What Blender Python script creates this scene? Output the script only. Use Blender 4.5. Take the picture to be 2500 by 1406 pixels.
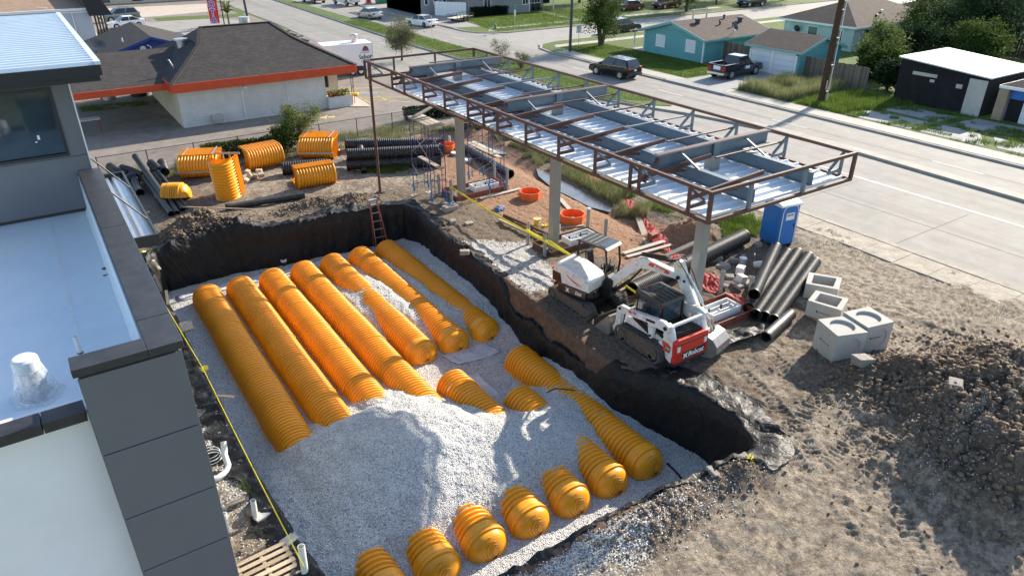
import bpy, math, random
import numpy as np
from mathutils import Vector, Matrix
random.seed(7); rng = np.random.default_rng(7)
for o in list(bpy.data.objects): bpy.data.objects.remove(o)
sc = bpy.context.scene
C = sc.collection
R = math.radians

# ------------------------------------------------------------ camera, sky, sun
# X runs across the road, Y along it (away), Z up; metres
CAMH = 13.5; FPX = 1738.6; CX, CY = 1250.0, 703.0
PIT, YAW = R(27.75), R(33.6)
FW = np.array([math.sin(YAW)*math.cos(PIT), math.cos(YAW)*math.cos(PIT), -math.sin(PIT)])
RT = np.array([math.cos(YAW), -math.sin(YAW), 0.0])
DN = np.cross(FW, RT)
cam = bpy.data.cameras.new('camera'); co = bpy.data.objects.new('camera', cam); C.objects.link(co)
cam.sensor_width = 36; cam.lens = FPX/2500*36; cam.clip_end = 2000; cam.clip_start = .1
co.matrix_world = Matrix(((RT[0], -DN[0], -FW[0], 0), (RT[1], -DN[1], -FW[1], 0), (RT[2], -DN[2], -FW[2], CAMH), (0, 0, 0, 1)))
sc.camera = co
SUN_EL, SUN_AZ = R(25.8), R(75.4)
SD = Vector((math.sin(SUN_AZ)*math.cos(SUN_EL), math.cos(SUN_AZ)*math.cos(SUN_EL), math.sin(SUN_EL)))
w = bpy.data.worlds.new('World'); sc.world = w; w.use_nodes = True
nt = w.node_tree; bg = nt.nodes['Background']
sky = nt.nodes.new('ShaderNodeTexSky'); sky.sky_type = 'NISHITA'; sky.sun_disc = False
sky.sun_elevation = SUN_EL; sky.sun_rotation = SUN_AZ; sky.air_density = 1.0; sky.dust_density = .7; sky.ozone_density = 1.2
nt.links.new(sky.outputs[0], bg.inputs[0]); bg.inputs[1].default_value = .145
sun = bpy.data.lights.new('sun', 'SUN'); sun.energy = 5.0; sun.angle = R(.53); sun.color = (1, .905, .76)
so = bpy.data.objects.new('sun', sun); C.objects.link(so); so.rotation_euler = (-SD).to_track_quat('-Z', 'Y').to_euler(); so.location = (40, 10, 40)
vs = sc.view_settings; vs.view_transform = 'Standard'; vs.look = 'None'; vs.gamma = 1; vs.exposure = .98; vs.use_curve_mapping = False

def W(x, y, z=0.0):
    "photo pixel -> point on the level z"
    d = (x-CX)/FPX*RT + (y-CY)/FPX*DN + FW
    t = (z-CAMH)/d[2]
    return Vector((t*d[0], t*d[1], z))
def PX(X, Y, Z=0.0):
    q = np.array([X, Y, Z-CAMH]); k = q@FW
    return CX+FPX*(q@RT)/k, CY+FPX*(q@DN)/k

# ------------------------------------------------------------ scene bookkeeping
def tag(o, label, cat, group=None, kind=None):
    if label: o['label'] = label
    if cat: o['category'] = cat
    if group: o['group'] = group
    if kind: o['kind'] = kind
    return o
def thing(name, label, cat, loc=(0, 0, 0), rz=0, group=None):
    o = bpy.data.objects.new(name, None); C.objects.link(o); o.empty_display_size = .2
    o.location = loc; o.rotation_euler = (0, 0, rz)
    return tag(o, label, cat, group)
def copy_tree(o, parent=None):
    c = o.copy(); C.objects.link(c); c.parent = parent
    for ch in o.children: copy_tree(ch, c)
    return c
def link(name, me, mat, parent=None, smooth=False):
    if mat is not None and len(me.materials) == 0: me.materials.append(mat)
    if smooth: me.polygons.foreach_set('use_smooth', [True]*len(me.polygons))
    o = bpy.data.objects.new(name, me); C.objects.link(o); o.parent = parent
    return o
def inst(name, src, parent=None, M=None):
    o = bpy.data.objects.new(name, src.data); C.objects.link(o); o.parent = parent
    if M is not None: o.matrix_local = M
    return o
def nmesh(name, v, f, mat, parent=None, smooth=False):
    "numpy mesh: v (n,3), f (m,k)"
    me = bpy.data.meshes.new(name); v = np.asarray(v, np.float32); f = np.asarray(f, np.int32); m, k = f.shape
    me.vertices.add(len(v)); me.vertices.foreach_set('co', v.ravel())
    me.loops.add(m*k); me.loops.foreach_set('vertex_index', f.ravel())
    me.polygons.add(m); me.polygons.foreach_set('loop_start', np.arange(0, m*k, k, dtype=np.int32)); me.polygons.foreach_set('loop_total', np.full(m, k, np.int32))
    me.update(calc_edges=True); me.validate()
    return link(name, me, mat, parent, smooth)

class MB:
    def __init__(s): s.v = []; s.f = []
    def add(s, vs_, fs):
        n = len(s.v); s.v += [tuple(p) for p in vs_]; s.f += [tuple(i+n for i in f) for f in fs]; return s
    def box(s, x0, y0, z0, x1, y1, z1):
        return s.add([(x0,y0,z0),(x1,y0,z0),(x1,y1,z0),(x0,y1,z0),(x0,y0,z1),(x1,y0,z1),(x1,y1,z1),(x0,y1,z1)],
                     [(0,3,2,1),(4,5,6,7),(0,1,5,4),(1,2,6,5),(2,3,7,6),(3,0,4,7)])
    def cbox(s, c, sx, sy, sz, M=None):
        hx, hy, hz = sx/2, sy/2, sz/2; c = Vector(c)
        pts = [Vector((a*hx, b*hy, d*hz)) for d in (-1, 1) for a, b in ((-1,-1),(1,-1),(1,1),(-1,1))]
        if M is not None: pts = [M@p for p in pts]
        return s.add([c+p for p in pts], [(0,3,2,1),(4,5,6,7),(0,1,5,4),(1,2,6,5),(2,3,7,6),(3,0,4,7)])
    def bar(s, p, q, w, h, up=(0,0,1)):
        p, q = Vector(p), Vector(q); d = (q-p).normalized(); u = Vector(up)
        if abs(d.dot(u)) > .98: u = Vector((0,1,0))
        a = d.cross(u).normalized(); b = a.cross(d).normalized()
        pts = [e+a*(i*w/2)+b*(j*h/2) for e in (p, q) for i, j in ((-1,-1),(1,-1),(1,1),(-1,1))]
        return s.add(pts, [(0,1,2,3),(7,6,5,4),(0,4,5,1),(1,5,6,2),(2,6,7,3),(3,7,4,0)])
    def ibeam(s, p, q, w, h, t=.02, up=(0,0,1)):
        p, q, u = Vector(p), Vector(q), Vector(up)
        s.bar(p, q, t, h-2*t, up); s.bar(p+u*(h/2-t/2), q+u*(h/2-t/2), w, t, up); s.bar(p-u*(h/2-t/2), q-u*(h/2-t/2), w, t, up); return s
    def cyl(s, p, q, r, r2=None, n=12, cap=True):
        p, q = Vector(p), Vector(q); r2 = r if r2 is None else r2; d = (q-p).normalized()
        u = Vector((0,0,1)) if abs(d.z) < .95 else Vector((1,0,0)); a = d.cross(u).normalized(); b = d.cross(a)
        vv = [e+(a*math.cos(2*math.pi*i/n)+b*math.sin(2*math.pi*i/n))*rr for e, rr in ((p, r), (q, r2)) for i in range(n)]
        ff = [(i, (i+1) % n, n+(i+1) % n, n+i) for i in range(n)]
        if cap: ff += [tuple(range(n-1, -1, -1)), tuple(range(n, 2*n))]
        return s.add(vv, ff)
    def pipe(s, p, q, r, ri, n=16):
        "hollow pipe"
        p, q = Vector(p), Vector(q); d = (q-p).normalized(); u = Vector((0,0,1)) if abs(d.z) < .95 else Vector((1,0,0))
        a = d.cross(u).normalized(); b = d.cross(a); vv = []
        for e, rr in ((p, r), (q, r), (q, ri), (p, ri)):
            vv += [e+(a*math.cos(2*math.pi*i/n)+b*math.sin(2*math.pi*i/n))*rr for i in range(n)]
        ff = [(k*n+i, k*n+(i+1) % n, ((k+1) % 4)*n+(i+1) % n, ((k+1) % 4)*n+i) for k in range(4) for i in range(n)]
        return s.add(vv, ff)
    def tube(s, pts, r, n=8, cap=True):
        pts = [Vector(p) for p in pts]; m = len(pts); rs = r if isinstance(r, (list, tuple)) else [r]*m; vv = []; ref = None
        for i, p in enumerate(pts):
            d = (pts[min(i+1, m-1)]-pts[max(i-1, 0)]).normalized()
            if ref is None: ref = Vector((0,0,1)) if abs(d.z) < .9 else Vector((1,0,0))
            a = d.cross(ref).normalized(); b = a.cross(d).normalized(); ref = b
            vv += [p+(a*math.cos(2*math.pi*k/n)+b*math.sin(2*math.pi*k/n))*rs[i] for k in range(n)]
        ff = [(i*n+k, i*n+(k+1) % n, (i+1)*n+(k+1) % n, (i+1)*n+k) for i in range(m-1) for k in range(n)]
        if cap: ff += [tuple(range(n-1, -1, -1)), tuple(range((m-1)*n, m*n))]
        return s.add(vv, ff)
    def prism(s, poly, a, b, axis='z'):
        "polygon extruded along an axis; poly in the two other axes (x: y,z  y: x,z  z: x,y)"
        f = {'z': lambda u, v, t: (u, v, t), 'y': lambda u, v, t: (u, t, v), 'x': lambda u, v, t: (t, u, v)}[axis]; n = len(poly)
        return s.add([f(u, v, a) for u, v in poly]+[f(u, v, b) for u, v in poly],
                     [tuple(range(n)), tuple(range(2*n-1, n-1, -1))]+[(i, i+n, (i+1) % n+n, (i+1) % n) for i in range(n)])
    def lathe(s, prof, c=(0,0,0), n=16):
        c = Vector(c); m = len(prof); vv = [c+Vector((r*math.cos(2*math.pi*k/n), r*math.sin(2*math.pi*k/n), z)) for r, z in prof for k in range(n)]
        ff = [(i*n+k, i*n+(k+1) % n, (i+1)*n+(k+1) % n, (i+1)*n+k) for i in range(m-1) for k in range(n)]
        ff += [tuple(range(n-1, -1, -1)), tuple(range((m-1)*n, m*n))]
        return s.add(vv, ff)
    def quad(s, *p): return s.add(p, [tuple(range(len(p)))])
    def slab(s, pts, t):
        "planar polygon given a thickness downwards along its normal"
        pts = [Vector(p) for p in pts]; nrm = (pts[1]-pts[0]).cross(pts[2]-pts[0]).normalized()
        if nrm.z < 0: nrm = -nrm
        n = len(pts); return s.add(pts+[p-nrm*t for p in pts], [tuple(range(n)), tuple(range(2*n-1, n-1, -1))]+[(i, i+n, (i+1) % n+n, (i+1) % n) for i in range(n)])
    def xf(s, M): s.v = [tuple(M@Vector(p)) for p in s.v]; return s
    def build(s, name, mat, parent=None, smooth=False, bevel=0):
        me = bpy.data.meshes.new(name); me.from_pydata([tuple(p) for p in s.v], [], s.f)
        import bmesh
        bm = bmesh.new(); bm.from_mesh(me); bmesh.ops.recalc_face_normals(bm, faces=bm.faces); bm.to_mesh(me); bm.free()
        o = link(name, me, mat, parent, False)
        if smooth:
            me.polygons.foreach_set('use_smooth', [True]*len(me.polygons)); me.set_sharp_from_angle(angle=R(40))
        if bevel:
            md = o.modifiers.new('bevel', 'BEVEL'); md.width = bevel; md.segments = 2; md.limit_method = 'ANGLE'
        return o
def B(name, mat, parent, *boxes, bevel=0):
    m = MB()
    for b in boxes: m.box(*b)
    return m.build(name, mat, parent, bevel=bevel)
TXT = []
def text(name, s, size, mat, parent, M, ext=.003, shear=0, align='CENTER', bold=0):
    cu = bpy.data.curves.new('txt', 'FONT'); cu.body = s; cu.size = size; cu.extrude = ext; cu.align_x = align; cu.align_y = 'CENTER'; cu.shear = shear; cu.offset = bold; cu.resolution_u = 2
    o = bpy.data.objects.new('txt', cu); C.objects.link(o); TXT.append((o, name, mat, parent, M))
def flush_text():
    dg = bpy.context.evaluated_depsgraph_get(); dg.update(); out = [bpy.data.meshes.new_from_object(t[0].evaluated_get(dg)) for t in TXT]
    for me, (o, name, mat, parent, M) in zip(out, TXT):
        bpy.data.objects.remove(o); me.materials.clear(); t = link(name, me, mat, parent); t.matrix_local = M
def frame_M(o, x, y):
    "matrix with origin o, local x and y axes"
    x = Vector(x).normalized(); y = Vector(y).normalized(); z = x.cross(y)
    return Matrix(((x[0], y[0], z[0], o[0]), (x[1], y[1], z[1], o[1]), (x[2], y[2], z[2], o[2]), (0, 0, 0, 1)))

# ------------------------------------------------------------ numpy noise
def lattice(seed): return np.random.default_rng(seed).random((256, 256))
LAT = [lattice(i) for i in range(6)]
def vnoise(x, y, s=0):
    L = LAT[s % 6]; xi = np.floor(x).astype(int); yi = np.floor(y).astype(int); fx = x-xi; fy = y-yi
    fx = fx*fx*(3-2*fx); fy = fy*fy*(3-2*fy); a = L[xi & 255, yi & 255]; b = L[(xi+1) & 255, yi & 255]; c = L[xi & 255, (yi+1) & 255]; d = L[(xi+1) & 255, (yi+1) & 255]
    return (a*(1-fx)+b*fx)*(1-fy)+(c*(1-fx)+d*fx)*fy
def fbm(x, y, o=4, s=0, g=.5):
    r = 0; a = 1; t = 0
    for i in range(o): r = r+a*vnoise(x*2**i+17*i, y*2**i+31*i, s+i); t += a; a *= g
    return r/t*2-1
def inpoly(P, x, y):
    P = np.asarray([(p[0], p[1]) for p in P]); r = np.zeros(np.shape(x), bool); j = len(P)-1
    for i in range(len(P)):
        xi, yi = P[i]; xj, yj = P[j]
        r ^= ((yi > y) != (yj > y)) & (x < (xj-xi)*(y-yi)/((yj-yi)+1e-12)+xi); j = i
    return r
def sdist(P, x, y):
    "signed distance to polygon, negative inside"
    P = np.asarray([(p[0], p[1]) for p in P]); d = np.full(np.shape(x), 1e9)
    for i in range(len(P)):
        a = P[i]; b = P[(i+1) % len(P)]; e = b-a; t = np.clip(((x-a[0])*e[0]+(y-a[1])*e[1])/(e@e), 0, 1)
        d = np.minimum(d, np.hypot(x-a[0]-t*e[0], y-a[1]-t*e[1]))
    return np.where(inpoly(P, x, y), -d, d)
def sstep(a, b, x):
    t = np.clip((x-a)/(b-a), 0, 1); return t*t*(3-2*t)

# ------------------------------------------------------------ materials
def srgb(r, g, b): return tuple(((c/255)/12.92 if c/255 <= .04045 else ((c/255+.055)/1.055)**2.4) for c in (r, g, b))
class NM:
    def __init__(s, name):
        s.m = bpy.data.materials.new(name); s.m.use_nodes = True; s.t = s.m.node_tree; s.b = s.t.nodes['Principled BSDF']
        s.tc = s.t.nodes.new('ShaderNodeTexCoord').outputs['Object']
    def n(s, typ, **kw):
        nd = s.t.nodes.new('ShaderNode'+typ)
        for k, v in kw.items():
            if k.startswith('i_'):
                nd.inputs[k[2:].replace('_', ' ')].default_value = v
            else: setattr(nd, k, v)
        return nd
    def l(s, a, b): s.t.links.new(a, b)
    def noise(s, scale, detail=5, rough=.6, vec=None, dist=0):
        nd = s.n('TexNoise'); nd.inputs['Scale'].default_value = scale; nd.inputs['Detail'].default_value = detail; nd.inputs['Roughness'].default_value = rough; nd.inputs['Distortion'].default_value = dist
        s.l(vec or s.tc, nd.inputs['Vector']); return nd.outputs['Fac']
    def ramp(s, fac, stops):
        nd = s.n('ValToRGB'); el = nd.color_ramp.elements
        while len(el) < len(stops): el.new(.5)
        for e, (p, c) in zip(el, stops): e.position = p; e.color = (*c, 1) if len(c) == 3 else c
        s.l(fac, nd.inputs[0]); return nd.outputs[0]
    def mix(s, fac, a, b, mode='MIX'):
        nd = s.n('MixRGB', blend_type=mode)
        for i, v in ((0, fac), (1, a), (2, b)):
            if isinstance(v, (int, float)): nd.inputs[i].default_value = v
            elif isinstance(v, tuple): nd.inputs[i].default_value = (*v[:3], 1)
            else: s.l(v, nd.inputs[i])
        return nd.outputs[0]
    def math(s, op, a, b=0.0):
        nd = s.n('Math', operation=op)
        for i, v in ((0, a), (1, b)):
            if isinstance(v, (int, float)): nd.inputs[i].default_value = v
            else: s.l(v, nd.inputs[i])
        return nd.outputs[0]
    def sep(s, vec=None):
        nd = s.n('SeparateXYZ'); s.l(vec or s.tc, nd.inputs[0]); return nd.outputs
    def comb(s, x, y, z=0.0):
        nd = s.n('CombineXYZ')
        for i, v in enumerate((x, y, z)):
            if isinstance(v, (int, float)): nd.inputs[i].default_value = v
            else: s.l(v, nd.inputs[i])
        return nd.outputs[0]
    def bump(s, h, strength=.5, dist=.02, prev=None):
        nd = s.n('Bump'); nd.inputs['Strength'].default_value = strength; nd.inputs['Distance'].default_value = dist; s.l(h, nd.inputs['Height'])
        if prev: s.l(prev, nd.inputs['Normal'])
        return nd.outputs[0]
    def vor(s, scale, feature='F1', out='Distance', vec=None, rnd=1.0):
        nd = s.n('TexVoronoi', feature=feature); nd.inputs['Scale'].default_value = scale; nd.inputs['Randomness'].default_value = rnd; s.l(vec or s.tc, nd.inputs['Vector']); return nd.outputs[out]
    def done(s, col=None, rough=None, normal=None, metal=None, spec=None):
        for k, v in (('Base Color', col), ('Roughness', rough), ('Normal', normal), ('Metallic', metal), ('Specular IOR Level', spec)):
            if v is None: continue
            if isinstance(v, (int, float)): s.b.inputs[k].default_value = v
            elif isinstance(v, tuple): s.b.inputs[k].default_value = (*v, 1)
            else: s.l(v, s.b.inputs[k])
        return s.m
def paint(name, col, rough=.5, var=.12, vsc=2.0, metal=0.0, bump=0.0, bsc=60.0, dirt=None, dirt_amt=.45, coat=0.0, spec=.5):
    n = NM(name); f = n.noise(vsc, 6, .65)
    a = tuple(max(0, c*(1-var)) for c in col); b = tuple(min(1, c*(1+var)) for c in col)
    c = n.ramp(f, [(.3, a), (.7, b)])
    rgh = n.math('ADD', n.math('MULTIPLY', n.noise(vsc*4, 4), .25), rough-.12)
    if dirt:
        d = n.ramp(n.noise(vsc*1.7, 8, .75), [(1-dirt_amt-.12, (0,0,0)), (1-dirt_amt+.14, (1,1,1))]); c = n.mix(d, c, dirt)
    nr = n.bump(n.noise(bsc, 4), bump, .01) if bump else None
    if coat: n.b.inputs['Coat Weight'].default_value = coat
    return n.done(c, rgh, nr, metal, spec)
MC = {}
def m(key):
    if key not in MC: MC[key] = MDEF[key]()
    return MC[key]
def mat_gravel(name='white_gravel'):
    n = NM(name); v = n.vor(26); cell = n.vor(26, out='Color'); v2 = n.vor(55)
    g = n.sep(cell)[0]; c = n.ramp(g, [(0, (.44,.435,.425)), (.45, (.66,.65,.63)), (1, (.82,.81,.785))])
    c = n.mix(n.ramp(v, [(.0, (1,1,1)), (.55, (.9,.9,.9)), (.9, (.5,.5,.5))]), (0,0,0), c)  # gaps between stones darkened towards black, crevice shade put into the colour
    big = n.ramp(n.noise(.5, 6), [(.35, (.86,.85,.83)), (.65, (1,1,1))]); c = n.mix(1.0, c, big, 'MULTIPLY')
    nr = n.bump(n.math('SUBTRACT', 1.0, v), .85, .04); nr = n.bump(n.noise(9, 6), .4, .06, nr)
    return n.done(c, .85, nr, spec=.3)
def mat_site():
    n = NM('site_soil'); at = n.n('VertexColor'); at.layer_name = 'mask'; s = n.sep(at.outputs[0])
    f1 = n.noise(.9, 8, .68); f2 = n.noise(7, 6, .7); f3 = n.noise(40, 4, .6)
    soil = n.ramp(f2, [(.25, (.085,.064,.047)), (.5, (.205,.158,.117)), (.78, (.36,.29,.22))])
    pale = n.ramp(f2, [(.25, (.26,.205,.15)), (.55, (.48,.40,.305)), (.8, (.64,.55,.44))])
    pf = n.ramp(n.math('ADD', n.math('MULTIPLY', s[2], 1.1), n.math('MULTIPLY', n.math('SUBTRACT', f1, .5), 1.5)), [(.33, (0,0,0)), (.62, (1,1,1))])
    dk = n.ramp(n.noise(3.2, 8, .78), [(.46, (0,0,0)), (.62, (.85,.85,.85))]); pale = n.mix(dk, pale, (.13,.098,.07))
    c = n.mix(pf, soil, pale)
    sand = n.ramp(f2, [(.2, (.25,.135,.08)), (.55, (.40,.235,.145)), (.85, (.52,.33,.22))])
    sf = n.ramp(n.math('ADD', s[0], n.math('MULTIPLY', n.math('SUBTRACT', f2, .5), .8)), [(.38, (0,0,0)), (.62, (1,1,1))])
    c = n.mix(sf, c, sand)
    gcell = n.sep(n.vor(24, out='Color'))[0]; gc = n.ramp(gcell, [(0, (.30,.30,.30)), (.5, (.55,.54,.52)), (1, (.78,.77,.75))])
    gf = n.ramp(n.math('ADD', s[1], n.math('ADD', n.math('MULTIPLY', n.math('SUBTRACT', f2, .5), .9), n.math('MULTIPLY', n.math('SUBTRACT', gcell, .5), .6))), [(.46, (0,0,0)), (.54, (1,1,1))])
    c = n.mix(gf, c, gc)
    sp = n.ramp(n.vor(17, out='Distance'), [(.0, (1,1,1)), (.06, (1,1,1)), (.09, (0,0,0))]); spk = n.mix(n.math('MULTIPLY', sp, n.ramp(n.noise(1.3, 4), [(.5, (0,0,0)), (.6, (1,1,1))])), c, (.7,.69,.66))
    h = n.math('ADD', n.math('MULTIPLY', f3, .45), n.math('ADD', f2, n.noise(18, 5, .7))); nr = n.bump(h, 1.0, .10); nr = n.bump(n.noise(90, 3), .6, .02, nr)
    return n.done(spk, .92, nr, spec=.25)
def mat_soil(name, a, b, sc_=9.0):
    n = NM(name); f = n.noise(sc_, 8, .7); c = n.ramp(f, [(.25, a), (.75, b)]); nr = n.bump(f, 1.0, .08); nr = n.bump(n.noise(sc_*8, 4), .6, .02, nr)
    return n.done(c, .92, nr, spec=.25)
def mat_concrete(name, col, var=.12, streak=None, joint=None, oil=.0):
    n = NM(name); f = n.noise(1.1, 8, .65); f2 = n.noise(22, 4)
    c = n.ramp(f, [(.3, tuple(k*(1-var) for k in col)), (.7, tuple(k*(1+var) for k in col))])
    c = n.mix(n.math('MULTIPLY', n.math('SUBTRACT', f2, .35), .35), c, tuple(k*.55 for k in col))
    if streak:
        x, y, z = n.sep(); sv = n.comb(n.math('MULTIPLY', x, streak), n.math('MULTIPLY', y, .035), 0.0)
        st = n.noise(1.0, 5, .6, vec=sv); c = n.mix(n.ramp(st, [(.45, (0,0,0)), (.7, (.55,.55,.55))]), c, tuple(k*.62 for k in col))
    if oil: c = n.mix(n.ramp(n.noise(.35, 6, .7), [(.52, (0,0,0)), (.7, (oil,)*3)]), c, tuple(k*.42 for k in col))
    return n.done(c, .82, n.bump(n.noise(70, 4), .35, .012), spec=.35)
def mat_shingle(name, a, b):
    n = NM(name); g = n.n('NewGeometry'); x, y, z = n.sep(); nx, ny, nz = n.sep(g.outputs['True Normal'])
    k = n.math('GREATER_THAN', n.math('ABSOLUTE', nx), n.math('ABSOLUTE', ny))
    vec = n.n('MixRGB'); n.l(k, vec.inputs[0]); n.l(n.comb(x, n.math('MULTIPLY', y, 1.05)), vec.inputs[1]); n.l(n.comb(y, n.math('MULTIPLY', x, 1.05)), vec.inputs[2])
    br = n.n('TexBrick'); n.l(vec.outputs[0], br.inputs['Vector']); br.inputs['Scale'].default_value = 1; br.inputs['Brick Width'].default_value = .34; br.inputs['Row Height'].default_value = .15; br.inputs['Mortar Size'].default_value = .012; br.inputs['Bias'].default_value = -.1
    br.inputs['Color1'].default_value = (*a, 1); br.inputs['Color2'].default_value = (*b, 1); br.inputs['Mortar'].default_value = (*[c*.35 for c in a], 1)
    c = n.mix(n.ramp(n.noise(.7, 7, .7), [(.35, (0,0,0)), (.7, (.55,.55,.55))]), br.outputs[0], tuple(k*.55 for k in a))
    return n.done(c, .93, n.bump(br.outputs['Fac'], -.6, .02), spec=.25)
def mat_siding(name, col, pitch=.18, axis=2, depth=.9, var=.1):
    n = NM(name); p = n.sep(); fr = n.math('FRACT', n.math('DIVIDE', p[axis], pitch)); f = n.noise(1.5, 6, .65)
    c = n.ramp(f, [(.3, tuple(k*(1-var) for k in col)), (.7, tuple(k*(1+var) for k in col))])
    ln = n.ramp(fr, [(0, (.45,.45,.45)), (.07, (1,1,1)), (1, (1,1,1))]); c = n.mix(1.0, c, ln, 'MULTIPLY')
    return n.done(c, .75, n.bump(fr, depth, .02), spec=.35)
def mat_leaf(name, a, b):
    n = NM(name); g = n.n('NewGeometry'); r = g.outputs['Random Per Island']; c = n.ramp(r, [(0, a), (1, b)])
    c = n.mix(n.ramp(n.noise(.8, 4), [(.35, (0,0,0)), (.7, (.6,.6,.6))]), c, tuple(k*.6 for k in a))
    n.b.inputs['Subsurface Weight'].default_value = 0
    tr = n.n('BsdfTranslucent'); n.l(c, tr.inputs[0]); ms = n.n('MixShader'); ms.inputs[0].default_value = .35
    n.done(c, .8, spec=.12); n.l(n.b.outputs[0], ms.inputs[1]); n.l(tr.outputs[0], ms.inputs[2]); n.l(ms.outputs[0], n.t.nodes['Material Output'].inputs[0]); return n.m
def mat_glass(name, col=(.02,.03,.035), rough=.06):
    n = NM(name); f = n.noise(1.2, 3); return n.done(n.ramp(f, [(.3, col), (.8, tuple(c*1.6+.004 for c in col))]), rough, spec=.8)
def mat_fabric(name, a, b, rough=.55, bs=7.0, gravel=False):
    n = NM(name); f = n.noise(3, 7, .7); c = n.ramp(f, [(.3, a), (.75, b)])
    d = n.ramp(n.noise(.9, 8, .75), [(.60, (0,0,0)), (.8, (.28,.28,.28))]); c = n.mix(d, c, (.13,.11,.09))
    x, y, z = n.sep(); nr = n.bump(n.noise(3.2, 3, .5, vec=n.comb(n.math('ADD', x, n.math('MULTIPLY', z, .3)), n.math('ADD', y, n.math('MULTIPLY', z, .25)), n.math('MULTIPLY', z, .25)), dist=.7), .8, .12)
    return n.done(c, rough, nr, spec=.3)
def mat_clear(name, col=(.85,.88,.9), alpha=.35):
    n = NM(name); tr = n.n('BsdfTransparent'); ms = n.n('MixShader'); f = n.ramp(n.noise(9, 6, .7, dist=1.5), [(.35, (alpha*.45,)*3), (.7, (min(1, alpha*1.9),)*3)])
    n.l(f, ms.inputs[0]); n.done(col, .25, n.bump(n.noise(9, 3, .5, dist=1.5), .5, .03), spec=.6); n.l(tr.outputs[0], ms.inputs[1]); n.l(n.b.outputs[0], ms.inputs[2]); n.l(ms.outputs[0], n.t.nodes['Material Output'].inputs[0]); return n.m
def mat_chain():
    n = NM('chain_link_wire'); x, y, z = n.sep(); a = n.math('FRACT', n.math('MULTIPLY', n.math('ADD', x, z), 12.0)); b = n.math('FRACT', n.math('MULTIPLY', n.math('SUBTRACT', x, z), 12.0))
    k = n.math('MAXIMUM', n.math('LESS_THAN', a, .1), n.math('LESS_THAN', b, .1)); tr = n.n('BsdfTransparent'); ms = n.n('MixShader'); n.l(k, ms.inputs[0])
    n.done((.22,.22,.22), .5, metal=.7); n.l(tr.outputs[0], ms.inputs[1]); n.l(n.b.outputs[0], ms.inputs[2]); n.l(ms.outputs[0], n.t.nodes['Material Output'].inputs[0]); return n.m
def mat_membrane():
    n = NM('roof_membrane'); f = n.noise(1.3, 7, .7); c = n.ramp(f, [(.3, (.70,.77,.83)), (.7, (.78,.84,.88))])
    x, y, z = n.sep(); sv = n.comb(n.math('MULTIPLY', x, 3.0), n.math('MULTIPLY', y, .8)); d = n.ramp(n.noise(2.2, 9, .8, vec=sv), [(.62, (0,0,0)), (.72, (.7,.7,.7))])
    c = n.mix(d, c, (.33,.33,.33)); return n.done(c, .42, n.bump(n.noise(3, 5), .3, .03), spec=.5)
def mat_coping():
    n = NM('charcoal_coping'); s = n.ramp(n.vor(60, out='Distance'), [(.0, (1,1,1)), (.12, (1,1,1)), (.2, (0,0,0))]); k = n.math('MULTIPLY', s, n.ramp(n.noise(14, 4), [(.5, (0,0,0)), (.65, (1,1,1))]))
    c = n.ramp(n.noise(3, 6), [(.3, (.022,.022,.025)), (.7, (.045,.045,.05))]); return n.done(n.mix(k, c, (.3,.3,.31)), .42, n.bump(n.noise(90, 3), .5, .006), spec=.5)
def mat_water():
    n = NM('puddle_water'); c = n.ramp(n.noise(1.5, 4), [(.3, (.10,.095,.08)), (.7, (.17,.16,.14))]); return n.done(c, .06, n.bump(n.noise(5, 3), .12, .02), spec=.9)
def mat_fence(name='weathered_fence_board', a=(.11,.085,.065), b=(.24,.195,.155)):
    n = NM(name); oi = n.n('ObjectInfo'); x, y, z = n.sep(); v = n.comb(n.math('MULTIPLY', x, 9.0), n.math('MULTIPLY', y, 9.0), n.math('MULTIPLY', z, 1.2))
    f = n.noise(1.6, 7, .7, vec=v); r = n.math('ADD', n.math('MULTIPLY', f, .7), n.math('MULTIPLY', oi.outputs['Random'], .35)); c = n.ramp(r, [(.3, a), (.8, b)])
    return n.done(c, .9, n.bump(f, .5, .01), spec=.2)
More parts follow.
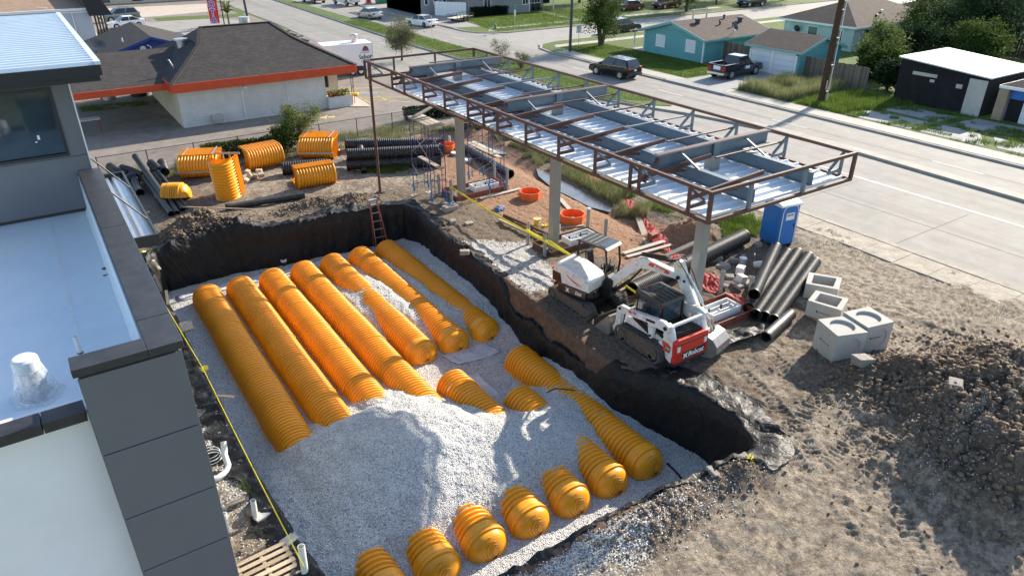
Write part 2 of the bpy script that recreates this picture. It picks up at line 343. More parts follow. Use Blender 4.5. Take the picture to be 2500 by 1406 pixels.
MDEF = dict(
 gravel=mat_gravel, site=mat_site, membrane=mat_membrane, coping=mat_coping, water=mat_water, chain=mat_chain, board=mat_fence,
 clod=lambda: mat_soil('clod_soil', (.125,.092,.066), (.36,.275,.20), 5), claywall=lambda: mat_soil('cut_clay', (.07,.045,.032), (.24,.155,.105), 3.5),
 sandpile=lambda: mat_soil('red_sand', (.27,.15,.09), (.46,.28,.175), 12),
 rubble=lambda: mat_soil('broken_concrete', (.30,.27,.23), (.52,.48,.42), 8),
 road=lambda: mat_concrete('road_concrete', (.285,.265,.235), .14, streak=.9, oil=.25), road2=lambda: mat_concrete('street_concrete', (.31,.29,.26), .1, oil=.4),
 walk=lambda: mat_concrete('pavement_concrete', (.40,.37,.32), .14, oil=.3), dusty=lambda: mat_soil('dusty_slab', (.30,.25,.19), (.56,.49,.40), 1.6), kerb=lambda: mat_concrete('kerb_concrete', (.36,.33,.28), .2),
 lot=lambda: mat_concrete('worn_asphalt', (.235,.20,.17), .22, oil=.75), drive=lambda: mat_concrete('driveway_slab', (.30,.30,.29), .15, oil=.5),
 precast=lambda: mat_concrete('precast_concrete', (.46,.44,.40), .12), lotlight=lambda: mat_concrete('tan_slab', (.50,.42,.34), .1, oil=.3),
 turf=lambda: mat_soil('turf', (.045,.075,.015), (.15,.20,.05), 2.5), earth=lambda: mat_soil('far_ground', (.09,.11,.035), (.17,.18,.07), .3),
 blade=lambda: mat_leaf('grass_blade', (.07,.13,.02), (.24,.31,.07)), drygrass=lambda: mat_leaf('weed_blade', (.13,.16,.05), (.42,.40,.22)),
 leaf=lambda: mat_leaf('leaf_green', (.035,.07,.015), (.12,.17,.035)), leafdark=lambda: mat_leaf('leaf_dark', (.012,.03,.012), (.035,.07,.025)), leaflight=lambda: mat_leaf('leaf_light', (.08,.12,.03), (.24,.27,.09)),
 leafgrey=lambda: mat_leaf('leaf_grey_green', (.10,.11,.05), (.28,.28,.16)), hedge=lambda: mat_leaf('hedge_leaf', (.01,.022,.01), (.03,.05,.02)),
 bark=lambda: mat_soil('bark', (.05,.035,.025), (.15,.11,.08), 12), pole=lambda: mat_soil('creosote_pole', (.035,.02,.012), (.11,.065,.04), 6),
 orange=lambda: paint('orange_plastic', (.87,.355,.011), .38, .09, .7, dirt=(.74,.42,.13), dirt_amt=.30, spec=.5), orange2=lambda: paint('orange_plastic_pale', (.87,.37,.015), .36, .07, 1.3),
 orange3=lambda: paint('orange_plastic_groove', (.42,.12,.004), .5, .07, 1.3), fabric=lambda: mat_fabric('black_geotextile', (.007,.007,.007), (.018,.0175,.017), .55), mat=lambda: mat_fabric('grey_geotextile', (.50,.49,.51), (.66,.65,.66), .8, 3.0),
 hdpe=lambda: paint('black_pipe_plastic', (.015,.015,.016), .48, .3, 5, dirt=(.12,.105,.09), dirt_amt=.38), hdpein=lambda: paint('black_pipe_inside', (.006,.006,.006), .6),
 brown=lambda: paint('oxide_primer_steel', (.098,.044,.031), .6, .3, 3, dirt=(.17,.08,.052), dirt_amt=.35), redform=lambda: paint('red_form_steel', (.23,.045,.025), .65, .3, 4, dirt=(.25,.17,.12), dirt_amt=.4),
 steel=lambda: paint('grey_primer_steel', (.15,.185,.215), .5, .14, 2, dirt=(.22,.24,.25), dirt_amt=.3), column=lambda: paint('grey_column_steel', (.27,.265,.25), .5, .1, 1.5, dirt=(.22,.2,.18), dirt_amt=.3),
 deck=lambda: paint('white_deck_steel', (.74,.77,.80), .42, .05, 2, metal=0.0, dirt=(.5,.52,.54), dirt_amt=.25), galv=lambda: paint('galvanised_steel', (.55,.56,.57), .35, .15, 8, metal=.75),
 cladding=lambda: paint('slate_grey_cladding', (.135,.142,.155), .5, .06, .8), whitewall=lambda: paint('white_render', (.86,.86,.86), .65, .04, .7, bump=.2, bsc=150), roofmetal=lambda: paint('silver_blue_roof_steel', (.60,.68,.74), .4, .05, 1, metal=.15), stone=lambda: paint('white_stone', (.68,.67,.645), .8, .15, 20),
 fascia=lambda: paint('black_fascia', (.014,.014,.017), .55, .15, 3), winframe=lambda: paint('dark_window_frame', (.02,.022,.025), .45), glass=lambda: mat_glass('dark_glass'), glassb=lambda: mat_glass('blue_glass', (.025,.04,.05), .04), carglass=lambda: mat_glass('car_glass', (.008,.01,.012), .05),
 white=lambda: paint('white_paint', (.78,.78,.77), .4, .05, 2, dirt=(.5,.46,.4), dirt_amt=.28), mwhite=lambda: paint('machine_white', (.76,.76,.745), .36, .05, 4, dirt=(.42,.36,.29), dirt_amt=.40, coat=.15), red=lambda: paint('machine_red', (.62,.03,.018), .33, .06, 2, dirt=(.40,.10,.07), dirt_amt=.22, coat=.3), ored=lambda: paint('orange_red_decal', (.72,.075,.02), .4), black=lambda: paint('machine_black', (.012,.012,.013), .4, .3, 5, dirt=(.07,.06,.05), dirt_amt=.35), blackg=lambda: paint('gloss_black', (.01,.01,.012), .2, .2, 5, coat=.4),
 rubber=lambda: paint('track_rubber', (.05,.051,.055), .75, .35, 5, bump=.5, dirt=(.19,.165,.135), dirt_amt=.45), mud=lambda: mat_soil('dried_mud', (.12,.09,.07), (.27,.22,.17), 12), tyre=lambda: paint('tyre', (.012,.012,.012), .8, .2), rim=lambda: paint('alloy_rim', (.55,.56,.58), .3, .1, 9, metal=.7), rimdark=lambda: paint('dark_rim', (.04,.04,.045), .35, .1, 9, metal=.6), bucket=lambda: paint('worn_bucket_steel', (.30,.29,.27), .42, .25, 4, metal=.45, dirt=(.3,.25,.19), dirt_amt=.4),
 wood=lambda: mat_fence('pale_lumber', (.36,.27,.175), (.62,.50,.36)), plank=lambda: mat_fence('weathered_plank', (.30,.26,.21), (.58,.53,.45)), woodold=lambda: mat_fence('stained_board', (.22,.19,.155), (.48,.44,.38)), yellow=lambda: paint('yellow_plastic', (.80,.58,.01), .4, .08), tape=lambda: paint('yellow_tape', (.85,.74,.03), .45, .1, 6), blue=lambda: paint('blue_strap', (.01,.20,.52), .6), sump=lambda: paint('orange_sump_plastic', (.80,.15,.03), .5, .1, 3, dirt=(.62,.25,.12), dirt_amt=.3), potty=lambda: paint('blue_cabin_plastic', (.010,.15,.47), .4, .08, 1.5, dirt=(.05,.13,.3), dirt_amt=.25), pottyroof=lambda: paint('pale_cabin_roof', (.66,.69,.71), .5), net=lambda: paint('red_netting', (.55,.045,.04), .6, .15), purple=lambda: paint('violet_scaffold_paint', (.045,.04,.15), .5, .3, 5), pvc=lambda: paint('white_pvc', (.72,.72,.69), .4, .06, 5, dirt=(.45,.4,.33), dirt_amt=.3), greypvc=lambda: paint('grey_bollard_steel', (.30,.30,.285), .5, .12, 3, dirt=(.3,.26,.2), dirt_amt=.3),
 orangetrim=lambda: paint('orange_fascia_paint', (.62,.085,.025), .65, .1, 2, dirt=(.5,.13,.06), dirt_amt=.3), brickwhite=lambda: mat_siding('white_painted_block', (.60,.575,.54), .2, 2, .25), cream=lambda: paint('cream_wall', (.55,.48,.36), .8, .1, 1, dirt=(.33,.28,.2), dirt_amt=.3), shinglek=lambda: mat_shingle('charcoal_shingle', (.055,.048,.045), (.085,.076,.072)), shingleb=lambda: mat_shingle('brown_shingle', (.105,.078,.064), (.15,.115,.095)), shinglet=lambda: mat_shingle('tan_shingle', (.16,.12,.09), (.22,.17,.135)),
 teal=lambda: mat_siding('teal_siding', (.135,.36,.37), .3, 2, .25, .06), tealtrim=lambda: paint('teal_trim', (.20,.40,.40), .6), teald=lambda: mat_siding('teal_siding_dark', (.12,.33,.345), .32, 2, .9, .06), mint=lambda: mat_siding('pale_mint_siding', (.50,.58,.55), .16, 2, .8), greyhouse=lambda: mat_siding('grey_clapboard', (.27,.27,.28), .2, 2, .6), bluesid=lambda: mat_siding('blue_board_siding', (.02,.05,.21), .2, 0, .6), tar=lambda: mat_soil('tar_paper', (.010,.010,.012), (.026,.025,.027), 2), plywood=lambda: paint('raw_plywood', (.33,.25,.17), .85, .18, 2), whiteroof=lambda: paint('white_coated_roof', (.74,.74,.74), .6, .1, 1, dirt=(.4,.4,.38), dirt_amt=.25), bluewall=lambda: paint('bright_blue_wall', (.03,.15,.48), .6), greywall=lambda: paint('pale_grey_wall', (.46,.47,.49), .7, .05, .6), brownroof=lambda: mat_soil('rusty_flat_roof', (.20,.125,.08), (.36,.245,.17), 1.2), garagedoor=lambda: mat_siding('white_garage_door', (.68,.70,.72), .5, 2, .5, .03),
 silver=lambda: paint('silver_car_paint', (.50,.49,.45), .25, .04, 1, metal=.6, coat=.6), carwhite=lambda: paint('white_car_paint', (.78,.78,.78), .25, .03, 1, coat=.7), carblack=lambda: paint('black_car_paint', (.007,.007,.010), .2, .1, 1, coat=.4), carred=lambda: paint('dark_red_car_paint', (.10,.012,.014), .22, .1, 1, coat=.7), cargrey=lambda: paint('grey_green_car_paint', (.20,.23,.22), .25, .05, 1, metal=.5, coat=.6), carnavy=lambda: paint('dark_pickup_paint', (.016,.017,.026), .2, .1, 1, coat=.7), chrome=lambda: paint('chrome', (.7,.7,.7), .18, .05, 3, metal=.95), light=lambda: paint('clear_lamp', (.75,.75,.72), .15), tail=lambda: paint('red_lamp', (.45,.012,.012), .2), plate=lambda: paint('plate_white', (.72,.72,.72), .5), 
 yline=lambda: paint('worn_yellow_line', (.62,.50,.14), .8, .2, 4, dirt=(.24,.21,.17), dirt_amt=.45), wline=lambda: paint('worn_white_line', (.66,.65,.62), .8, .1, 4, dirt=(.43,.4,.36), dirt_amt=.45), bline=lambda: paint('worn_blue_mark', (.20,.30,.45), .85, .2, 5, dirt=(.24,.21,.18), dirt_amt=.55), grass_sign=lambda: paint('green_sign', (.01,.20,.11), .5), flag=lambda: paint('red_flag_cloth', (.68,.03,.03), .7), flagblue=lambda: paint('blue_print', (.05,.06,.45), .7), clear=lambda: mat_clear('clear_plastic_wrap', (.82,.86,.9), .28), hay=lambda: paint('ladder_fibreglass', (.32,.10,.07), .55), alu=lambda: paint('aluminium', (.62,.62,.62), .35, .1, 5, metal=.8), gunmetal=lambda: paint('dark_gunmetal', (.05,.055,.06), .45, .1, 3, metal=.3), darkwood=lambda: paint('dark_wood', (.05,.035,.028), .8), grout=lambda: paint('joint_dark', (.12,.11,.095), .9), cloth=lambda: paint('white_cloth', (.7,.7,.7), .8))
# ------------------------------------------------------------ setting: ground sheets and roads
def struct(o): o['kind'] = 'structure'; return o
def flat(name, poly, z, mat, parent=None):
    mb = MB(); mb.add([(p[0], p[1], z) for p in poly], [tuple(range(len(poly)))]); o = mb.build(name, mat, parent)
    return struct(o) if parent is None else o
def raised(name, poly, z0, z1, mat, parent=None, bevel=0):
    o = MB().prism([(p[0], p[1]) for p in poly], z0, z1).build(name, mat, parent, bevel=bevel)
    return struct(o) if parent is None else o
SX0, SX1, SY0, SY1 = -7.0, 31.2, 0.6, 45.6
gm = MB(); BIG = 900
for x0, y0, x1, y1 in ((-BIG, -BIG, BIG, SY0), (-BIG, SY1, BIG, BIG), (-BIG, SY0, SX0, SY1), (SX1, SY0, BIG, SY1)): gm.add([(x0,y0,-.03),(x1,y0,-.03),(x1,y1,-.03),(x0,y1,-.03)], [(0,1,2,3)])
struct(gm.build('ground', m('earth')))
flat('parking_lot', [(-25, SY1), (31.2, SY1), (31.0, 60), (29.6, 70), (29.8, 100), (31, 240), (-60, 240), (-60, SY1)], 0.0, m('lot'))
flat('road', [(31.15, -120), (48.2, -120), (48.2, 400), (33, 400), (30.4, 104), (29.6, 88), (29.0, 69), (30.6, 58), (31.15, 46)], .006, m('road'))
flat('side_street', [(47.9, 66), (49.6, 69.4), (52.5, 70.6), (260, 70.6), (260, 79.4), (52, 79.4), (49.8, 80.6), (47.9, 83)], .010, m('road2'))
# expansion joints and lane paint of the near carriageway
jm = MB()
for k in range(34):
    y = 3+k*6.1; jm.box(31.3 if y < 46 else 30.6, y, .0065, 37.8, y+.035, .0105)
struct(jm.build('road_joint', m('grout')))
jl = MB(); jl.box(34.6, -60, .0065, 34.64, 130, .0105); jl.box(45.0, -60, .0065, 45.03, 200, .0105); struct(jl.build('road_joint', m('grout')))
struct(MB().box(38.35, -60, .0065, 38.5, 24.5, .0112).build('lane_line', m('wline')))
for k in range(14):
    struct(MB().box(44.95, -30+k*12, .011, 45.06, -27+k*12, .0155).build('lane_line', m('wline')))
# median
NK = [(39.4, 240), (39.2, 135), (38.4, 108), (37.85, 88), (37.6, 77), (37.85, 62), (37.95, 47.7), (38.4, 45), (39.4, 41.2), (41.0, 36.7), (42.2, 31), (42.5, 25), (42.2, 19), (42.0, 14), (41.9, -60)]
FK = [(42.8, -60), (42.9, 14), (43.1, 19), (43.3, 25), (43.15, 31), (42.6, 36), (41.95, 40), (41.8, 45), (41.8, 60), (41.5, 75), (41.3, 85), (40.9, 99), (41.5, 134), (41.7, 240)]
raised('median_kerb', NK+FK, -.02, .15, m('kerb'), bevel=.03)
raised('median_grass', [(x+.2, y) for x, y in NK[:9]]+[(41.2, 39.6)]+[(x-.2, y) for x, y in FK[6:]], .1, .19, m('turf'))
# far side of the road: kerbs, lawns, pavements, driveways
SB = [(48.15, -120), (48.0, 44), (47.95, 64.5), (48.6, 67.6), (50.2, 69.7), (53, 70.5), (130, 70.5), (130, -120)]
raised('kerb', SB, -.03, .13, m('kerb'), bevel=.02)
raised('lawn', [(48.4, -120), (48.25, 44), (48.2, 64.4), (48.85, 67.4), (50.4, 69.4), (53.1, 70.25), (129, 70.25), (129, -120)], .1, .15, m('turf'))
NB = [(48.1, 260), (48.1, 83.4), (49.0, 81.2), (50.6, 80.0), (53, 79.5), (130, 79.5), (130, 260)]
raised('kerb', NB, -.03, .13, m('kerb'), bevel=.02)
raised('lawn', [(49.2, 128), (48.4, 83.5), (49.2, 81.4), (50.8, 80.3), (53.1, 79.8), (129, 79.8), (129, 128)], .1, .15, m('turf'))
raised('pavement', [(48.3, -120), (50.0, -120), (49.9, 60), (50.4, 64.4), (48.4, 64.6), (48.25, 44)], .12, .158, m('walk'))
raised('pavement', [(50.2, 66.6), (51.0, 68.0), (100, 68.1), (100, 66.9)], .12, .158, m('walk'))
raised('pavement', [(51.5, 82.6), (95, 82.4), (95, 83.6), (52.2, 83.8), (50.4, 81.4), (51.6, 80.9)], .12, .158, m('walk'))
raised('footpath', [(66.2, 83.4), (67.2, 83.4), (68.3, 94.4), (67.3, 94.4)], .12, .156, m('walk'))
raised('forecourt', [(48.15, 86.5), (51.8, 85.3), (54.6, 94.6), (54.6, 98), (64, 99.5), (64, 240), (48.15, 240)], .12, .162, m('road2'))
raised('driveway', [(47.98, 40.2), (49.5, 41.2), (58.4, 41.2), (58.4, 46.3), (49.6, 46.3), (47.98, 47.4)], .12, .166, m('drive'))
dr = struct(bpy.data.objects.new('driveway', None)); C.objects.link(dr)
SL = [[(50.3, 25.6), (50.3, 30.6), (53.2, 30.2), (53.2, 25.4)], [(50.3, 20.6), (50.3, 25.0), (53.3, 24.8), (53.3, 22.3)], [(50.6, 19.9), (53.2, 21.4), (53.2, 16.2), (50.6, 16.0)], [(54.0, 25.6), (54.0, 30.0), (56.4, 29.6), (56.4, 25.4)], [(54.2, 20.8), (54.2, 24.8), (57.2, 24.4), (57.2, 20.9)], [(54.2, 15.0), (54.2, 20.2), (57.6, 20.3), (57.6, 15)]]
for p in SL: raised('slab', p, .1, .172, m('drive'), dr, bevel=.02)
# near side pavement slabs beside the kerb
nk = MB().prism([(31.0, -30), (31.3, -30), (31.3, 44), (31.0, 44)], -.05, .035); struct(nk.build('kerb', m('dusty')))
pv = struct(bpy.data.objects.new('pavement', None)); C.objects.link(pv)
for k in range(17):
    y = 2.0+k*1.52
    if y < 24: MB().prism([(29.35+.05*math.sin(k*2.1), y), (30.97, y), (30.97, y+1.512), (29.35+.05*math.sin(k*2.1+2), y+1.512)], -.08, .018+.008*math.sin(k*1.7)).build('slab', m('dusty'), pv, bevel=.012)
# restaurant lot: light slabs, parking paint
flat('tan_forecourt', [W(250, 22)[:2], W(505, 10)[:2], W(520, 28)[:2], W(380, 41)[:2], W(330, 44)[:2], W(262, 36)[:2]], .008, m('lotlight'))
flat('concrete_forecourt', [W(150, 85)[:2], W(300, 60)[:2], W(388, 52)[:2], W(540, 45)[:2], W(660, 62)[:2], W(690, 80)[:2], W(560, 75)[:2], W(440, 105)[:2], W(330, 110)[:2]], .006, m('road2'))
flat('grass_strip', [W(375, 45)[:2], W(440, 41)[:2], W(560, 36)[:2], W(585, 33)[:2], W(545, 22)[:2], W(592, 27)[:2], W(600, 42)[:2], W(500, 47)[:2], W(385, 53)[:2]], .02, m('turf'))
flat('pavement', [W(855, 262)[:2], W(905, 262)[:2], W(898, 255)[:2], W(840, 222)[:2], W(828, 228)[:2]], .05, m('lotlight'))
ly = MB()
for a, b in (((826, 218), (980, 212)), ((868, 240), (1040, 236)), ((882, 241), (905, 252)), ((922, 235), (952, 249)), ((1000, 250), (870, 242))):
    ly.bar(W(*a, .006), W(*b, .006), .13, .008)
struct(ly.build('parking_line', m('yline')))
struct(MB().bar(W(878, 228, .006), W(922, 227, .006), .9, .008).build('accessible_bay_mark', m('bline')))
struct(MB().add([tuple(W(*p, .006)) for p in ((778, 288), (800, 282), (800, 285), (818, 283), (817, 287), (800, 288), (800, 291))], [tuple(range(7))]).build('painted_arrow', m('yline')))

# ------------------------------------------------------------ the site: terrain with the pit cut in
RIM = [(2.25, 33.2), (2.2, 28), (2.25, 22), (2.3, 17), (2.55, 13), (2.9, 9.9), (6.2, 9.62), (9.7, 9.75), (12.6, 9.5), (14.5, 9.3), (15.2, 10.6), (15.15, 12.4), (14.3, 13.9), (13.95, 14.9), (13.9, 16.2), (14.15, 19.2), (14.3, 23.2), (14.5, 27.5), (14.9, 31.0), (14.6, 32.5), (11.8, 32.9), (8.6, 33.1), (5.2, 33.6)]
SAND = [W(*p) for p in ((1000, 330), (1180, 300), (1260, 360), (1360, 425), (1470, 500), (1600, 545), (1740, 590), (1660, 640), (1520, 650), (1440, 605), (1300, 560), (1180, 510), (1080, 470), (1050, 420))]
GRV = [W(*p) for p in ((1075, 600), (1180, 585), (1290, 600), (1345, 650), (1360, 700), (1290, 715), (1180, 660), (1120, 650))]
GRV2 = [W(*p) for p in ((1230, 1406), (1330, 1340), (1480, 1260), (1620, 1210), (1680, 1220), (1600, 1290), (1560, 1406))]
GRV3 = [(1.2, 22), (2.3, 22), (2.3, 14), (1.2, 15)]
MOUNDS = [(*W(2260, 985)[:2], 1.7, 1.5, .95), (*W(2440, 930)[:2], 1.8, 1.6, .9), (*W(2350, 1110)[:2], 1.8, 1.3, 1.1), (*W(2470, 1230)[:2], 1.3, 1.0, .9), (*W(2120, 930)[:2], 1.2, .9, .4), (*W(2420, 1050)[:2], 1.8, 1.4, .8),
          (*W(500, 555)[:2], .95, .95, .85), (*W(440, 580)[:2], .9, .8, .5), (*W(575, 560)[:2], 1.0, .7, .4), (*W(760, 505)[:2], 1.3, .6, .38), (*W(855, 495)[:2], 1.2, .6, .32),
          (*W(1690, 580)[:2], 1.25, 1.0, .85), (*W(1610, 575)[:2], .8, .7, .3), (*W(1640, 1240)[:2], 1.0, .5, .28), (*W(1800, 1160)[:2], .7, .5, .3), (*W(1560, 1300)[:2], .9, .5, .2), (*W(1750, 690)[:2], 1.0, 1.2, .25)]
TRK = [np.array([W(*p)[:2] for p in q]) for q in (((1840, 880), (1930, 960), (2030, 1080), (2120, 1230), (2190, 1420)), ((1660, 960), (1800, 1040), (1930, 1180), (1990, 1300), (2000, 1450)), ((2060, 780), (2200, 800), (2330, 850), (2480, 900)), ((1560, 1380), (1700, 1290), (1850, 1200), (2000, 1060), (2080, 960)))]
def site_h(x, y, d=None):
    x = np.asarray(x, float); y = np.asarray(y, float)
    h = .07*fbm(x*.35, y*.35, 3, 0)+.05*fbm(x*1.6, y*1.6, 3, 2)+.05*np.maximum(0, fbm(x*2.3+7, y*2.3, 4, 3)-.1)
    rough = sstep(30, 24, y)*.6+.4
    h = h+rough*.06*fbm(x*4.2, y*4.2, 4, 1, .6)
    # wheel ruts and track prints on the bare apron
    ap = sstep(14.5, 16.5, x)*sstep(14, 11, y)
    h = h+ap*.05*np.sin((x*.8+y*.6)*2.6+2*fbm(x*.3, y*.3, 2, 3))*sstep(.0, .5, fbm(x*.25+5, y*.25, 2, 4)+.35)
    h = h+ap*.022*np.sin((x*.55-y*.83)*30+3*fbm(x*.6, y*.6, 2, 5))*sstep(.15, .35, fbm(x*.5, y*.5, 2, 2))
    # prints of rubber tracks pressed into the apron
    if x.size > 2000:
        for T in TRK:
            best = np.full(x.shape, 9.); sc_ = np.zeros(x.shape); cum = 0
            for a, b in zip(T[:-1], T[1:]):
                e = b-a; l = np.hypot(*e); t = np.clip(((x-a[0])*e[0]+(y-a[1])*e[1])/(l*l), 0, 1); dd = ((x-a[0])*e[1]-(y-a[1])*e[0])/l; dist = np.hypot(x-a[0]-t*e[0], y-a[1]-t*e[1]); k = dist < np.abs(best); best = np.where(k, dist*np.sign(dd), best); sc_ = np.where(k, cum+t*l, sc_); cum += l
            band = sstep(.27, .2, np.abs(np.abs(best)-.74))*sstep(-.3, .1, fbm(x*.8, y*.8, 3, 5)); h = h+band*(-.045+.034*np.sin(sc_*2*np.pi/.19+np.abs(best)*3))+sstep(.14, .02, np.abs(np.abs(best)-.74-.32))*.03*band.max()*sstep(-.2, .2, fbm(x*.7, y*.7, 2, 1))*(dist < 3)
    # hoof-like dimples in the sand
    sm = sstep(.4, -.3, sdist(SAND, x, y)); h = h*(1-.5*sm)+sm*.07*(np.abs(fbm(x*3.2, y*3.2, 3, 4))-.25)
    for cx, cy, rx, ry, hh in MOUNDS:
        q = np.exp(-(((x-cx)/rx)**2+((y-cy)/ry)**2)); h = h+hh*q*(1+.5*fbm(x*1.7, y*1.7, 4, 3)+.42*(.5-np.abs(fbm(x*3.7, y*3.7, 4, 0))))
    # drainage swale with standing water
    dx = x-(23.2+.035*(y-25)); h = h-.28*np.exp(-(dx/.75)**2)*sstep(17.5, 20, y)*sstep(44, 40, y)
    return h*sstep(45.6, 43.5, y)*sstep(31.2, 29.2, x)*sstep(.6, 2, y)
GXS = np.concatenate([np.arange(SX0, 1, .8), np.arange(1, 14, .12), np.arange(14, 27, .052), np.arange(27, SX1-.07, .15), [SX1]]); GYS = np.concatenate([np.arange(SY0, 3, .15), np.arange(3, 14, .052), np.arange(14, SY1-.06, .12), [SY1]])
NXs, NYs = len(GXS), len(GYS)
gx, gy = np.meshgrid(GXS, GYS, indexing='ij')
sd = sdist(RIM, gx, gy); gz = site_h(gx, gy); GZ0 = gz
gz = np.where(sd < .02, -2.75, gz)
vid = np.arange(NXs*NYs).reshape(NXs, NYs)
fq = np.stack([vid[:-1, :-1], vid[1:, :-1], vid[1:, 1:], vid[:-1, 1:]], -1).reshape(-1, 4)
site = struct(nmesh('building_site_ground', np.stack([gx, gy, gz], -1).reshape(-1, 3), fq, m('site'), None, True))
def soft(P, wd, x, y): return sstep(wd, -wd, sdist(P, x+.5*fbm(x*.8, y*.8, 3, 1), y+.5*fbm(x*.8+9, y*.8, 3, 2)))
mk = np.zeros((NXs*NYs, 4), np.float32); mk[:, 3] = 1
mk[:, 0] = (soft(SAND, .5, gx, gy)*.9+sum(.9*np.exp(-(((gx-a)/1.2)**2+((gy-b)/1.0)**2)) for a, b, *_ in (MOUNDS[11], MOUNDS[12]))).clip(0, 1).ravel()
mk[:, 1] = np.maximum.reduce([soft(GRV, .5, gx, gy), soft(GRV2, .7, gx, gy)*.62, soft(GRV3, .4, gx, gy)*.45, .42*np.exp(-(((gx-MOUNDS[2][0])/1.0)**2+((gy-MOUNDS[2][1])/.8)**2))]).ravel()
pale = .62*sstep(10.2, 9.2, gy)+.45*sstep(15.5, 17.5, gx)*sstep(15, 12.5, gy)+.95*sstep(22, 24.5, gx)*sstep(18, 16, gy)+.5*sstep(33, 36, gy)*sstep(3, 9, gx)+.55*sstep(2.6, 2.2, gx)*sstep(22, 17, gy)+.6*sstep(27, 28.5, gx)
for cx, cy, rx, ry, hh in MOUNDS: pale = pale-1.1*np.exp(-(((gx-cx)/(rx*1.1))**2+((gy-cy)/(ry*1.1))**2))
mk[:, 2] = pale.clip(0, 1).ravel()
at = site.data.color_attributes.new('mask', 'FLOAT_COLOR', 'POINT'); at.data.foreach_set('color', mk.ravel())
# puddle in the swale
pp = [W(*p) for p in ((1308, 402), (1335, 415), (1375, 432), (1410, 452), (1455, 480), (1500, 500), (1490, 512), (1440, 500), (1395, 476), (1350, 455), (1315, 425))]
flat('puddle', [(p.x, p.y) for p in pp], -.13, m('water'))
flat('puddle', [(W(*p).x, W(*p).y) for p in ((1180, 335), (1250, 345), (1262, 372), (1205, 372), (1165, 352))], -.13, m('water'))

# ------------------------------------------------------------ pit walls (clay) and black geotextile liner
def resample(P, step):
    P = [Vector((p[0], p[1])) for p in P]; out = []
    n = len(P); sm_ = []
    for i in range(n):                                  # Chaikin once, keeps corners readable
        a, b = P[i], P[(i+1) % n]; sm_ += [a*.85+b*.15, a*.15+b*.85]
    n = len(sm_)
    for i in range(n):
        a, b = sm_[i], sm_[(i+1) % n]; k = max(1, int((b-a).length/step)); out += [a+(b-a)*(t/k) for t in range(k)]
    return np.array([(p.x, p.y) for p in out])
rp = resample(RIM, .09); NR = len(rp)
tg = np.roll(rp, -3, 0)-np.roll(rp, 3, 0); tg /= np.linalg.norm(tg, axis=1)[:, None]
nin = np.stack([-tg[:, 1], tg[:, 0]], 1)                 # left normal
if inpoly(RIM, rp[:1, 0]+nin[:1, 0]*.2, rp[:1, 1]+nin[:1, 1]*.2)[0] == False: nin = -nin
for _ in range(4): nin = (np.roll(nin, 1, 0)+nin+np.roll(nin, -1, 0)); nin /= np.linalg.norm(nin, axis=1)[:, None]
ss = np.concatenate([[0], np.cumsum(np.linalg.norm(np.diff(rp, axis=0), axis=1))])
def sweep(name, rows, mat, mask=None, smooth=True):
    "rows: list of (offset outwards array, z array)"
    n = len(rows); V = np.zeros((n, NR, 3))
    for i, (o, z) in enumerate(rows): V[i, :, :2] = rp-nin*np.asarray(o)[:, None]; V[i, :, 2] = z
    ids = np.arange(n*NR).reshape(n, NR); F = np.stack([ids[:-1], np.roll(ids[:-1], -1, 1), np.roll(ids[1:], -1, 1), ids[1:]], -1).reshape(-1, 4)
    return V, F
one = np.ones(NR); bare_ = sstep(13.2, 13.8, rp[:, 0])*sstep(14.6, 15.6, rp[:, 1])*sstep(22.6, 21.2, rp[:, 1])
zr = site_h(rp[:, 0], rp[:, 1])
rows = [(.35*one, site_h(rp[:, 0]-nin[:, 0]*.35, rp[:, 1]-nin[:, 1]*.35)-.02), (.12*one, zr+.03), (.0*one, zr-.05)]
for k in range(1, 15):
    z = -k*.165; rows.append((.16*(1-bare_)-.03*bare_-.012*k+(.05+.06*bare_)*fbm(ss*1.3, one*k*.45, 3, 1)+.05*bare_*fbm(ss*6, one*k*1.3, 2, 2), zr+z))
V, F = sweep('pit_wall', rows, None); struct(nmesh('pit_wall', V.reshape(-1, 3), F, m('claywall'), None, True))
# liner: how far it laps on the ground; bare clay on part of the road side
yy, xx = rp[:, 1], rp[:, 0]
east = sstep(13.2, 13.8, xx); bare = east*sstep(14.6, 15.6, yy)*sstep(22.6, 21.2, yy)
lap = .38+.28*fbm(ss*.55, one*.3, 4, 3)+.30*fbm(ss*2.3, one, 3, 0)
lap = lap+east*sstep(14.2, 13, yy)*.75+sstep(9, 11, xx)*sstep(31, 32.5, yy)*.25+sstep(2.9, 2.4, xx)*.22
lap = np.clip(lap, .06, 1.5)
lap = np.where((xx > 3) & (xx < 14) & (yy < 10.2), .12+.5*np.abs(lap-.38), lap)
top = bare*(.68+.35*fbm(ss*.9, one*2, 3, 2))             # depth where the liner starts
rows = []
for k in range(9):
    u = 1-k/8; o = lap*u*(1-bare); gz_ = site_h(rp[:, 0]-nin[:, 0]*o, rp[:, 1]-nin[:, 1]*o)
    fold = .07*fbm(ss*2.4+o*1.5, o*3+3, 3, 1)+.20*np.maximum(0, fbm(ss*3.4+o*1.0, o*1.3, 2, 4))
    rows.append((o-.01-.08*bare, (gz_+.035+fold)*(1-bare)-top*bare-.02*k*bare))
dep = 2.45
for k in range(1, 19):
    u = k/18; fold = (.13*fbm(ss*1.1+u*.4, one*u*1.3, 3, 5)+.12*fbm(ss*3.4+1.6*u*np.sin(ss*.7), one*u*.8, 3, 3))*(.45+.55*u)
    start = zr*(1-bare)-top*bare; rows.append((-.03-.10*min(1, k/3)-.22*u+fold-.08*bare, start+(-dep-start)*u))
V, F = sweep('liner', rows, None)
tag(nmesh('pit_liner', V.reshape(-1, 3), F, m('fabric'), None, True), 'black geotextile sheet lining the walls of the pit', 'pit liner')

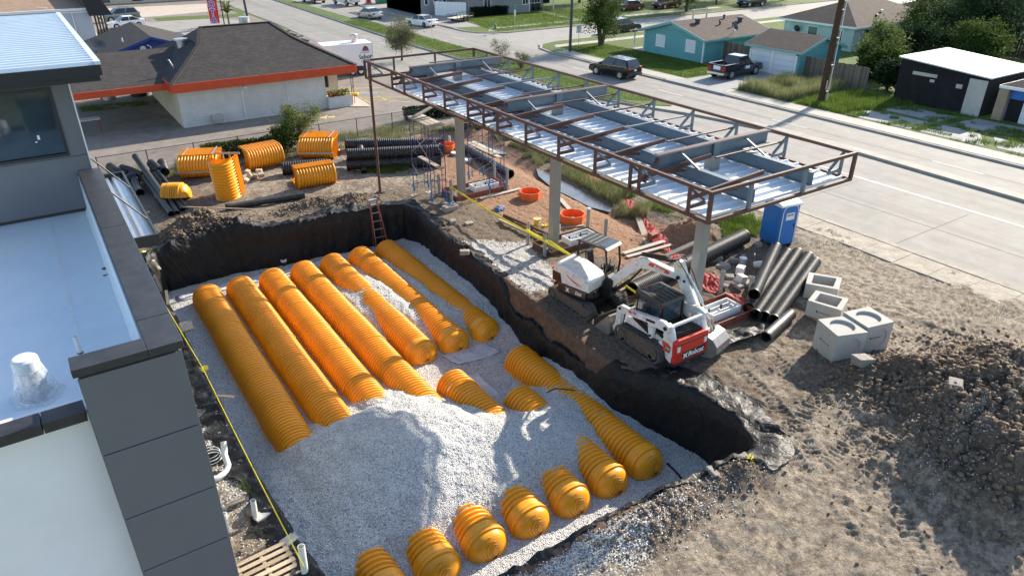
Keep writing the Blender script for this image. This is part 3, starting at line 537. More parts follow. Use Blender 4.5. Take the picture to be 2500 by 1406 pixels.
# ------------------------------------------------------------ gravel bed
FZ = -2.0                                               # chamber feet
ROWX = [4.2+1.47*i for i in range(7)]
cols = [2.2, 3.2, 4.2, 4.93, 5.67, 6.4, 7.14, 7.87, 8.61, 9.34, 10.08, 10.8, 11.55, 12.28, 13.02, 13.85, 15.3]
YS = [33.5, 31.6, 29.5, 27, 25, 23, 21.4, 20.2, 19.2, 18.0, 16.8, 15.4, 14.1, 13.25, 12.65, 11.85, 10.7, 9]
L = -2.0
GT = [ # wall, w1, r1, v, r2, v, r3, v, r4, v, r5, v, r6, v, r7, e, wall
 [L]*17,
 [L]*13+[-1.95,-1.95,-1.8,-1.7],
 [L,L,L,L,L,L,L,-1.97,-1.95,-1.82,-1.85,-1.62,-1.85,-1.6,-1.85,-1.5,-1.3],
 [L,L,L,L,L,L,-1.98,-1.95,-1.9,-1.45,-1.27,-1.28,-1.6,-1.38,-1.7,-1.3,-1.1],
 [L,L,L,L,L,-1.98,-1.97,-1.95,-1.9,-1.5,-1.40,-1.22,-1.5,-1.32,-1.6,-1.25,-1.05],
 [L,L,L,L,L,-1.97,-1.96,-1.94,-1.95,-1.92,-1.9,-1.55,-1.34,-1.32,-1.27,-1.3,-1.15],
 [L,L,L,L,L,-1.95,-1.93,-1.92,-1.95,L,L,L,L,-1.97,-1.95,-1.6,-1.35],
 [L,L,-1.99,-1.95,-1.9,-1.82,-1.8,-1.75,-1.85,L,L,L,L,L,L,-1.85,-1.6],
 [L,-1.93,-1.72,-1.58,-1.42,-1.42,-1.24,-1.38,-1.55,-1.9,L,L,L,L,-1.98,-1.88,-1.6],
 [-1.9,-1.6,-1.2,-1.1,-1.0,-.96,-.98,-1.02,-1.2,-1.62,-1.9,L,L,-1.98,-1.9,-1.45,-1.1],
 [-1.6,-1.35,-1.05,-.92,-.82,-.76,-.72,-.74,-.82,-1.08,-1.42,-1.7,-1.9,-1.6,-1.29,-1.15,-1.0],
 [-1.3,-1.2,-1.0,-.86,-.78,-.74,-.72,-.72,-.74,-.78,-.88,-1.0,-1.16,-1.2,-1.28,-1.25,-1.2],
 [-1.25,-1.2,-1.08,-1.02,-.98,-.98,-1.0,-1.02,-1.04,-1.04,-1.06,-1.08,-1.16,-1.3,-1.6,-1.6,-1.6],
 [-1.2,-1.2,-1.14,-1.2,-1.16,-1.2,-1.16,-1.22,-1.16,-1.15,-1.02,-1.2,-1.3,-1.65,-1.9,-1.85,-1.85],
 [-1.5,-1.52,-1.6,-1.6,-1.62,-1.64,-1.66,-1.66,-1.64,-1.56,-1.36,-1.6,-1.74,-1.88,L,-1.95,-1.95],
 [-1.75,-1.8,-1.88,-1.88,-1.9,-1.9,-1.9,-1.9,-1.92,-1.93,-1.95,-1.96,-1.97,L,L,L,L],
 [-1.8,-1.85,-1.85,-1.85,-1.85,-1.85,-1.85,-1.85,-1.85,-1.9,-1.9,-1.92,-1.95,-1.95,L,L,L],
 [-1.6]*17]
GT = np.array(GT); GT[9:13, :9] += np.array([.10, .16, .18, .10])[:, None]*np.array([1, 1, 1, 1, 1, 1, .9, .8, .5])
def gravel_h(x, y):
    x = np.asarray(x, float); y = np.asarray(y, float); yw = y+.25*fbm(x*.7, y*.7, 3, 4); xw = x+.10*fbm(x*.9+4, y*.9, 3, 5)
    Yr = np.array(YS[::-1]); G = GT[::-1]
    i = np.clip(np.searchsorted(Yr, yw)-1, 0, len(Yr)-2); ty = np.clip((yw-Yr[i])/(Yr[i+1]-Yr[i]), 0, 1); ty = ty*ty*(3-2*ty)*.5+ty*.5
    Cx = np.array(cols); j = np.clip(np.searchsorted(Cx, xw)-1, 0, len(Cx)-2); tx = np.clip((xw-Cx[j])/(Cx[j+1]-Cx[j]), 0, 1); tx = tx*tx*(3-2*tx)*.5+tx*.5
    h = (G[i, j]*(1-tx)+G[i, j+1]*tx)*(1-ty)+(G[i+1, j]*(1-tx)+G[i+1, j+1]*tx)*ty
    a = np.clip((h+2.02)*1.6, .12, 1)
    return h+a*(.085*fbm(x*1.1, y*1.1, 4, 0)+.045*fbm(x*4, y*4, 3, 2))+.018*(fbm(x*14, y*14, 2, 3))
nx_, ny_ = 300, 560
qx, qy = np.meshgrid(np.linspace(2.15, 15.6, nx_), np.linspace(9.2, 33.6, ny_), indexing='ij')
qz = gravel_h(qx, qy); qd = sdist(RIM, qx, qy)
vid = np.arange(nx_*ny_).reshape(nx_, ny_); fq = np.stack([vid[:-1, :-1], vid[1:, :-1], vid[1:, 1:], vid[:-1, 1:]], -1)
keep = (qd[:-1, :-1] < -.04).ravel(); fq = fq.reshape(-1, 4)[keep]
gv = nmesh('gravel_bed', np.stack([qx, qy, qz], -1).reshape(-1, 3), fq, m('gravel'), None, True)
tag(gv, 'white crushed stone filling the bottom of the lined pit', 'gravel', kind='stuff')
# ------------------------------------------------------------ stormwater chambers
AW, AH, PITCH = .6475, .76, .167
def arch(n=22):
    out = []
    for i in range(n+1):
        t = math.pi*i/n; c, s = math.cos(t), math.sin(t)
        out.append((math.copysign(abs(c)**.88, c), s**.86 if s > 1e-9 else 0))
    return out
ARC = arch()
RIB = [(0, -.072), (.12, -.070), (.21, -.018), (.28, .0), (.43, .006), (.58, .0), (.65, -.018), (.76, -.070)]
CH = {}
def chamber_mesh(n):
    if n in CH: return CH[n]
    ys = [(k+a)*PITCH for k in range(n) for a, _ in RIB]+[n*PITCH]; ds = [d for _ in range(n) for _, d in RIB]+[-.072]
    ds = [d+(.012 if i < len(RIB) else 0) for i, d in enumerate(ds)]
    vv = []; na = len(ARC)
    for y, d in zip(ys, ds):
        vv.append((-AW-.03, y, .0)); vv.append((-AW-.03, y, .02))
        vv += [(-x*(AW+d), y, z*(AH+d)+.02) for x, z in ARC]
        vv.append((AW+.03, y, .02)); vv.append((AW+.03, y, .0))
    k = na+4; vv = np.array(vv); ids = np.arange(len(ys)*k).reshape(len(ys), k)
    f = np.stack([ids[:-1, :-1], ids[:-1, 1:], ids[1:, 1:], ids[1:, :-1]], -1).reshape(-1, 4)
    o = nmesh('chamber', vv, f, m('orange'), None, True); o.data.set_sharp_from_angle(angle=R(62)); me = o.data; bpy.data.objects.remove(o); CH[n] = me; return me
def cap_mesh():
    vv = []; prof = [(.30, 1.0), (.0, 1.0), (.0, 1.035), (-.07, 1.035), (-.075, .985), (-.085, .955)]+[(-.085-.40*t, .955*math.sqrt(max(0, 1-t**2.1))) for t in (.12, .25, .4, .55, .7, .82, .91, .97, 1)]
    na = len(ARC)
    for y, s in prof: vv += [(-x*AW*s, y, z*AH*s+.02*(s > .01)) for x, z in ARC]
    ids = np.arange(len(prof)*na).reshape(-1, na); f = np.stack([ids[:-1, :-1], ids[:-1, 1:], ids[1:, 1:], ids[1:, :-1]], -1).reshape(-1, 4)
    o = nmesh('end_cap', np.array(vv), f, m('orange'), None, True); o.data.set_sharp_from_angle(angle=R(40)); me = o.data; bpy.data.objects.remove(o)
    mb = MB()
    def on(x, z):
        rho = min(.999, math.hypot(x/(AW*.955), z/(AH*.955))); t = (1-rho**2)**(1/2.1); return (x, -.085-.40*t-.002, z+.02)
    for r, cx, cz, a0, a1 in ((.13, .07, .30, 20, 330), (.18, .05, .31, 40, 300), (.24, .02, .33, 60, 290), (.30, -.02, .36, 80, 270), (.10, .02, .20, 200, 345), (.16, .0, .20, 205, 335)):
        mb.tube([on(cx+r*math.cos(R(a0+(a1-a0)*k/14)), max(.02, cz+r*1.02*math.sin(R(a0+(a1-a0)*k/14)))) for k in range(15)], .009, 5)
    e = mb.build('embossed_ring', m('orange3')); em = e.data; bpy.data.objects.remove(e)
    k = MB().cbox(on(.03, .14), .09, .03, .035).build('cap_plug', m('darkwood')); km = k.data; bpy.data.objects.remove(k)
    return me, em, km
CAPM, EMBM, PLGM = cap_mesh()
def put(name, me, parent, loc): 
    o = bpy.data.objects.new(name, me); C.objects.link(o); o.parent = parent; o.location = loc; return o
def chamber_run(root, y_near, y_far, jig):
    y = y_near; L_ = y_far-y_near; nr = int(L_/PITCH); k = 0
    while nr > 0:
        n = min(13, nr); o = put('chamber', chamber_mesh(n), root, (jig*math.sin(k*2.3+root.location.x), y-root.location.y, .004*(k % 2))); y += n*PITCH; nr -= n; k += 1
def end_cap(root, y):
    o = put('end_cap', CAPM, root, (0, y-root.location.y, 0)); put('embossed_ring', EMBM, o, (0, 0, 0)); put('cap_plug', PLGM, o, (0, 0, 0))
RL = ['orange ribbed chamber row beside the pit wall at the grey building', 'second orange chamber row out from the grey building', 'third orange chamber row out from the grey building', 'middle orange chamber row of the seven in the pit']
for i, x in enumerate(ROWX[:4]):
    r = thing('chamber_row', RL[i], 'chamber row', (x, 12.06, FZ), 0, 'stormwater chamber rows in the pit')
    chamber_run(r, 12.06, 31.35, .012); end_cap(r, 12.06)
for i, (x, ys_) in enumerate(zip(ROWX[4:], (19.3, 17.1, 19.35))):
    nm = ('fifth', 'sixth', 'seventh')[i]
    r = thing('chamber_row', f'capped orange chamber row at ladder end of pit, {nm} out from grey building', 'chamber row', (x, 21.6, FZ), 0, 'stormwater chamber rows in the pit')
    chamber_run(r, 21.6, 31.3, .012); end_cap(r, 21.6)
    r = thing('chamber_row', ('short orange chamber row mostly buried in gravel, fifth out from grey building', 'short orange chamber row half buried beside the pit wall row', 'short orange chamber row along the pit wall below the track loader')[i], 'chamber row', (x, 12.06, FZ), 0, 'stormwater chamber rows in the pit')
    chamber_run(r, 12.06, ys_, .012); end_cap(r, 12.06)
def sheet(name, label, cat, pts, z, mat, amp=.02, th=.006):
    "loose fabric laid on the gravel: quad patch with wrinkles"
    a, b, c, d = [Vector((p[0], p[1])) for p in pts]; n = 26; vv = []
    for i in range(n+1):
        for j in range(n+1):
            u, v = i/n, j/n; p = (a*(1-u)+b*u)*(1-v)+(d*(1-u)+c*u)*v; e = min(u, 1-u, v, 1-v)
            vv.append((p.x+.03*math.sin(9*v+2*u), p.y+.03*math.sin(8*u), z+amp*float(fbm(np.array([p.x*2.2]), np.array([p.y*2.2]), 3, 2)[0])+.012*math.sin(p.x*7+p.y*4)))
    ids = np.arange((n+1)**2).reshape(n+1, n+1); f = np.stack([ids[:-1, :-1], ids[1:, :-1], ids[1:, 1:], ids[:-1, 1:]], -1).reshape(-1, 4)
    o = nmesh(name, np.array(vv), f, mat, None, True); md = o.modifiers.new('th', 'SOLIDIFY'); md.thickness = th
    return tag(o, label, cat)
sheet('geotextile_mat', 'pale grey fabric mat in front of the capped chamber rows', 'fabric mat', [W(1078, 870, FZ)[:2], W(1185, 838, FZ)[:2], W(1225, 862, FZ)[:2], W(1120, 893, FZ)[:2]], FZ+.035, m('mat'), .03)
sheet('geotextile_mat', 'narrow grey fabric strip beside the short half buried row', 'fabric mat', [W(1142, 918, FZ)[:2], W(1165, 912, FZ)[:2], W(1240, 985, FZ)[:2], W(1205, 985, FZ)[:2]], FZ+.035, m('mat'), .02)
sheet('geotextile_mat', 'white fabric strip behind the row ends below the ladder wall', 'fabric mat', [(3.0, 31.7), (12.6, 31.7), (12.6, 32.35), (3.0, 32.3)], FZ+.04, m('mat'), .02)
tag(MB().tube([W(1628, 1130, FZ+.03), W(1645, 1145, FZ+.05), W(1665, 1168, FZ+.05)], .03, 6).build('plastic_strip', m('hdpe'), smooth=True), 'thin black plastic strip on gravel beside the last end cap', 'strip')
tag(MB().tube([W(1335, 958, -1.0), W(1355, 948, -.98), W(1380, 950, -.95), W(1404, 953, -.98)], .025, 6).build('plastic_strip', m('hdpe'), smooth=True), 'bent black strap lying across the gravel near loader shadow', 'strip')
ip = thing('inspection_pipe', 'short black pipe with white ring on gravel by the pit back wall', 'pipe', W(694, 647, FZ))
MB().pipe((0,0,0), (0,0,.28), .13, .11).build('pipe_body', m('hdpe'), ip, True); MB().pipe((0,0,.2), (0,0,.33), .15, .12).build('ring', m('pvc'), ip, True)

# ------------------------------------------------------------ steel fuel canopy
FX0, FX1, FY0, FY1, FZ0, FZ1 = 14.3, 20.7, 11.95, 34.95, 6.1, 6.93
cn = thing('fuel_canopy', 'unfinished steel fuel canopy with brown edge frame and white deck', 'canopy', (17.75, 23.4, 0))
def CP(name, mb, mat, sub=None): return mb.xf(Matrix.Translation((-17.75, -23.4, 0))).build(name, m(mat), sub or cn)
def yfront(px, z=FZ0, x=FX0):
    lo, hi = 5., 60.
    for _ in range(50):
        mid = (lo+hi)/2
        if PX(x, mid, z)[0] > px: lo = mid
        else: hi = mid
    return lo
for z, wd in ((FZ0, .09), (FZ1, .085)):
    CP('front_rail', MB().bar((FX0, FY0-.045, z), (FX0, FY1+.045, z), wd, .1), 'brown'); CP('back_rail', MB().bar((FX1, FY0-.045, z), (FX1, FY1+.045, z), wd, .1), 'brown')
    CP('end_rail', MB().bar((FX0+.048, FY0, z), (FX1-.048, FY0, z), wd, .1), 'brown'); CP('end_rail', MB().bar((FX0+.048, FY1, z), (FX1-.048, FY1, z), wd, .1), 'brown')
fpx = [906, 958.6, 988, 1035, 1086.6, 1142.9, 1181, 1214.6, 1283.7, 1363, 1451, 1536, 1557.8, 1678]
fy = [yfront(p) for p in fpx]
for k, y in enumerate(fy):
    CP('post', MB().bar((FX0, y, FZ0+.05), (FX0, y, FZ1-.05), .075, .085, (0,1,0)), 'brown')
    br = CP('knee_brace', MB().bar((FX0+.03, y, FZ1-.1), (FX0+.62, y, FZ0+.27), .06, .06).bar((FX0+.04, y, FZ0+.2), (FX0+.66, y, FZ0+.2), .06, .1), 'brown' if k % 2 else 'steel')
    if k in (0, 11): continue
    CP('outrigger', MB().bar((FX0+.04, y+.02, 6.55), (17.35+.05*math.sin(k), y+.02, 6.73), .07, .14), 'brown')
    CP('strut', MB().bar((FX0+.75, y+.3, 6.5), (16.1, y-.12, 6.52), .08, .09), 'brown')
for p in ((FX0, FY0), (FX1, FY0), (FX0, FY1), (FX1, FY1)): CP('corner_post', MB().bar((*p, FZ0+.05), (*p, FZ1-.05), .1, .1, (0,1,0)), 'brown')
for y in [12.35+2.12*k for k in range(11)]:
    CP('post', MB().bar((FX1, y, FZ0+.05), (FX1, y, FZ1-.05), .075, .085, (0,1,0)), 'steel')
    CP('knee_brace', MB().bar((FX1-.03, y, FZ1-.1), (FX1-.6, y, FZ0+.27), .07, .07).bar((FX1-.04, y, FZ0+.2), (FX1-.66, y, FZ0+.2), .06, .1), 'steel')
    CP('tie_rod', MB().cyl((17.2, y-.05, 6.75), (FX1-.1, y, 6.72), .035, n=8), 'brown' if int(y) % 3 else 'steel')
for x in (15.9, 18.3): CP('post', MB().bar((x, FY0, FZ0+.05), (x, FY0, FZ1-.05), .1, .1, (0,1,0)), 'steel'); CP('post', MB().bar((x, FY1, FZ0+.05), (x, FY1, FZ1-.05), .08, .08, (0,1,0)), 'brown')
for x in (16.3, 18.95): CP('girder', MB().ibeam((x, FY0+.15, 6.4), (x, 33.6, 6.4), .2, .42), 'steel')
for y in (15.0, 23.35, 31.6):
    cb = CP('cross_beam', MB().ibeam((15.15, y, 6.83), (20.35, y, 6.83), .24, .42), 'steel')
    CP('top_plate', MB().bar((15.2, y, 7.05), (20.3, y, 7.05), .2, .012), 'brown', None)
    CP('stiffener', MB().cbox((17.75, y-.125, 6.83), .26, .012, .44).cbox((17.75, y-.13, 6.6), .3, .03, .85), 'steel')
    for x in (16.15, 19.1): CP('angle_brace', MB().bar((x, y-.02, 7.0), (x+.15, y-.95, 6.5), .06, .06), 'steel')
    CP('strut', MB().bar((14.45, y-.35, 6.45), (15.25, y-.05, 6.9), .09, .12), 'brown')
    col = CP('column', MB().bar((17.75, y, 0), (17.75, y, 6.62), .36, .36, (0,1,0)), 'column'); 
    md = col.modifiers.new('b', 'BEVEL'); md.width = .02; md.segments = 2
    CP('base_plate', MB().box(17.45, y-.3, -.05, 18.05, y+.3, .04), 'column')
# deck pans with upstands; each pan is one part sharing its mesh
pm = MB(); wpan = .405; pm.box(-2.98, 0, 0, 2.98, wpan-.012, .01); pm.box(-2.98, 0, .01, 2.98, .014, .085); pm.box(-2.98, .0145, .072, 2.98, .055, .085); pm.box(-2.98, wpan-.026, .01, 2.98, wpan-.012, .05)
p0 = pm.build('deck_pan', m('deck'), cn)
npan = int((32.6-12.1)/wpan)
for k in range(npan):
    o = p0 if k == 0 else inst('deck_pan', p0, cn); o.location = (17.52-17.75+.012*math.sin(k*1.9), 12.1+k*wpan-23.4, 6.115)
for k in range(8):
    y = 13+2.4*k
    for x in (16.3, 18.95): CP('hanger_clip', MB().cyl((x-.16, y, 6.13), (x-.16, y, 6.32), .02, n=6), 'galv')
pr_ = thing('steel_prop', 'rusty round steel prop holding the far corner of the canopy', 'prop', (14.42, 34.72, 0))
MB().cyl((0,0,-.05), (0,0,7.0), .075, n=12).build('pole', m('brown'), pr_, True); MB().box(-.15,-.15,-.02,.15,.15,.03).build('foot_plate', m('brown'), pr_)
# ------------------------------------------------------------ compact machines
def track(parent, yc, wd, L_, H, r2=None, rake=0.0):
    "rubber track along local x: belt with lugs, side frame, rollers"
    r = H/2; path = []
    for k in range(13): a = R(90+180*k/12); path.append((-L_/2+r+r*math.cos(a), r+r*math.sin(a)))
    rf = r*.86
    for k in range(13): a = R(-90+180*k/12); path.append((L_/2-rf+rf*math.cos(a), rf+rf*math.sin(a)+rake*(1 if k > 6 else 0)))
    n = len(path); t = .06; inner = []
    cx = sum(p[0] for p in path)/n; cz = r
    inner = [(cx+(x-cx)*(1-2*t/L_), cz+(z-cz)*(1-2*t/H)) for x, z in path]
    mb = MB(); vv = []
    for P_ in (path, inner):
        for y in (yc-wd/2, yc+wd/2): vv += [(x, y, z) for x, z in P_]
    ff = []
    for i in range(n):
        j = (i+1) % n
        ff += [(i, j, n+j, n+i), (2*n+i, 3*n+i, 3*n+j, 2*n+j), (i, 2*n+i, 2*n+j, j), (n+i, n+j, 3*n+j, 3*n+i)]
    mb.add(vv, ff)
    # lugs every 8 cm
    seg = [(Vector(path[i]), Vector(path[(i+1) % n])) for i in range(n)]; tot = sum((b-a).length for a, b in seg); s = 0; nx = 0
    for a, b in seg:
        l = (b-a).length
        while nx < s+l:
            p = a+(b-a)*((nx-s)/l); d = (b-a).normalized(); nn = Vector((d.y, -d.x))
            if (p+nn*.1-Vector((cx, cz))).length < (p-Vector((cx, cz))).length: nn = -nn
            M_ = Matrix(((d.x, 0, nn.x), (0, 1, 0), (d.y, 0, nn.y)))
            for q in (-1, 1): mb.cbox((p.x+nn.x*.012, yc+q*wd*.24, p.y+nn.y*.012), .045, wd*.44, .05, M_)
            nx += .095
        s += l
    tr = mb.build('track_belt', m('rubber'), parent)
    sd_ = 1 if yc > 0 else -1
    f2 = [(cx+(x-cx)*(1-3.2*t/L_), cz+(z-cz)*(1-3.6*t/H)) for x, z in path]
    MB().prism(f2, yc-wd*.42, yc+wd*.36, 'y').build('track_frame', m('mud'), parent)
    for k in range(4): MB().cyl((-L_*.3+k*L_*.2, yc-wd*.46, H*.24), (-L_*.3+k*L_*.2, yc+wd*.46, H*.24), H*.12, n=14).build('roller', m('mud'), parent)
    for x_, rr in ((-L_/2+r, r*.62), (L_/2-rf, rf*.62)): MB().cyl((x_, yc-wd*.46, r if x_ < 0 else rf), (x_, yc+wd*.46, r if x_ < 0 else rf), rr, n=16).build('sprocket', m('mud'), parent)
def side_prism(name, prof, y0, y1, mat, parent, U=None, bevel=.0):
    mb = MB().prism(prof, y0, y1, 'y')
    if U is not None: mb.xf(U)
    return mb.build(name, m(mat), parent, bevel=bevel)
# --- mini excavator
ex = thing('mini_excavator', 'white mini excavator with open canopy on the ledge beside the pit', 'excavator', (15.98, 18.72, 0), R(90))
track(ex, .78, .42, 2.5, .58); track(ex, -.78, .42, 2.5, .58)
MB().box(-.75, -.57, .18, .75, .57, .5).cyl((0, 0, .45), (0, 0, .66), .5, n=20).build('undercarriage', m('black'), ex)
bl = MB().box(-1.62, -.95, .06, -1.55, .95, .42); bl.bar((-1.55, .4, .25), (-.7, .35, .3), .1, .1).bar((-1.55, -.4, .25), (-.7, -.35, .3), .1, .1); bl.build('dozer_blade', m('black'), ex)
U = Matrix.Translation((0, 0, .62))@Matrix.Rotation(R(-166), 4, 'Z')
def EX(name, mb, mat, smooth=False, bevel=0, sub=None): return mb.xf(U).build(name, m(mat), sub or ex, smooth, bevel)
EX('lower_body', MB().prism([(-1.0, -.62), (-.72, -.97), (.62, -.97), (.8, -.7), (.8, .7), (.62, .97), (-.72, .97), (-1.0, .62)], .04, .42), 'blackg', bevel=.05)
hood = MB(); v0 = [(-1.0, .43), (-1.03, .80), (-.86, 1.10), (-.2, 1.06), (.5, .86), (.72, .66), (.74, .43)]
n = len(v0); vv = []
for y, s in ((-.97, 0), (-.93, .05), (-.80, .09), (.10, .09), (.12, .0)): vv += [(x*(1-.02*(s > 0)), y, (z if i in (0, n-1) else z+s)) for i, (x, z) in enumerate(v0)]
ff = [(k*n+i, k*n+(i+1) % n, (k+1)*n+(i+1) % n, (k+1)*n+i) for k in range(4) for i in range(n)]+[tuple(range(n)), tuple(range(5*n-1, 4*n-1, -1))]
EX('engine_hood', hood.add(vv, ff), 'mwhite', bevel=.045)
EX('rear_grille', MB().box(-1.06, -.75, .46, -1.0, .75, .86), 'black')
for k in range(6): EX('grille_slat', MB().box(-1.085, -.7, .5+k*.06, -1.06, .05, .525+k*.06), 'blackg')
EX('side_grille', MB().prism([(-.98, .44), (-.98, .84), (-.62, .80), (-.55, .44)], -.992, -.968, 'y'), 'black')
for k in range(5): EX('grille_slat', MB().box(-.95, -1.006, .49+k*.07, -.62, -.992, .52+k*.07), 'blackg')
EX('side_decal', MB().prism([(-.32, .86), (-.28, .80), (.42, .56), (.10, .60)], -.985, -.967, 'y'), 'ored')
EX('tail_lamp', MB().box(-1.075, -.9, .66, -.99, -.78, .95), 'ored'); EX('tail_lamp', MB().box(-1.03, -.86, .12, -.99, -.55, .26), 'ored')
text('model_number', 'E60', .2, m('white'), ex, U@frame_M((.25, -.976, .23), (1, 0, 0), (0, 0, 1)), .004, .2, bold=.004)
bc = EX('emblem', MB().prism([(-.34, .14), (-.30, .24), (-.34, .34), (-.26, .29), (-.18, .34), (-.22, .24), (-.18, .14), (-.26, .19)], -.985, -.972, 'y'), 'white')
EX('floor_deck', MB().box(-.5, .14, .43, .8, .95, .5), 'black')
EX('console', MB().box(.1, .16, .5, .5, .3, .85).box(.1, .78, .5, .5, .92, .85), 'black', bevel=.03)
st = MB().box(-.35, .32, .5, .12, .78, .72).prism([(-.42, .7), (-.28, .7), (-.38, 1.35), (-.52, 1.33)], .34, .76, 'y'); EX('seat', st, 'blackg', bevel=.05)
EX('control_lever', MB().tube([(.35, .25, .85), (.38, .27, 1.1)], .02, 6).tube([(.35, .85, .85), (.38, .83, 1.1)], .02, 6).tube([(.68, .5, .5), (.72, .5, 1.05)], .02, 6).tube([(.68, .62, .5), (.72, .62, 1.05)], .02, 6), 'black')
for pts in ([(-.62, .12, .45), (-.66, .12, 1.2), (-.6, .12, 1.8)], [(-.62, .98, .45), (-.66, .98, 1.2), (-.6, .98, 1.8)], [(.66, .12, .45), (.72, .12, 1.1), (.62, .12, 1.76), (.5, .12, 1.8)], [(.66, .98, .45), (.72, .98, 1.1), (.62, .98, 1.76), (.5, .98, 1.8)]):
    EX('canopy_post', MB().tube(pts, .042, 8), 'blackg', True)
EX('canopy_rail', MB().tube([(-.6, .12, 1.78), (-.6, .98, 1.78)], .04, 8).tube([(.62, .12, 1.75), (.62, .98, 1.75)], .04, 8).tube([(.68, .12, .8), (.68, .98, .8)], .025, 8), 'blackg', True)
rf_ = EX('canopy_roof', MB().prism([(-.72, 1.78), (-.66, 1.86), (.62, 1.86), (.76, 1.76), (.72, 1.74), (.6, 1.8), (-.62, 1.8)], .05, 1.05, 'y'), 'gunmetal', bevel=.02)
for k in range(4): EX('roof_rib', MB().box(-.6+k*.22, .12, 1.862, -.56+k*.22, .98, 1.882), 'column', sub=rf_)
EX('roof_hatch', MB().box(.3, .16, 1.863, .62, .94, 1.872), 'glassb', sub=rf_)
# boom, arm, bucket (forward is local x)
EX('swing_post', MB().prism([(.7, .05), (1.15, .1), (1.2, .75), (.95, .95), (.75, .6)], -.16, .22, 'y').cyl((.98, .03, 0), (.98, .03, .7), .13), 'black')
EX('boom', MB().prism([(.88, .50), (.92, .72), (1.9, 1.82), (2.18, 2.06), (2.45, 2.10), (3.86, 1.93), (3.93, 1.72), (2.55, 1.72), (2.30, 1.66), (2.0, 1.40), (1.12, .42)], -.10, .16, 'y'), 'mwhite', bevel=.02)
EX('boom_decal', MB().prism([(2.62, 1.97), (2.70, 2.03), (3.42, 1.94), (3.48, 1.87), (3.42, 1.80), (2.62, 1.89)], -.108, -.099, 'y'), 'ored')
text('boom_lettering', 'Bobcat', .16, m('white'), ex, U@frame_M((3.05, -.112, 1.905), (1, 0, -.11), (.11, 0, 1)), .003, .15, bold=.003)
EX('boom_cylinder', MB().cyl((1.15, .03, .28), (1.85, .03, 1.0), .065).cyl((1.85, .03, 1.0), (2.3, .03, 1.62), .04), 'black')
EX('arm_cylinder', MB().cyl((2.25, .03, 2.18), (3.2, .03, 2.34), .065).cyl((3.2, .03, 2.34), (3.72, .03, 2.30), .035), 'black')
EX('boom_guard', MB().prism([(2.2, 2.12), (2.25, 2.22), (3.4, 2.36), (3.5, 2.26)], -.06, .12, 'y'), 'black')
EX('arm', MB().prism([(3.58, 2.30), (3.72, 2.42), (3.9, 2.36), (4.12, 1.86), (4.98, .40), (5.08, .18), (4.94, .12), (4.76, .30), (3.80, 1.66), (3.62, 1.95)], -.08, .14, 'y'), 'mwhite', bevel=.02)
EX('warning_label', MB().box(3.74, -.088, 2.18, 3.88, -.081, 2.28), 'yellow')
EX('arm_pin', MB().cyl((3.82, -.16, 1.82), (3.82, .22, 1.82), .07).cyl((4.05, -.1, 1.75), (4.05, .16, 1.75), .05), 'black')
EX('bucket_cylinder', MB().cyl((4.1, .03, 2.0), (4.75, .03, 1.15), .055).cyl((4.75, .03, 1.15), (5.12, .03, .62), .032), 'galv')
EX('bucket_link', MB().bar((5.12, -.06, .62), (5.3, -.06, .25), .03, .08).bar((5.12, .12, .62), (5.3, .12, .25), .03, .08).bar((4.85, -.08, .45), (5.12, -.08, .62), .03, .07), 'bucket')
EX('hydraulic_hose', MB().tube([(3.3, -.1, 2.3), (3.75, -.14, 2.5), (4.1, -.12, 2.1), (4.4, -.1, 1.6)], .018, 6).tube([(3.3, .16, 2.3), (3.8, .2, 2.55), (4.2, .18, 2.05), (4.5, .16, 1.5)], .018, 6), 'black', True)
bk = MB(); shell = [(5.0, .14), (5.24, .24), (5.52, .16), (5.72, -.06), (5.74, -.32), (5.58, -.52), (5.3, -.585), (4.98, -.585)]
for k in range(len(shell)-1): bk.bar((shell[k][0], .03-.0, shell[k][1]), (shell[k+1][0], .03, shell[k+1][1]), .92, .03, (0, 0, 1) if abs(shell[k+1][1]-shell[k][1]) < .2 else (1, 0, 0))
for y in (-.44, .48): bk.prism(shell+[(4.98, -.5), (5.1, -.2)], y, y+.025, 'y')
bk.cyl((5.1, -.15, .2), (5.1, .21, .2), .06); EX('bucket', bk, 'bucket')
for k in range(5): EX('bucket_tooth', MB().box(4.84, -.38+k*.19, -.60, 5.0, -.31+k*.19, -.565), 'bucket')

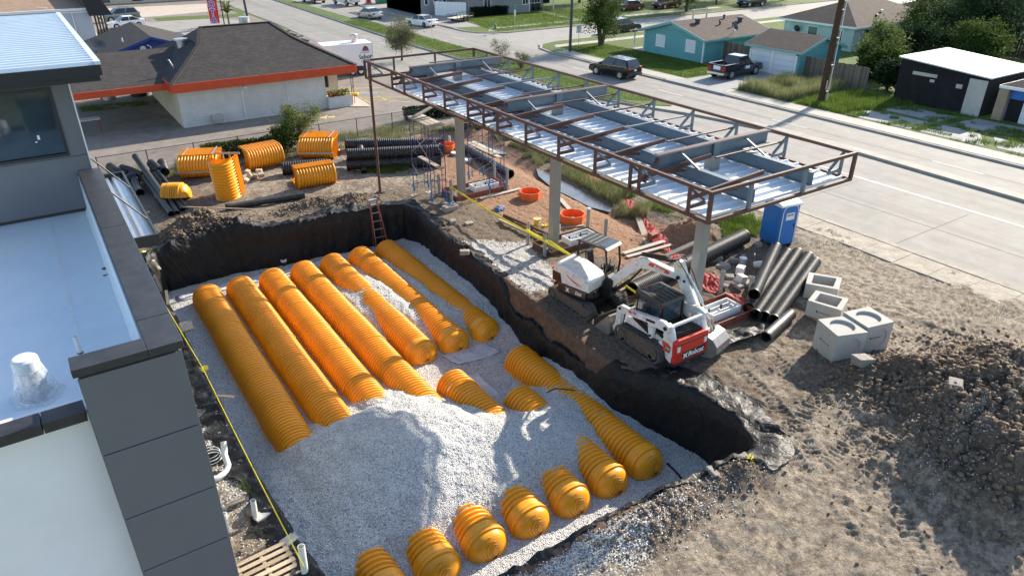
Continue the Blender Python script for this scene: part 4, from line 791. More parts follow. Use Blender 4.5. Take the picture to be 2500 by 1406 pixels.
# --- compact track loader
ld = thing('track_loader', 'white compact track loader with red tailgate at the pit edge', 'track loader', (16.06, 14.98, 0), R(90))
track(ld, .76, .45, 2.25, .78, rake=0); track(ld, -.76, .45, 2.25, .78)
MB().box(-1.2, -.53, .25, 1.05, .53, .85).build('chassis', m('black'), ld)
for s in (-1, 1):
    # rear upright with decal
    side_prism('rear_upright', [(-1.45, .30), (-1.5, .62), (-1.42, 1.30), (-1.32, 1.62), (-1.10, 1.66), (-1.0, 1.42), (-1.04, 1.02), (-.82, .84), (-.9, .78), (-1.12, .74), (-1.22, .40)], s*.62, s*.80, 'mwhite', ld, bevel=.02)
    y0, y1 = (s*.76, s*.92)
    side_prism('lift_arm', [(-1.34, 1.66), (-1.05, 1.74), (-.55, 1.66), (.45, 1.46), (.98, 1.42), (1.14, 1.30), (1.20, .62), (1.32, .42), (1.24, .28), (1.05, .34), (.96, .62), (.90, 1.14), (.42, 1.24), (-.38, 1.38), (-.46, 1.0), (-.52, .86), (-.62, .88), (-.66, 1.36), (-1.3, 1.44)], y0, y1, 'mwhite', ld, bevel=.018)
    side_prism('lift_cylinder', [(-.95, 1.0), (-.9, 1.1), (.35, 1.36), (.38, 1.27)], s*.68, s*.75, 'black', ld)
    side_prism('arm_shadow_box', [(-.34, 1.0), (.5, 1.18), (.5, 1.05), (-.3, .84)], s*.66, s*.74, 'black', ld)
    side_prism('side_panel', [(-1.0, .80), (-.95, 1.02), (.9, 1.02), (.98, .62), (.9, .72)], s*.54, s*.70, 'mwhite', ld, bevel=.015)
    for a_, r_ in (((-1.2, 1.56), .07), ((.98, 1.30), .05), ((-.56, .98), .045)): MB().cyl((a_[0], s*.7, a_[1]), (a_[0], s*.96, a_[1]), r_).build('pivot_pin', m('black'), ld, True)
side_prism('decal', [(.18, 1.46), (.22, 1.49), (.55, 1.42), (.56, 1.36), (.50, 1.34), (.20, 1.40)], .921, .926, 'red', ld)
text('arm_lettering', 'Bobcat', .085, m('white'), ld, frame_M((.36, .929, 1.415), (-1, 0, .2), (0, 0, 1)), .002, bold=.002)
side_prism('warning_label', [(-.72, 1.50), (-.72, 1.59), (-.30, 1.52), (-.30, 1.43)], .921, .926, 'black', ld)
side_prism('model_decal', [(-1.38, .66), (-1.42, .92), (-1.30, 1.0), (-1.02, .99), (-1.02, .9), (-1.12, .76), (-1.02, .64)], .801, .808, 'ored', ld)
side_prism('model_panel', [(-1.40, .72), (-1.42, .86), (-1.12, .86), (-1.12, .76)], .809, .813, 'black', ld)
text('model_number', 'T770', .11, m('white'), ld, frame_M((-1.265, .816, .795), (-1, 0, 0), (0, 0, 1)), .002, .1, bold=.003)
MB().cyl((-1.25, -.78, 1.58), (-1.25, .78, 1.58), .062, n=14).build('cross_tube', m('mwhite'), ld, True)
for s in (-1, 1): MB().tube([(-1.25, s*.70, 1.58), (-1.36, s*.70, 1.42), (-1.44, s*.66, 1.14)], .06, 10).build('guard_post', m('mwhite'), ld, True)
dr_ = MB().prism([(-.76, .30), (.76, .30), (.80, .40), (.78, 1.12), (.66, 1.20), (-.66, 1.20), (-.78, 1.12), (-.80, .40)], -1.60, -1.44, 'x').build('tailgate', m('red'), ld, bevel=.04)
MB().box(-1.612, -.66, .98, -1.6, .66, 1.0).box(-1.612, -.62, .58, -1.6, .62, .59).build('tailgate_groove', m('darkwood'), dr_)
MB().box(-1.618, -.63, .40, -1.6, .40, .66).build('name_plate', m('blackg'), dr_)
text('brand_lettering', 'Bobcat', .26, m('white'), dr_, frame_M((-1.622, -.20, .53), (0, -1, 0), (0, 0, 1)), .003, .18, bold=.008)
MB().prism([(.40, .42), (.35, .53), (.40, .64), (.29, .59), (.18, .64), (.22, .53), (.18, .42), (.29, .47)], -1.624, -1.616, 'x').build('emblem', m('white'), dr_)
for s in (-1, 1): MB().box(-1.625, s*.62-.06, .76, -1.6, s*.62+.06, .96).build('tail_lamp', m('light'), dr_)
MB().box(-1.56, -.74, .18, -1.3, .74, .30).build('rear_bumper', m('gunmetal'), ld)
MB().box(-1.44, -.56, 1.1, -.52, .56, 1.24).build('engine_cover', m('black'), ld)
for k in range(7): MB().box(-1.35+k*.11, -.5, 1.24, -1.29+k*.11, .5, 1.262).build('louvre', m('blackg'), ld)
cb = MB(); x0, x1, y_, = -.55, .66, .48
cb.bar((x0, -y_, .85), (x0, -y_, 1.98), .09, .09).bar((x0, y_, .85), (x0, y_, 1.98), .09, .09).bar((x1, -y_, .85), (x1-.06, -y_, 1.98), .09, .09).bar((x1, y_, .85), (x1-.06, y_, 1.98), .09, .09)
cb.box(x0-.04, -y_-.04, .85, x1+.04, y_+.04, 1.20); cb.box(x0-.045, -y_-.045, 1.20, x0+.045, y_+.045, 1.26); cb.box(-.02, y_-.04, 1.2, .05, y_+.03, 1.95)
cab = cb.build('cab', m('blackg'), ld, bevel=.02)
for s in (-1, 1):
    MB().box(x0+.05, s*y_-.012, 1.2, x1-.07, s*y_+.012, 1.95).build('side_window', m('glassb'), cab)
    for k in range(9): MB().box(x0+.08+k*.12, s*(y_+.014)-.004, 1.2, x0+.087+k*.12, s*(y_+.014)+.004, 1.95).build('guard_bar', m('black'), cab)
MB().box(x0-.012, -y_+.05, 1.27, x0+.012, y_-.05, 1.93).build('rear_window', m('glassb'), cab); MB().box(x1-.05, -y_+.05, 1.2, x1-.03, y_-.05, 1.93).build('front_door', m('glassb'), cab)
rf2 = MB().prism([(x0-.08, 1.97), (x0-.04, 2.09), (x1-.1, 2.12), (x1+.04, 2.04), (x1+.04, 1.97)], -.55, .55, 'y').build('cab_roof', m('gunmetal'), cab, bevel=.03)
for k in range(5): MB().box(x0+.02, -.42+k*.2, 2.1, .12, -.36+k*.2, 2.118).build('roof_rib', m('black'), cab)
MB().box(.2, -.4, 2.112, .52, .4, 2.124).build('roof_hatch', m('glassb'), cab)
bt = MB(); prof = [(1.42, .72), (1.36, .10), (1.50, .02), (2.16, .02)]
for a, b in zip(prof[:-1], prof[1:]): bt.bar((a[0], 0, a[1]), (b[0], 0, b[1]), 1.98, .03, (0, 0, 1) if abs(b[1]-a[1]) < .1 else (1, 0, 0))
for y in (-1.0, .975): bt.prism([(1.42, .74), (1.36, .08), (1.50, .0), (2.18, .0), (2.14, .08), (1.56, .70)], y, y+.025, 'y')
bt.bar((1.45, -.99, .76), (1.45, .99, .76), .1, .05); bt.build('bucket', m('bucket'), ld)
MB().box(1.22, -.55, .1, 1.38, .55, .62).build('quick_coupler', m('black'), ld)
MB().tube([(1.0, .5, 1.0), (1.2, .55, .9), (1.3, .5, .5)], .02, 6).tube([(1.0, .42, 1.0), (1.22, .45, .92), (1.3, .42, .5)], .02, 6).build('hydraulic_hose', m('black'), ld, True)
# ------------------------------------------------------------ store building on the near left
bd = thing('store_building', 'new dark grey and white store building with flat roof and tower', 'building', (0, 12, 0))
def BD(name, mb, mat, sub=None, bevel=0, smooth=False): return mb.xf(Matrix.Translation((0, -12, 0))).build(name, m(mat), sub or bd, smooth, bevel)
PF, PXR, PXL, ZP, ZR = 11.85, 1.0, -.60, 7.0, 5.78
def panel_grid(name, x0, x1, zs, y, mat, th=.04, gap=.012):
    for a, b in zip(zs[:-1], zs[1:]): BD(name, MB().box(x0, y, a+gap, x1, y+th, b-gap), mat, bevel=.004)
BD('wall', MB().box(PXL+.02, PF+.045, 0, PXR-.05, PF+.5, ZP-.12), 'gunmetal')
panel_grid('cladding_panel', PXL, PXR, [0, 1.1, 2.35, 3.7, 5.2, 6.80], PF, 'cladding')
BD('side_wall', MB().box(.50, PF+.5, 0, PXR-.05, 23.1, ZP-.12), 'gunmetal')
for k in range(5): BD('cladding_panel', MB().box(PXR-.048, PF+.012+k*2.17, .05, PXR, PF+2.16+k*2.17, 6.80), 'cladding')
BD('wall', MB().box(-7, 12.35, 0, PXL-.02, 12.8, 5.9), 'whitewall')
for a, b in ((-7, -3.2), (-3.19, PXL-.03)): BD('render_panel', MB().box(a, 12.30, 0, b-.01, 12.348, 5.86), 'whitewall')
for z0, y0, y1, x0, x1, hh in ((ZP-.14, PF-.05, PF+.42, PXL-.05, .485, .15), ):
    BD('coping', MB().box(x0, y0, z0, x1, y1, z0+hh), 'coping', bevel=.008)
for y0, y1 in ((PF-.05, 12.95), (12.965, 18.0), (18.015, 23.08)): BD('coping', MB().box(.489, y0, ZP-.14, PXR+.05, y1, ZP+.01), 'coping', bevel=.008)
for x0, x1 in ((-7, -1.3), (-1.285, PXL-.052)): BD('coping', MB().box(x0, 12.05, 5.86, x1, 12.45, 6.06), 'coping', bevel=.008)
rf_ = BD('flat_roof', MB().box(-7, 12.46, 5.6, .50, 23.2, ZR), 'membrane')
for x in (-.55, -2.1, -3.6): BD('membrane_seam', MB().box(x, 12.4, ZR-.002, x+.06, 23.05, ZR+.006), 'whiteroof', rf_)
BD('membrane_upstand', MB().prism([(.38, ZR), (.485, ZR+.1), (.485, ZP-.145), (.46, ZP-.145), (.44, ZR+.12)], PF+.43, 23.08, 'y'), 'membrane', rf_)
BD('membrane_upstand', MB().box(PXL, PF+.425, ZR, .4, PF+.46, ZP-.145), 'membrane', rf_)
for p, r_ in (((258, 655), .09), ((268, 668), .06), ((256, 672), .045)):
    q = W(*p, ZR+.004); BD('roof_stain', MB().cyl((q.x, q.y, ZR), (q.x, q.y, ZR+.006), r_, n=14), 'grout', rf_)
# tower
TX, TY, TZ = .87, 23.1, 9.66
WX0, WX1, WZ0, WZ1 = -4.0, .34, 7.55, 9.28
tw = BD('tower', MB().box(-7, TY, 5.9, WX0, TY+.3, TZ).box(WX1, TY, 5.9, TX, TY+.3, TZ).box(WX0, TY, 5.9, WX1, TY+.3, WZ0).box(WX0, TY, WZ1, WX1, TY+.3, TZ).box(TX-.3, TY+.3, 0, TX, 33, TZ).box(-7, 32.7, 0, TX-.3, 33, TZ).box(-7, TY+.3, 6.2, TX-.3, 32.7, 6.3), 'cladding')
BD('panel_joint', MB().box(-7, TY-.004, 7.42, TX, TY+.01, 7.44), 'gunmetal', tw)
BD('corner_trim', MB().box(TX-.02, TY-.02, 5.9, TX+.015, TY+.015, TZ), 'white', tw)
wf = BD('window', MB().box(WX0, TY-.03, WZ0-.08, WX1+.08, TY+.12, WZ0).box(WX0, TY-.03, WZ1, WX1+.08, TY+.12, WZ1+.08).box(WX1, TY-.03, WZ0, WX1+.08, TY+.12, WZ1).box(-1.9, TY+.02, WZ0, -1.82, TY+.1, WZ1), 'winframe')
BD('pane', MB().box(WX0, TY+.05, WZ0, -1.9, TY+.06, WZ1), 'glassb', wf); BD('pane', MB().box(-1.82, TY+.05, WZ0, WX1, TY+.06, WZ1), 'glassb', wf)
BD('window_sticker', MB().box(-.22, TY+.045, 8.0, -.16, TY+.049, 8.12).box(-.30, TY+.045, 7.93, -.24, TY+.049, 7.96), 'white', wf)
rt_ = BD('tower_roof', MB().box(-7, 21.5, 9.8, 1.62, 33.6, 10.06), 'fascia')
BD('soffit', MB().box(-7, 21.55, 9.66, 1.55, 33.5, 9.798), 'fascia', rt_)
rb = MB(); wv = .40
for k in range(30):
    y = 21.55+k*wv; rb.prism([(y, 10.062), (y+.06, 10.15), (y+.15, 10.15), (y+.21, 10.062)], -7, 1.50, 'x')
BD('roof_sheet', MB().box(-7, 21.55, 10.0605, 1.55, 33.55, 10.064), 'roofmetal', rt_); BD('roof_rib', rb, 'roofmetal', rt_)
BD('edge_trim', MB().box(1.5, 21.5, 10.066, 1.64, 33.62, 10.15), 'roofmetal', rt_)
# shaded vent wrapped in plastic, and a pipe boot on the membrane
vp = thing('roof_vent', 'roof vent wrapped in clear plastic film on the white roof', 'vent', W(92, 965, ZR))
MB().lathe([(.30, 0), (.29, .02), (.22, .04), (.2, .5), (.2, .55)], n=18).build('vent_stack', m('galv'), vp, True)
MB().lathe([(.19, .55), (.22, .58), (.21, .78), (.17, .82), (.02, .83)], n=18).build('vent_cap', m('pottyroof'), vp, True)
lt = MB().lathe([(.44, .01), (.38, .03), (.31, .25), (.26, .45), (.22, .6), (.2, .66)], n=36)
lt.v = [(x*(1+.06*math.sin(7*math.atan2(y, x)+z*3)), y*(1+.06*math.sin(5*math.atan2(y, x)+1+z*4)), z) for x, y, z in lt.v]; lt.build('plastic_wrap', m('clear'), vp, True)
pb = thing('pipe_flashing', 'small vent pipe in a white cone flashing on the white roof', 'vent pipe', W(205, 888, ZR))
MB().lathe([(.16, 0), (.15, .015), (.06, .24), (.05, .25)], n=18).build('cone', m('whiteroof'), pb, True); MB().pipe((0,0,.2), (0,0,.62), .042, .032).build('pipe', m('pvc'), pb, True); MB().lathe([(.055, .22), (.055, .27)], n=14).build('clamp', m('gunmetal'), pb)
# hung metal awning on the side wall
aw = thing('metal_awning', 'dark flat metal awning hung by rods from the store side wall', 'awning', (1.0, 31, 0))
def AW_(name, mb, mat, sub=None): return mb.xf(Matrix.Translation((-1.0, -31, 0))).build(name, m(mat), sub or aw)
AX0, AX1, AY0, AY1, AZ = 1.0, 2.5, 27.2, 35.8, 3.1
AW_('fascia_frame', MB().box(AX0, AY0, AZ-.42, AX1, AY0+.08, AZ).box(AX0, AY1-.08, AZ-.42, AX1, AY1, AZ).box(AX1-.08, AY0+.08, AZ-.42, AX1, AY1-.08, AZ), 'gunmetal')
for k in range(3):
    x = AX0+.06+k*.46; AW_('deck_pan', MB().prism([(x, AZ-.16), (x+.3, AZ-.16), (x+.33, AZ-.28), (x+.42, AZ-.28), (x+.44, AZ-.16), (x+.45, AZ-.18), (x+.43, AZ-.30), (x+.32, AZ-.30), (x+.29, AZ-.18), (x, AZ-.18)], AY0+.082, AY1-.082, 'y'), 'galv')
for y in (AY0+1.8, AY1-2.6): AW_('hanger_rod', MB().cyl((.95, y+.1, 5.0), (AX1-.1, y, AZ), .03, n=8), 'black')
# ------------------------------------------------------------ things on the site
def zg(x, y):
    i = min(max(int(np.searchsorted(GXS, x))-1, 0), NXs-2); j = min(max(int(np.searchsorted(GYS, y))-1, 0), NYs-2); u = (x-GXS[i])/(GXS[i+1]-GXS[i]); v = (y-GYS[j])/(GYS[j+1]-GYS[j])
    return float((GZ0[i, j]*(1-u)+GZ0[i+1, j]*u)*(1-v)+(GZ0[i, j+1]*(1-u)+GZ0[i+1, j+1]*u)*v)
def G(px, py, dz=0):
    p = W(px, py)
    for _ in range(3): p = W(px, py, zg(p.x, p.y))
    return Vector((p.x, p.y, p.z+dz))
# bollards
def bollard(px, py, h, label, cap=False, tape_=False):
    p = G(px, py); b = thing('bollard', label, 'bollard', p, 0, 'steel bollards at the pump islands')
    mb = MB().pipe((0, 0, -.3), (.01*math.sin(px), .012*math.cos(px), h), .085, .072, 16); mb.build('pipe', m('greypvc'), b, True)
    if cap: MB().lathe([(.10, h-.04), (.105, h+.01), (.06, h+.03)], n=16).build('rim', m('pvc'), b, True)
    if tape_: MB().pipe((0, 0, h*.68), (0, 0, h*.74), .092, .086).build('tape_wrap', m('tape'), b)
for q, lb in (((1073.5, 479), 'grey bollard inside the first scaffold by the red form'), ((1102, 494), 'grey bollard wrapped with yellow tape at the red form corner'), ((1207, 441), 'grey bollard inside the second scaffold by the red form'), ((1238, 466), 'grey bollard just outside the second scaffold')): bollard(*q, 1.2, lb, tape_=q[0] == 1102)
for q, lb in (((1289, 597), 'taped grey bollard at the head of the white gravel spill'), ((1330, 625), 'taped grey bollard between gravel spill and middle column'), ((1477, 590), 'grey bollard standing behind the excavator canopy')): bollard(*q, 1.1, lb, tape_=q[0] < 1400)
bollard(1434, 566, 1.2, 'grey bollard with a white cap ring near the orange tub', True)
for q, lb in (((1757, 719), 'grey bollard beside the red netting behind the loader'), ((1828, 734), 'grey bollard at the mouths of the ribbed pipes'), ((1672, 765), 'grey bollard hidden behind the loader cab')): bollard(*q, 1.05, lb)
# island forms with dispenser pans
def form(x0, y0, x1, y1, mat, label, pan=True):
    f = thing('island_form', label, 'island form', ((x0+x1)/2, (y0+y1)/2, 0), 0, 'steel pump island forms'); hx, hy = (x1-x0)/2, (y1-y0)/2; t = .04; h = .27
    for b in ((-hx, -hy, -.05, hx, -hy+t, h), (-hx, hy-t, -.05, hx, hy, h), (-hx, -hy+t, -.05, -hx+t, hy-t, h), (hx-t, -hy+t, -.05, hx, hy-t, h)): B('form_side', m(mat), f, b)
    B('fill', m('clod'), f, (-hx+t, -hy+t, -.06, hx-t, hy-t, .05))
    if pan:
        d = thing('dispenser_pan', {'red': 'white dispenser pan with pipe stubs in the red form by scaffold', 'mid': 'metal dispenser pan in the brown form at the middle column', 'near': 'white dispenser pan with fittings in the form behind the loader'}[label.split()[0] if label.split()[0] == 'red' else ('mid' if 'middle' in label else 'near')], 'dispenser pan', ((x0+x1)/2+.55, (y0+y1)/2, .06), 0, 'dispenser pans')
        for b in ((-.75, -.36, 0, .75, -.32, .3), (-.75, .32, 0, .75, .36, .3), (-.75, -.32, 0, -.71, .32, .3), (.71, -.32, 0, .75, .32, .3), (-.7, -.31, 0, .7, .31, .02)): B('pan_side', m('white'), d, b)
        for k in range(4): MB().cyl((-.5+k*.33, .1*(-1)**k, .02), (-.5+k*.33, .1*(-1)**k, .3), .04).build('pipe_stub', m('galv' if k % 2 else 'black'), d, True)
        for y in (-.12, .14): MB().cyl((-.72, y, .22), (.72, y, .22), .025).build('conduit', m('galv'), d)
form(17.15, 31.15, 20.5, 32.75, 'redform', 'red steel island form around the scaffolded canopy column')
form(17.2, 22.8, 20.4, 24.2, 'brown', 'brown steel island form around the middle canopy column')
form(17.3, 14.45, 20.7, 15.95, 'redform', 'rusty red island form behind the track loader')
# orange sump tubs
def tub(px, py, r, h, label):
    t = thing('sump_tub', label, 'sump tub', G(px, py), R(12), 'orange plastic sump tubs'); mb = MB(); n = 8; vv = []
    for rr, z in ((r, -.05), (r*1.04, h), (r*.97, h), (r*.93, .05)): vv += [(rr*math.cos(2*math.pi*k/n), rr*math.sin(2*math.pi*k/n), z) for k in range(n)]
    mb.add(vv, [(i*n+k, i*n+(k+1) % n, (i+1)*n+(k+1) % n, (i+1)*n+k) for i in range(3) for k in range(n)]+[tuple(range(3*n, 4*n))]); mb.build('tub_wall', m('sump'), t)
    MB().cyl((.05, 0, .04), (.05, 0, .2), .1).build('fitting', m('redform'), t); MB().cyl((-.2, .15, .04), (-.2, .15, .16), .05).build('fitting', m('pvc'), t)
tub(1294, 484, .58, .42, 'orange eight sided sump tub alone on the sand'); tub(1397, 540, .62, .42, 'orange eight sided sump tub beside the middle column'); tub(1092, 370, .5, .5, 'orange sump tub by the corrugated pipe ends')
# scaffolds
def scaffold(x0, y0, x1, y1, label, top):
    s = thing('scaffold', label, 'scaffold', (x0, y0, 0), 0, 'violet frame scaffolds'); wx, wy = x1-x0, y1-y0; H1 = 1.95
    for lv in range(2):
        for y in (0, wy):
            z = .3+lv*H1; f = MB()
            for x in (0, wx): f.tube([(x, y, z), (x, y, z+H1-.02)], .022, 6)
            for zz in (z+.35, z+1.05, z+1.7): f.tube([(0, y, zz), (wx, y, zz)], .018, 6)
            for xx in (.25*wx, .75*wx): f.tube([(xx, y, z+.05), (xx, y, z+1.7)], .016, 6)
            for k in range(5): f.tube([(0, y, z+.15+k*.33), (.25*wx, y, z+.15+k*.33)], .014, 5); f.tube([(.75*wx, y, z+.3+k*.33), (wx, y, z+.3+k*.33)], .014, 5)
            f.build('frame', m('purple'), s)
        for x in (0, wx):
            MB().tube([(x, 0, .5+lv*H1), (x, wy, 1.75+lv*H1)], .014, 5).build('cross_brace', m('galv'), s); MB().tube([(x+.03, 0, 1.75+lv*H1), (x+.03, wy, .5+lv*H1)], .014, 5).build('cross_brace', m('galv'), s)
    for x in (0, wx):
        for y in (0, wy):
            MB().cyl((x, y, .02), (x, y, .42), .02, n=8).build('screw_jack', m('galv'), s); B('foot_board', m('plank'), s, (x-.16, y-.14, -.03, x+.16, y+.14, .02))
            MB().tube([(x+.03, y, .75), (x-.04, y+.02, .55), (x+.05, y-.03, .38), (x, y, .25)], [.035, .05, .03, .045], 6).build('blue_strap', m('blue'), s, True)
    for k in range(3 if top else 2): B('scaffold_board', m('plank'), s, (.02+k*.3, -.25, .3+H1*(2 if top else 1)-.02, .28+k*.3, wy+.25, .3+H1*(2 if top else 1)+.03))
    B('scaffold_board', m('plank'), s, (wx*.5, -.15, 1.98, wx*.5+.26, wy+.2, 2.03))
    return s
scaffold(15.75, 31.2, 16.62, 33.25, 'violet scaffold with weathered boards on top beside the column', True); scaffold(19.2, 31.1, 20.15, 33.3, 'violet scaffold standing half under the canopy deck', False)
tag(MB().bar((15.5, 32.6, 4.32), (19.2, 33.5, 5.2), .26, .05).build('scaffold_plank', m('plank')), 'long bare plank leading from scaffold top to the canopy', 'plank')
# loose timber
def plank(a, b, wd, label, dz=.05, h=.045, mat='plank', zz=None):
    p, q = (G(*a, dz), G(*b, dz)) if zz is None else (W(*a, zz[0]), W(*b, zz[1]))
    return tag(MB().bar(p, q, wd, h).build('plank', m(mat)), label, 'plank', 'loose planks on the sand')
plank((1172, 487), (1270, 463), .22, 'pale plank along the front of the red island form')
plank((1366, 486), (1398, 522), .24, 'short pale plank leaning at the orange tub by the column')
plank((1522, 622), (1622, 592), .24, 'upper of two pale planks lying across red netting', .07); plank((1530, 630), (1640, 600), .2, 'lower of two pale planks lying across red netting', .06)
plank((1556, 528), (1584, 603), .3, 'dirty wide board beside the strip of red netting', .05); plank((1585, 648), (1712, 590), .26, 'long grey board beside the big corrugated pipe', .1, .06)
plank((1618, 660), (1702, 632), .26, 'grey board half under the canopy column', .1, .06); plank((1218, 540), (1346, 600), .1, 'brown timber along the tape near the white gravel', .08, .1, 'wood')
plank((1230, 528), (1350, 580), .12, 'rusty beam lying beside the brown timber', .08, .12, 'brown'); plank((1345, 562), (1425, 552), .16, 'short light board below the orange tub', .04)
plank((450, 521), (620, 527), .06, 'thin pale batten on the dirt heap', .35, .05, 'wood'); plank((1480, 735), (1560, 690), .09, 'brown stick between the two machines', .1, .07, 'woodold')
plank((1530, 700), (1600, 660), .1, 'second brown stick beside the machines', .1, .07, 'woodold')
# netting
def net(name, label, pts, wd, cell=.07):
    mb = MB(); P_ = [G(*p, .05) for p in pts]; L_ = sum((b-a).length for a, b in zip(P_[:-1], P_[1:])); cum = 0
    def at_(t):
        s = t*L_
        for a, b in zip(P_[:-1], P_[1:]):
            l = (b-a).length
            if s <= l: return a+(b-a)*(s/l), (b-a).normalized()
            s -= l
        return P_[-1], (P_[-1]-P_[-2]).normalized()
    nu, nv = int(L_/cell), int(wd/cell); g_ = {}
    for i in range(nu+1):
        c, d = at_(i/nu); sd_ = Vector((-d.y, d.x, 0))
        for j in range(nv+1):
            o = (j/nv-.5)*wd*(.7+.3*math.sin(i*.21)); x, y = c.x+sd_.x*o, c.y+sd_.y*o; g_[i, j] = Vector((x+.02*math.sin(i*1.7+j), y+.02*math.cos(j*2.1+i), zg(x, y)+.03+.07*abs(math.sin(i*.5+j*.9))*abs(math.sin(i*.17))))
    for i in range(nu):
        for j in range(nv+1): mb.bar(g_[i, j], g_[i+1, j], .026, .012)
    for i in range(nu+1):
        for j in range(nv): mb.bar(g_[i, j], g_[i, j+1], .026, .012)
    return tag(mb.build(name, m('net')), label, 'netting')
net('barrier_netting', 'strip of red barrier netting trodden into the sand', [(1548, 505), (1580, 560), (1615, 600), (1660, 640)], .7); net('barrier_netting', 'crumpled red netting at the foot of the canopy column', [(1705, 672), (1740, 700), (1752, 712)], 1.0); net('barrier_netting', 'red netting heap beside the island form pan', [(1765, 722), (1795, 735), (1815, 745)], .7)
net('barrier_netting', 'far strip of red netting along the grassy swale', [(1440, 430), (1500, 470), (1545, 505)], .6)
tag(MB().prism([(0, 0), (.45, .05), (.5, .35), (.1, .42)], 0, .3).xf(Matrix.Translation(G(1590, 590))).build('clay_block', m('redform'), bevel=.05), 'rusty red broken block on the netting', 'block')
# corrugated and smooth pipes
def cpipe(name, label, a, b, r, ribs=True, group=None, mat='hdpe', pitch=None, cat='pipe'):
    a, b = Vector(a), Vector(b); d = b-a; L_ = d.length; M_ = Matrix.Translation(a)@d.to_track_quat('Z', 'Y').to_matrix().to_4x4()
    t = thing(name, label, cat, (0, 0, 0), 0, group); t.matrix_world = M_
    n = 20; prof = []; pitch = pitch or r*.28
    if ribs:
        k = int(L_/pitch)
        for i in range(k): z = i*L_/k; q = L_/k; prof += [(r*.90, z), (r*.91, z+q*.12), (r, z+q*.27), (r, z+q*.72), (r*.91, z+q*.88)]
        prof.append((r*.9, L_))
    else: prof = [(r*1.06, 0), (r*1.06, .22), (r, .24), (r, L_)]
    ids = np.arange(len(prof)*n).reshape(-1, n); ang = np.linspace(0, 2*np.pi, n, endpoint=False)
    V_ = np.array([[(rr*math.cos(q), rr*math.sin(q), z) for q in ang] for rr, z in prof]).reshape(-1, 3); F_ = np.stack([ids[:-1], np.roll(ids[:-1], -1, 1), np.roll(ids[1:], -1, 1), ids[1:]], -1).reshape(-1, 4)
    nmesh('pipe_wall', V_, F_, m(mat), t, True)
    MB().pipe((0, 0, .005), (0, 0, L_-.005), r*.9, r*.84, n).build('pipe_lining', m('hdpein'), t, True)
    for z in (0, L_): MB().pipe((0, 0, z-.03), (0, 0, z+.03), r*1.02, r*.84, n).build('end_rim', m(mat), t, True)
    return t
cpipe('corrugated_pipe', 'wide black corrugated pipe running under the planks to the toilet cabin', W(1545, 708, .3), W(1815, 578, .38), .36, pitch=.1)
q = [((1841, 718, .68), (1894, 604, .62)), ((1829, 752, .24), (1921, 618, .24)), ((1845, 768, .24), (1947, 617, .24)), ((1867, 773, .26), (1973, 626, .24)), ((1889, 781, .24), (1990, 640, .24))]
for k, (a, b) in enumerate(q): cpipe('corrugated_pipe', ('uppermost black ribbed pipe lying across the others', 'ribbed pipe under the uppermost one, farthest from the concrete risers', 'middle ribbed pipe of the row lying by the risers', 'ribbed pipe second from the concrete risers', 'ribbed pipe touching the concrete risers')[k], W(*a), W(*b), .235, pitch=.075, group='row of ribbed pipes by the risers')
cpipe('smooth_pipe', 'short black pipe end poking out from under the ribbed pipes', W(1870, 822, .2), W(1930, 768, .25), .2, False)
sheet('fabric_sheet', 'crumpled black fabric sheet under the ribbed pipe ends', 'fabric sheet', [W(1760, 822)[:2], W(1865, 800)[:2], W(1925, 800)[:2], W(1770, 855)[:2]], .16, m('fabric'), .16, .02)
lp = [((330, 382), (398, 478), 1.0, .35, .17), ((352, 432), (418, 522), .35, .15, .16), ((378, 425), (432, 520), .2, .12, .13), ((400, 440), (446, 512), .15, .12, .12), ((386, 420), (455, 505), .55, .12, .1), ((322, 428), (342, 470), .25, .2, .22)]
for k, (a, b, za, zb, r_) in enumerate(lp): cpipe('smooth_pipe', ('black pipe lifted on top of the pile by the awning', 'thick black pipe beside the awning reaching the dirt heap', 'black pipe under the lifted pipe of the pile', 'thin black pipe ending at the orange end caps', 'thinnest black pipe crossing the pile by the awning', 'short stout black pipe against the awning')[k], W(*a, za), W(*b, zb), r_, False, 'pile of black pipes by the awning')
for k, (a, b) in enumerate((((270, 408), (305, 432)), ((300, 412), (350, 430)), ((370, 400), (392, 418)), ((395, 398), (402, 420)), ((330, 432), (300, 440)))): cpipe('corrugated_elbow', ('ribbed black pipe fitting tight behind the awning wall', 'ribbed black fitting in the middle of the heap', 'ribbed black fitting under the lifted pipe top', 'upturned ribbed black fitting next to the large orange bundle', 'ribbed black fitting lying at the awning edge')[k], W(*a, .35), W(*b, .3), .26, True, 'ribbed fittings behind the awning', pitch=.07)
cpipe('smooth_pipe', 'long smooth black pipe lying alone across the dirt', W(552, 506, .17), W(742, 477, .17), .17, False)
for k, (a, b, z, r_) in enumerate((((848, 402), (1075, 392), .36, .36), ((850, 378), (1080, 368), .36, .36), ((845, 354), (1082, 350), .36, .36), ((848, 378), (1082, 366), .95, .34), ((690, 412), (800, 402), .4, .38))): cpipe('corrugated_pipe', ('large corrugated pipe on the ground at the front of the pipe stack', 'large corrugated pipe in the middle of the pipe stack', 'large corrugated pipe at the fence side of the pipe stack', 'large corrugated pipe riding on top of the pipe stack', 'short black corrugated pipe beside the orange bundle')[k], W(*a, z), W(*b, z), r_, True, 'stack of large corrugated pipes', pitch=.13)
cpipe('smooth_pipe', 'shiny black pipe stub leaning on the corrugated stack', W(889, 421, .12), W(880, 360, .9), .17, False)
cpipe('smooth_pipe', 'black pipe lying on sand under the second scaffold', W(1246, 425, .25), W(1118, 352, .25), .25, False)
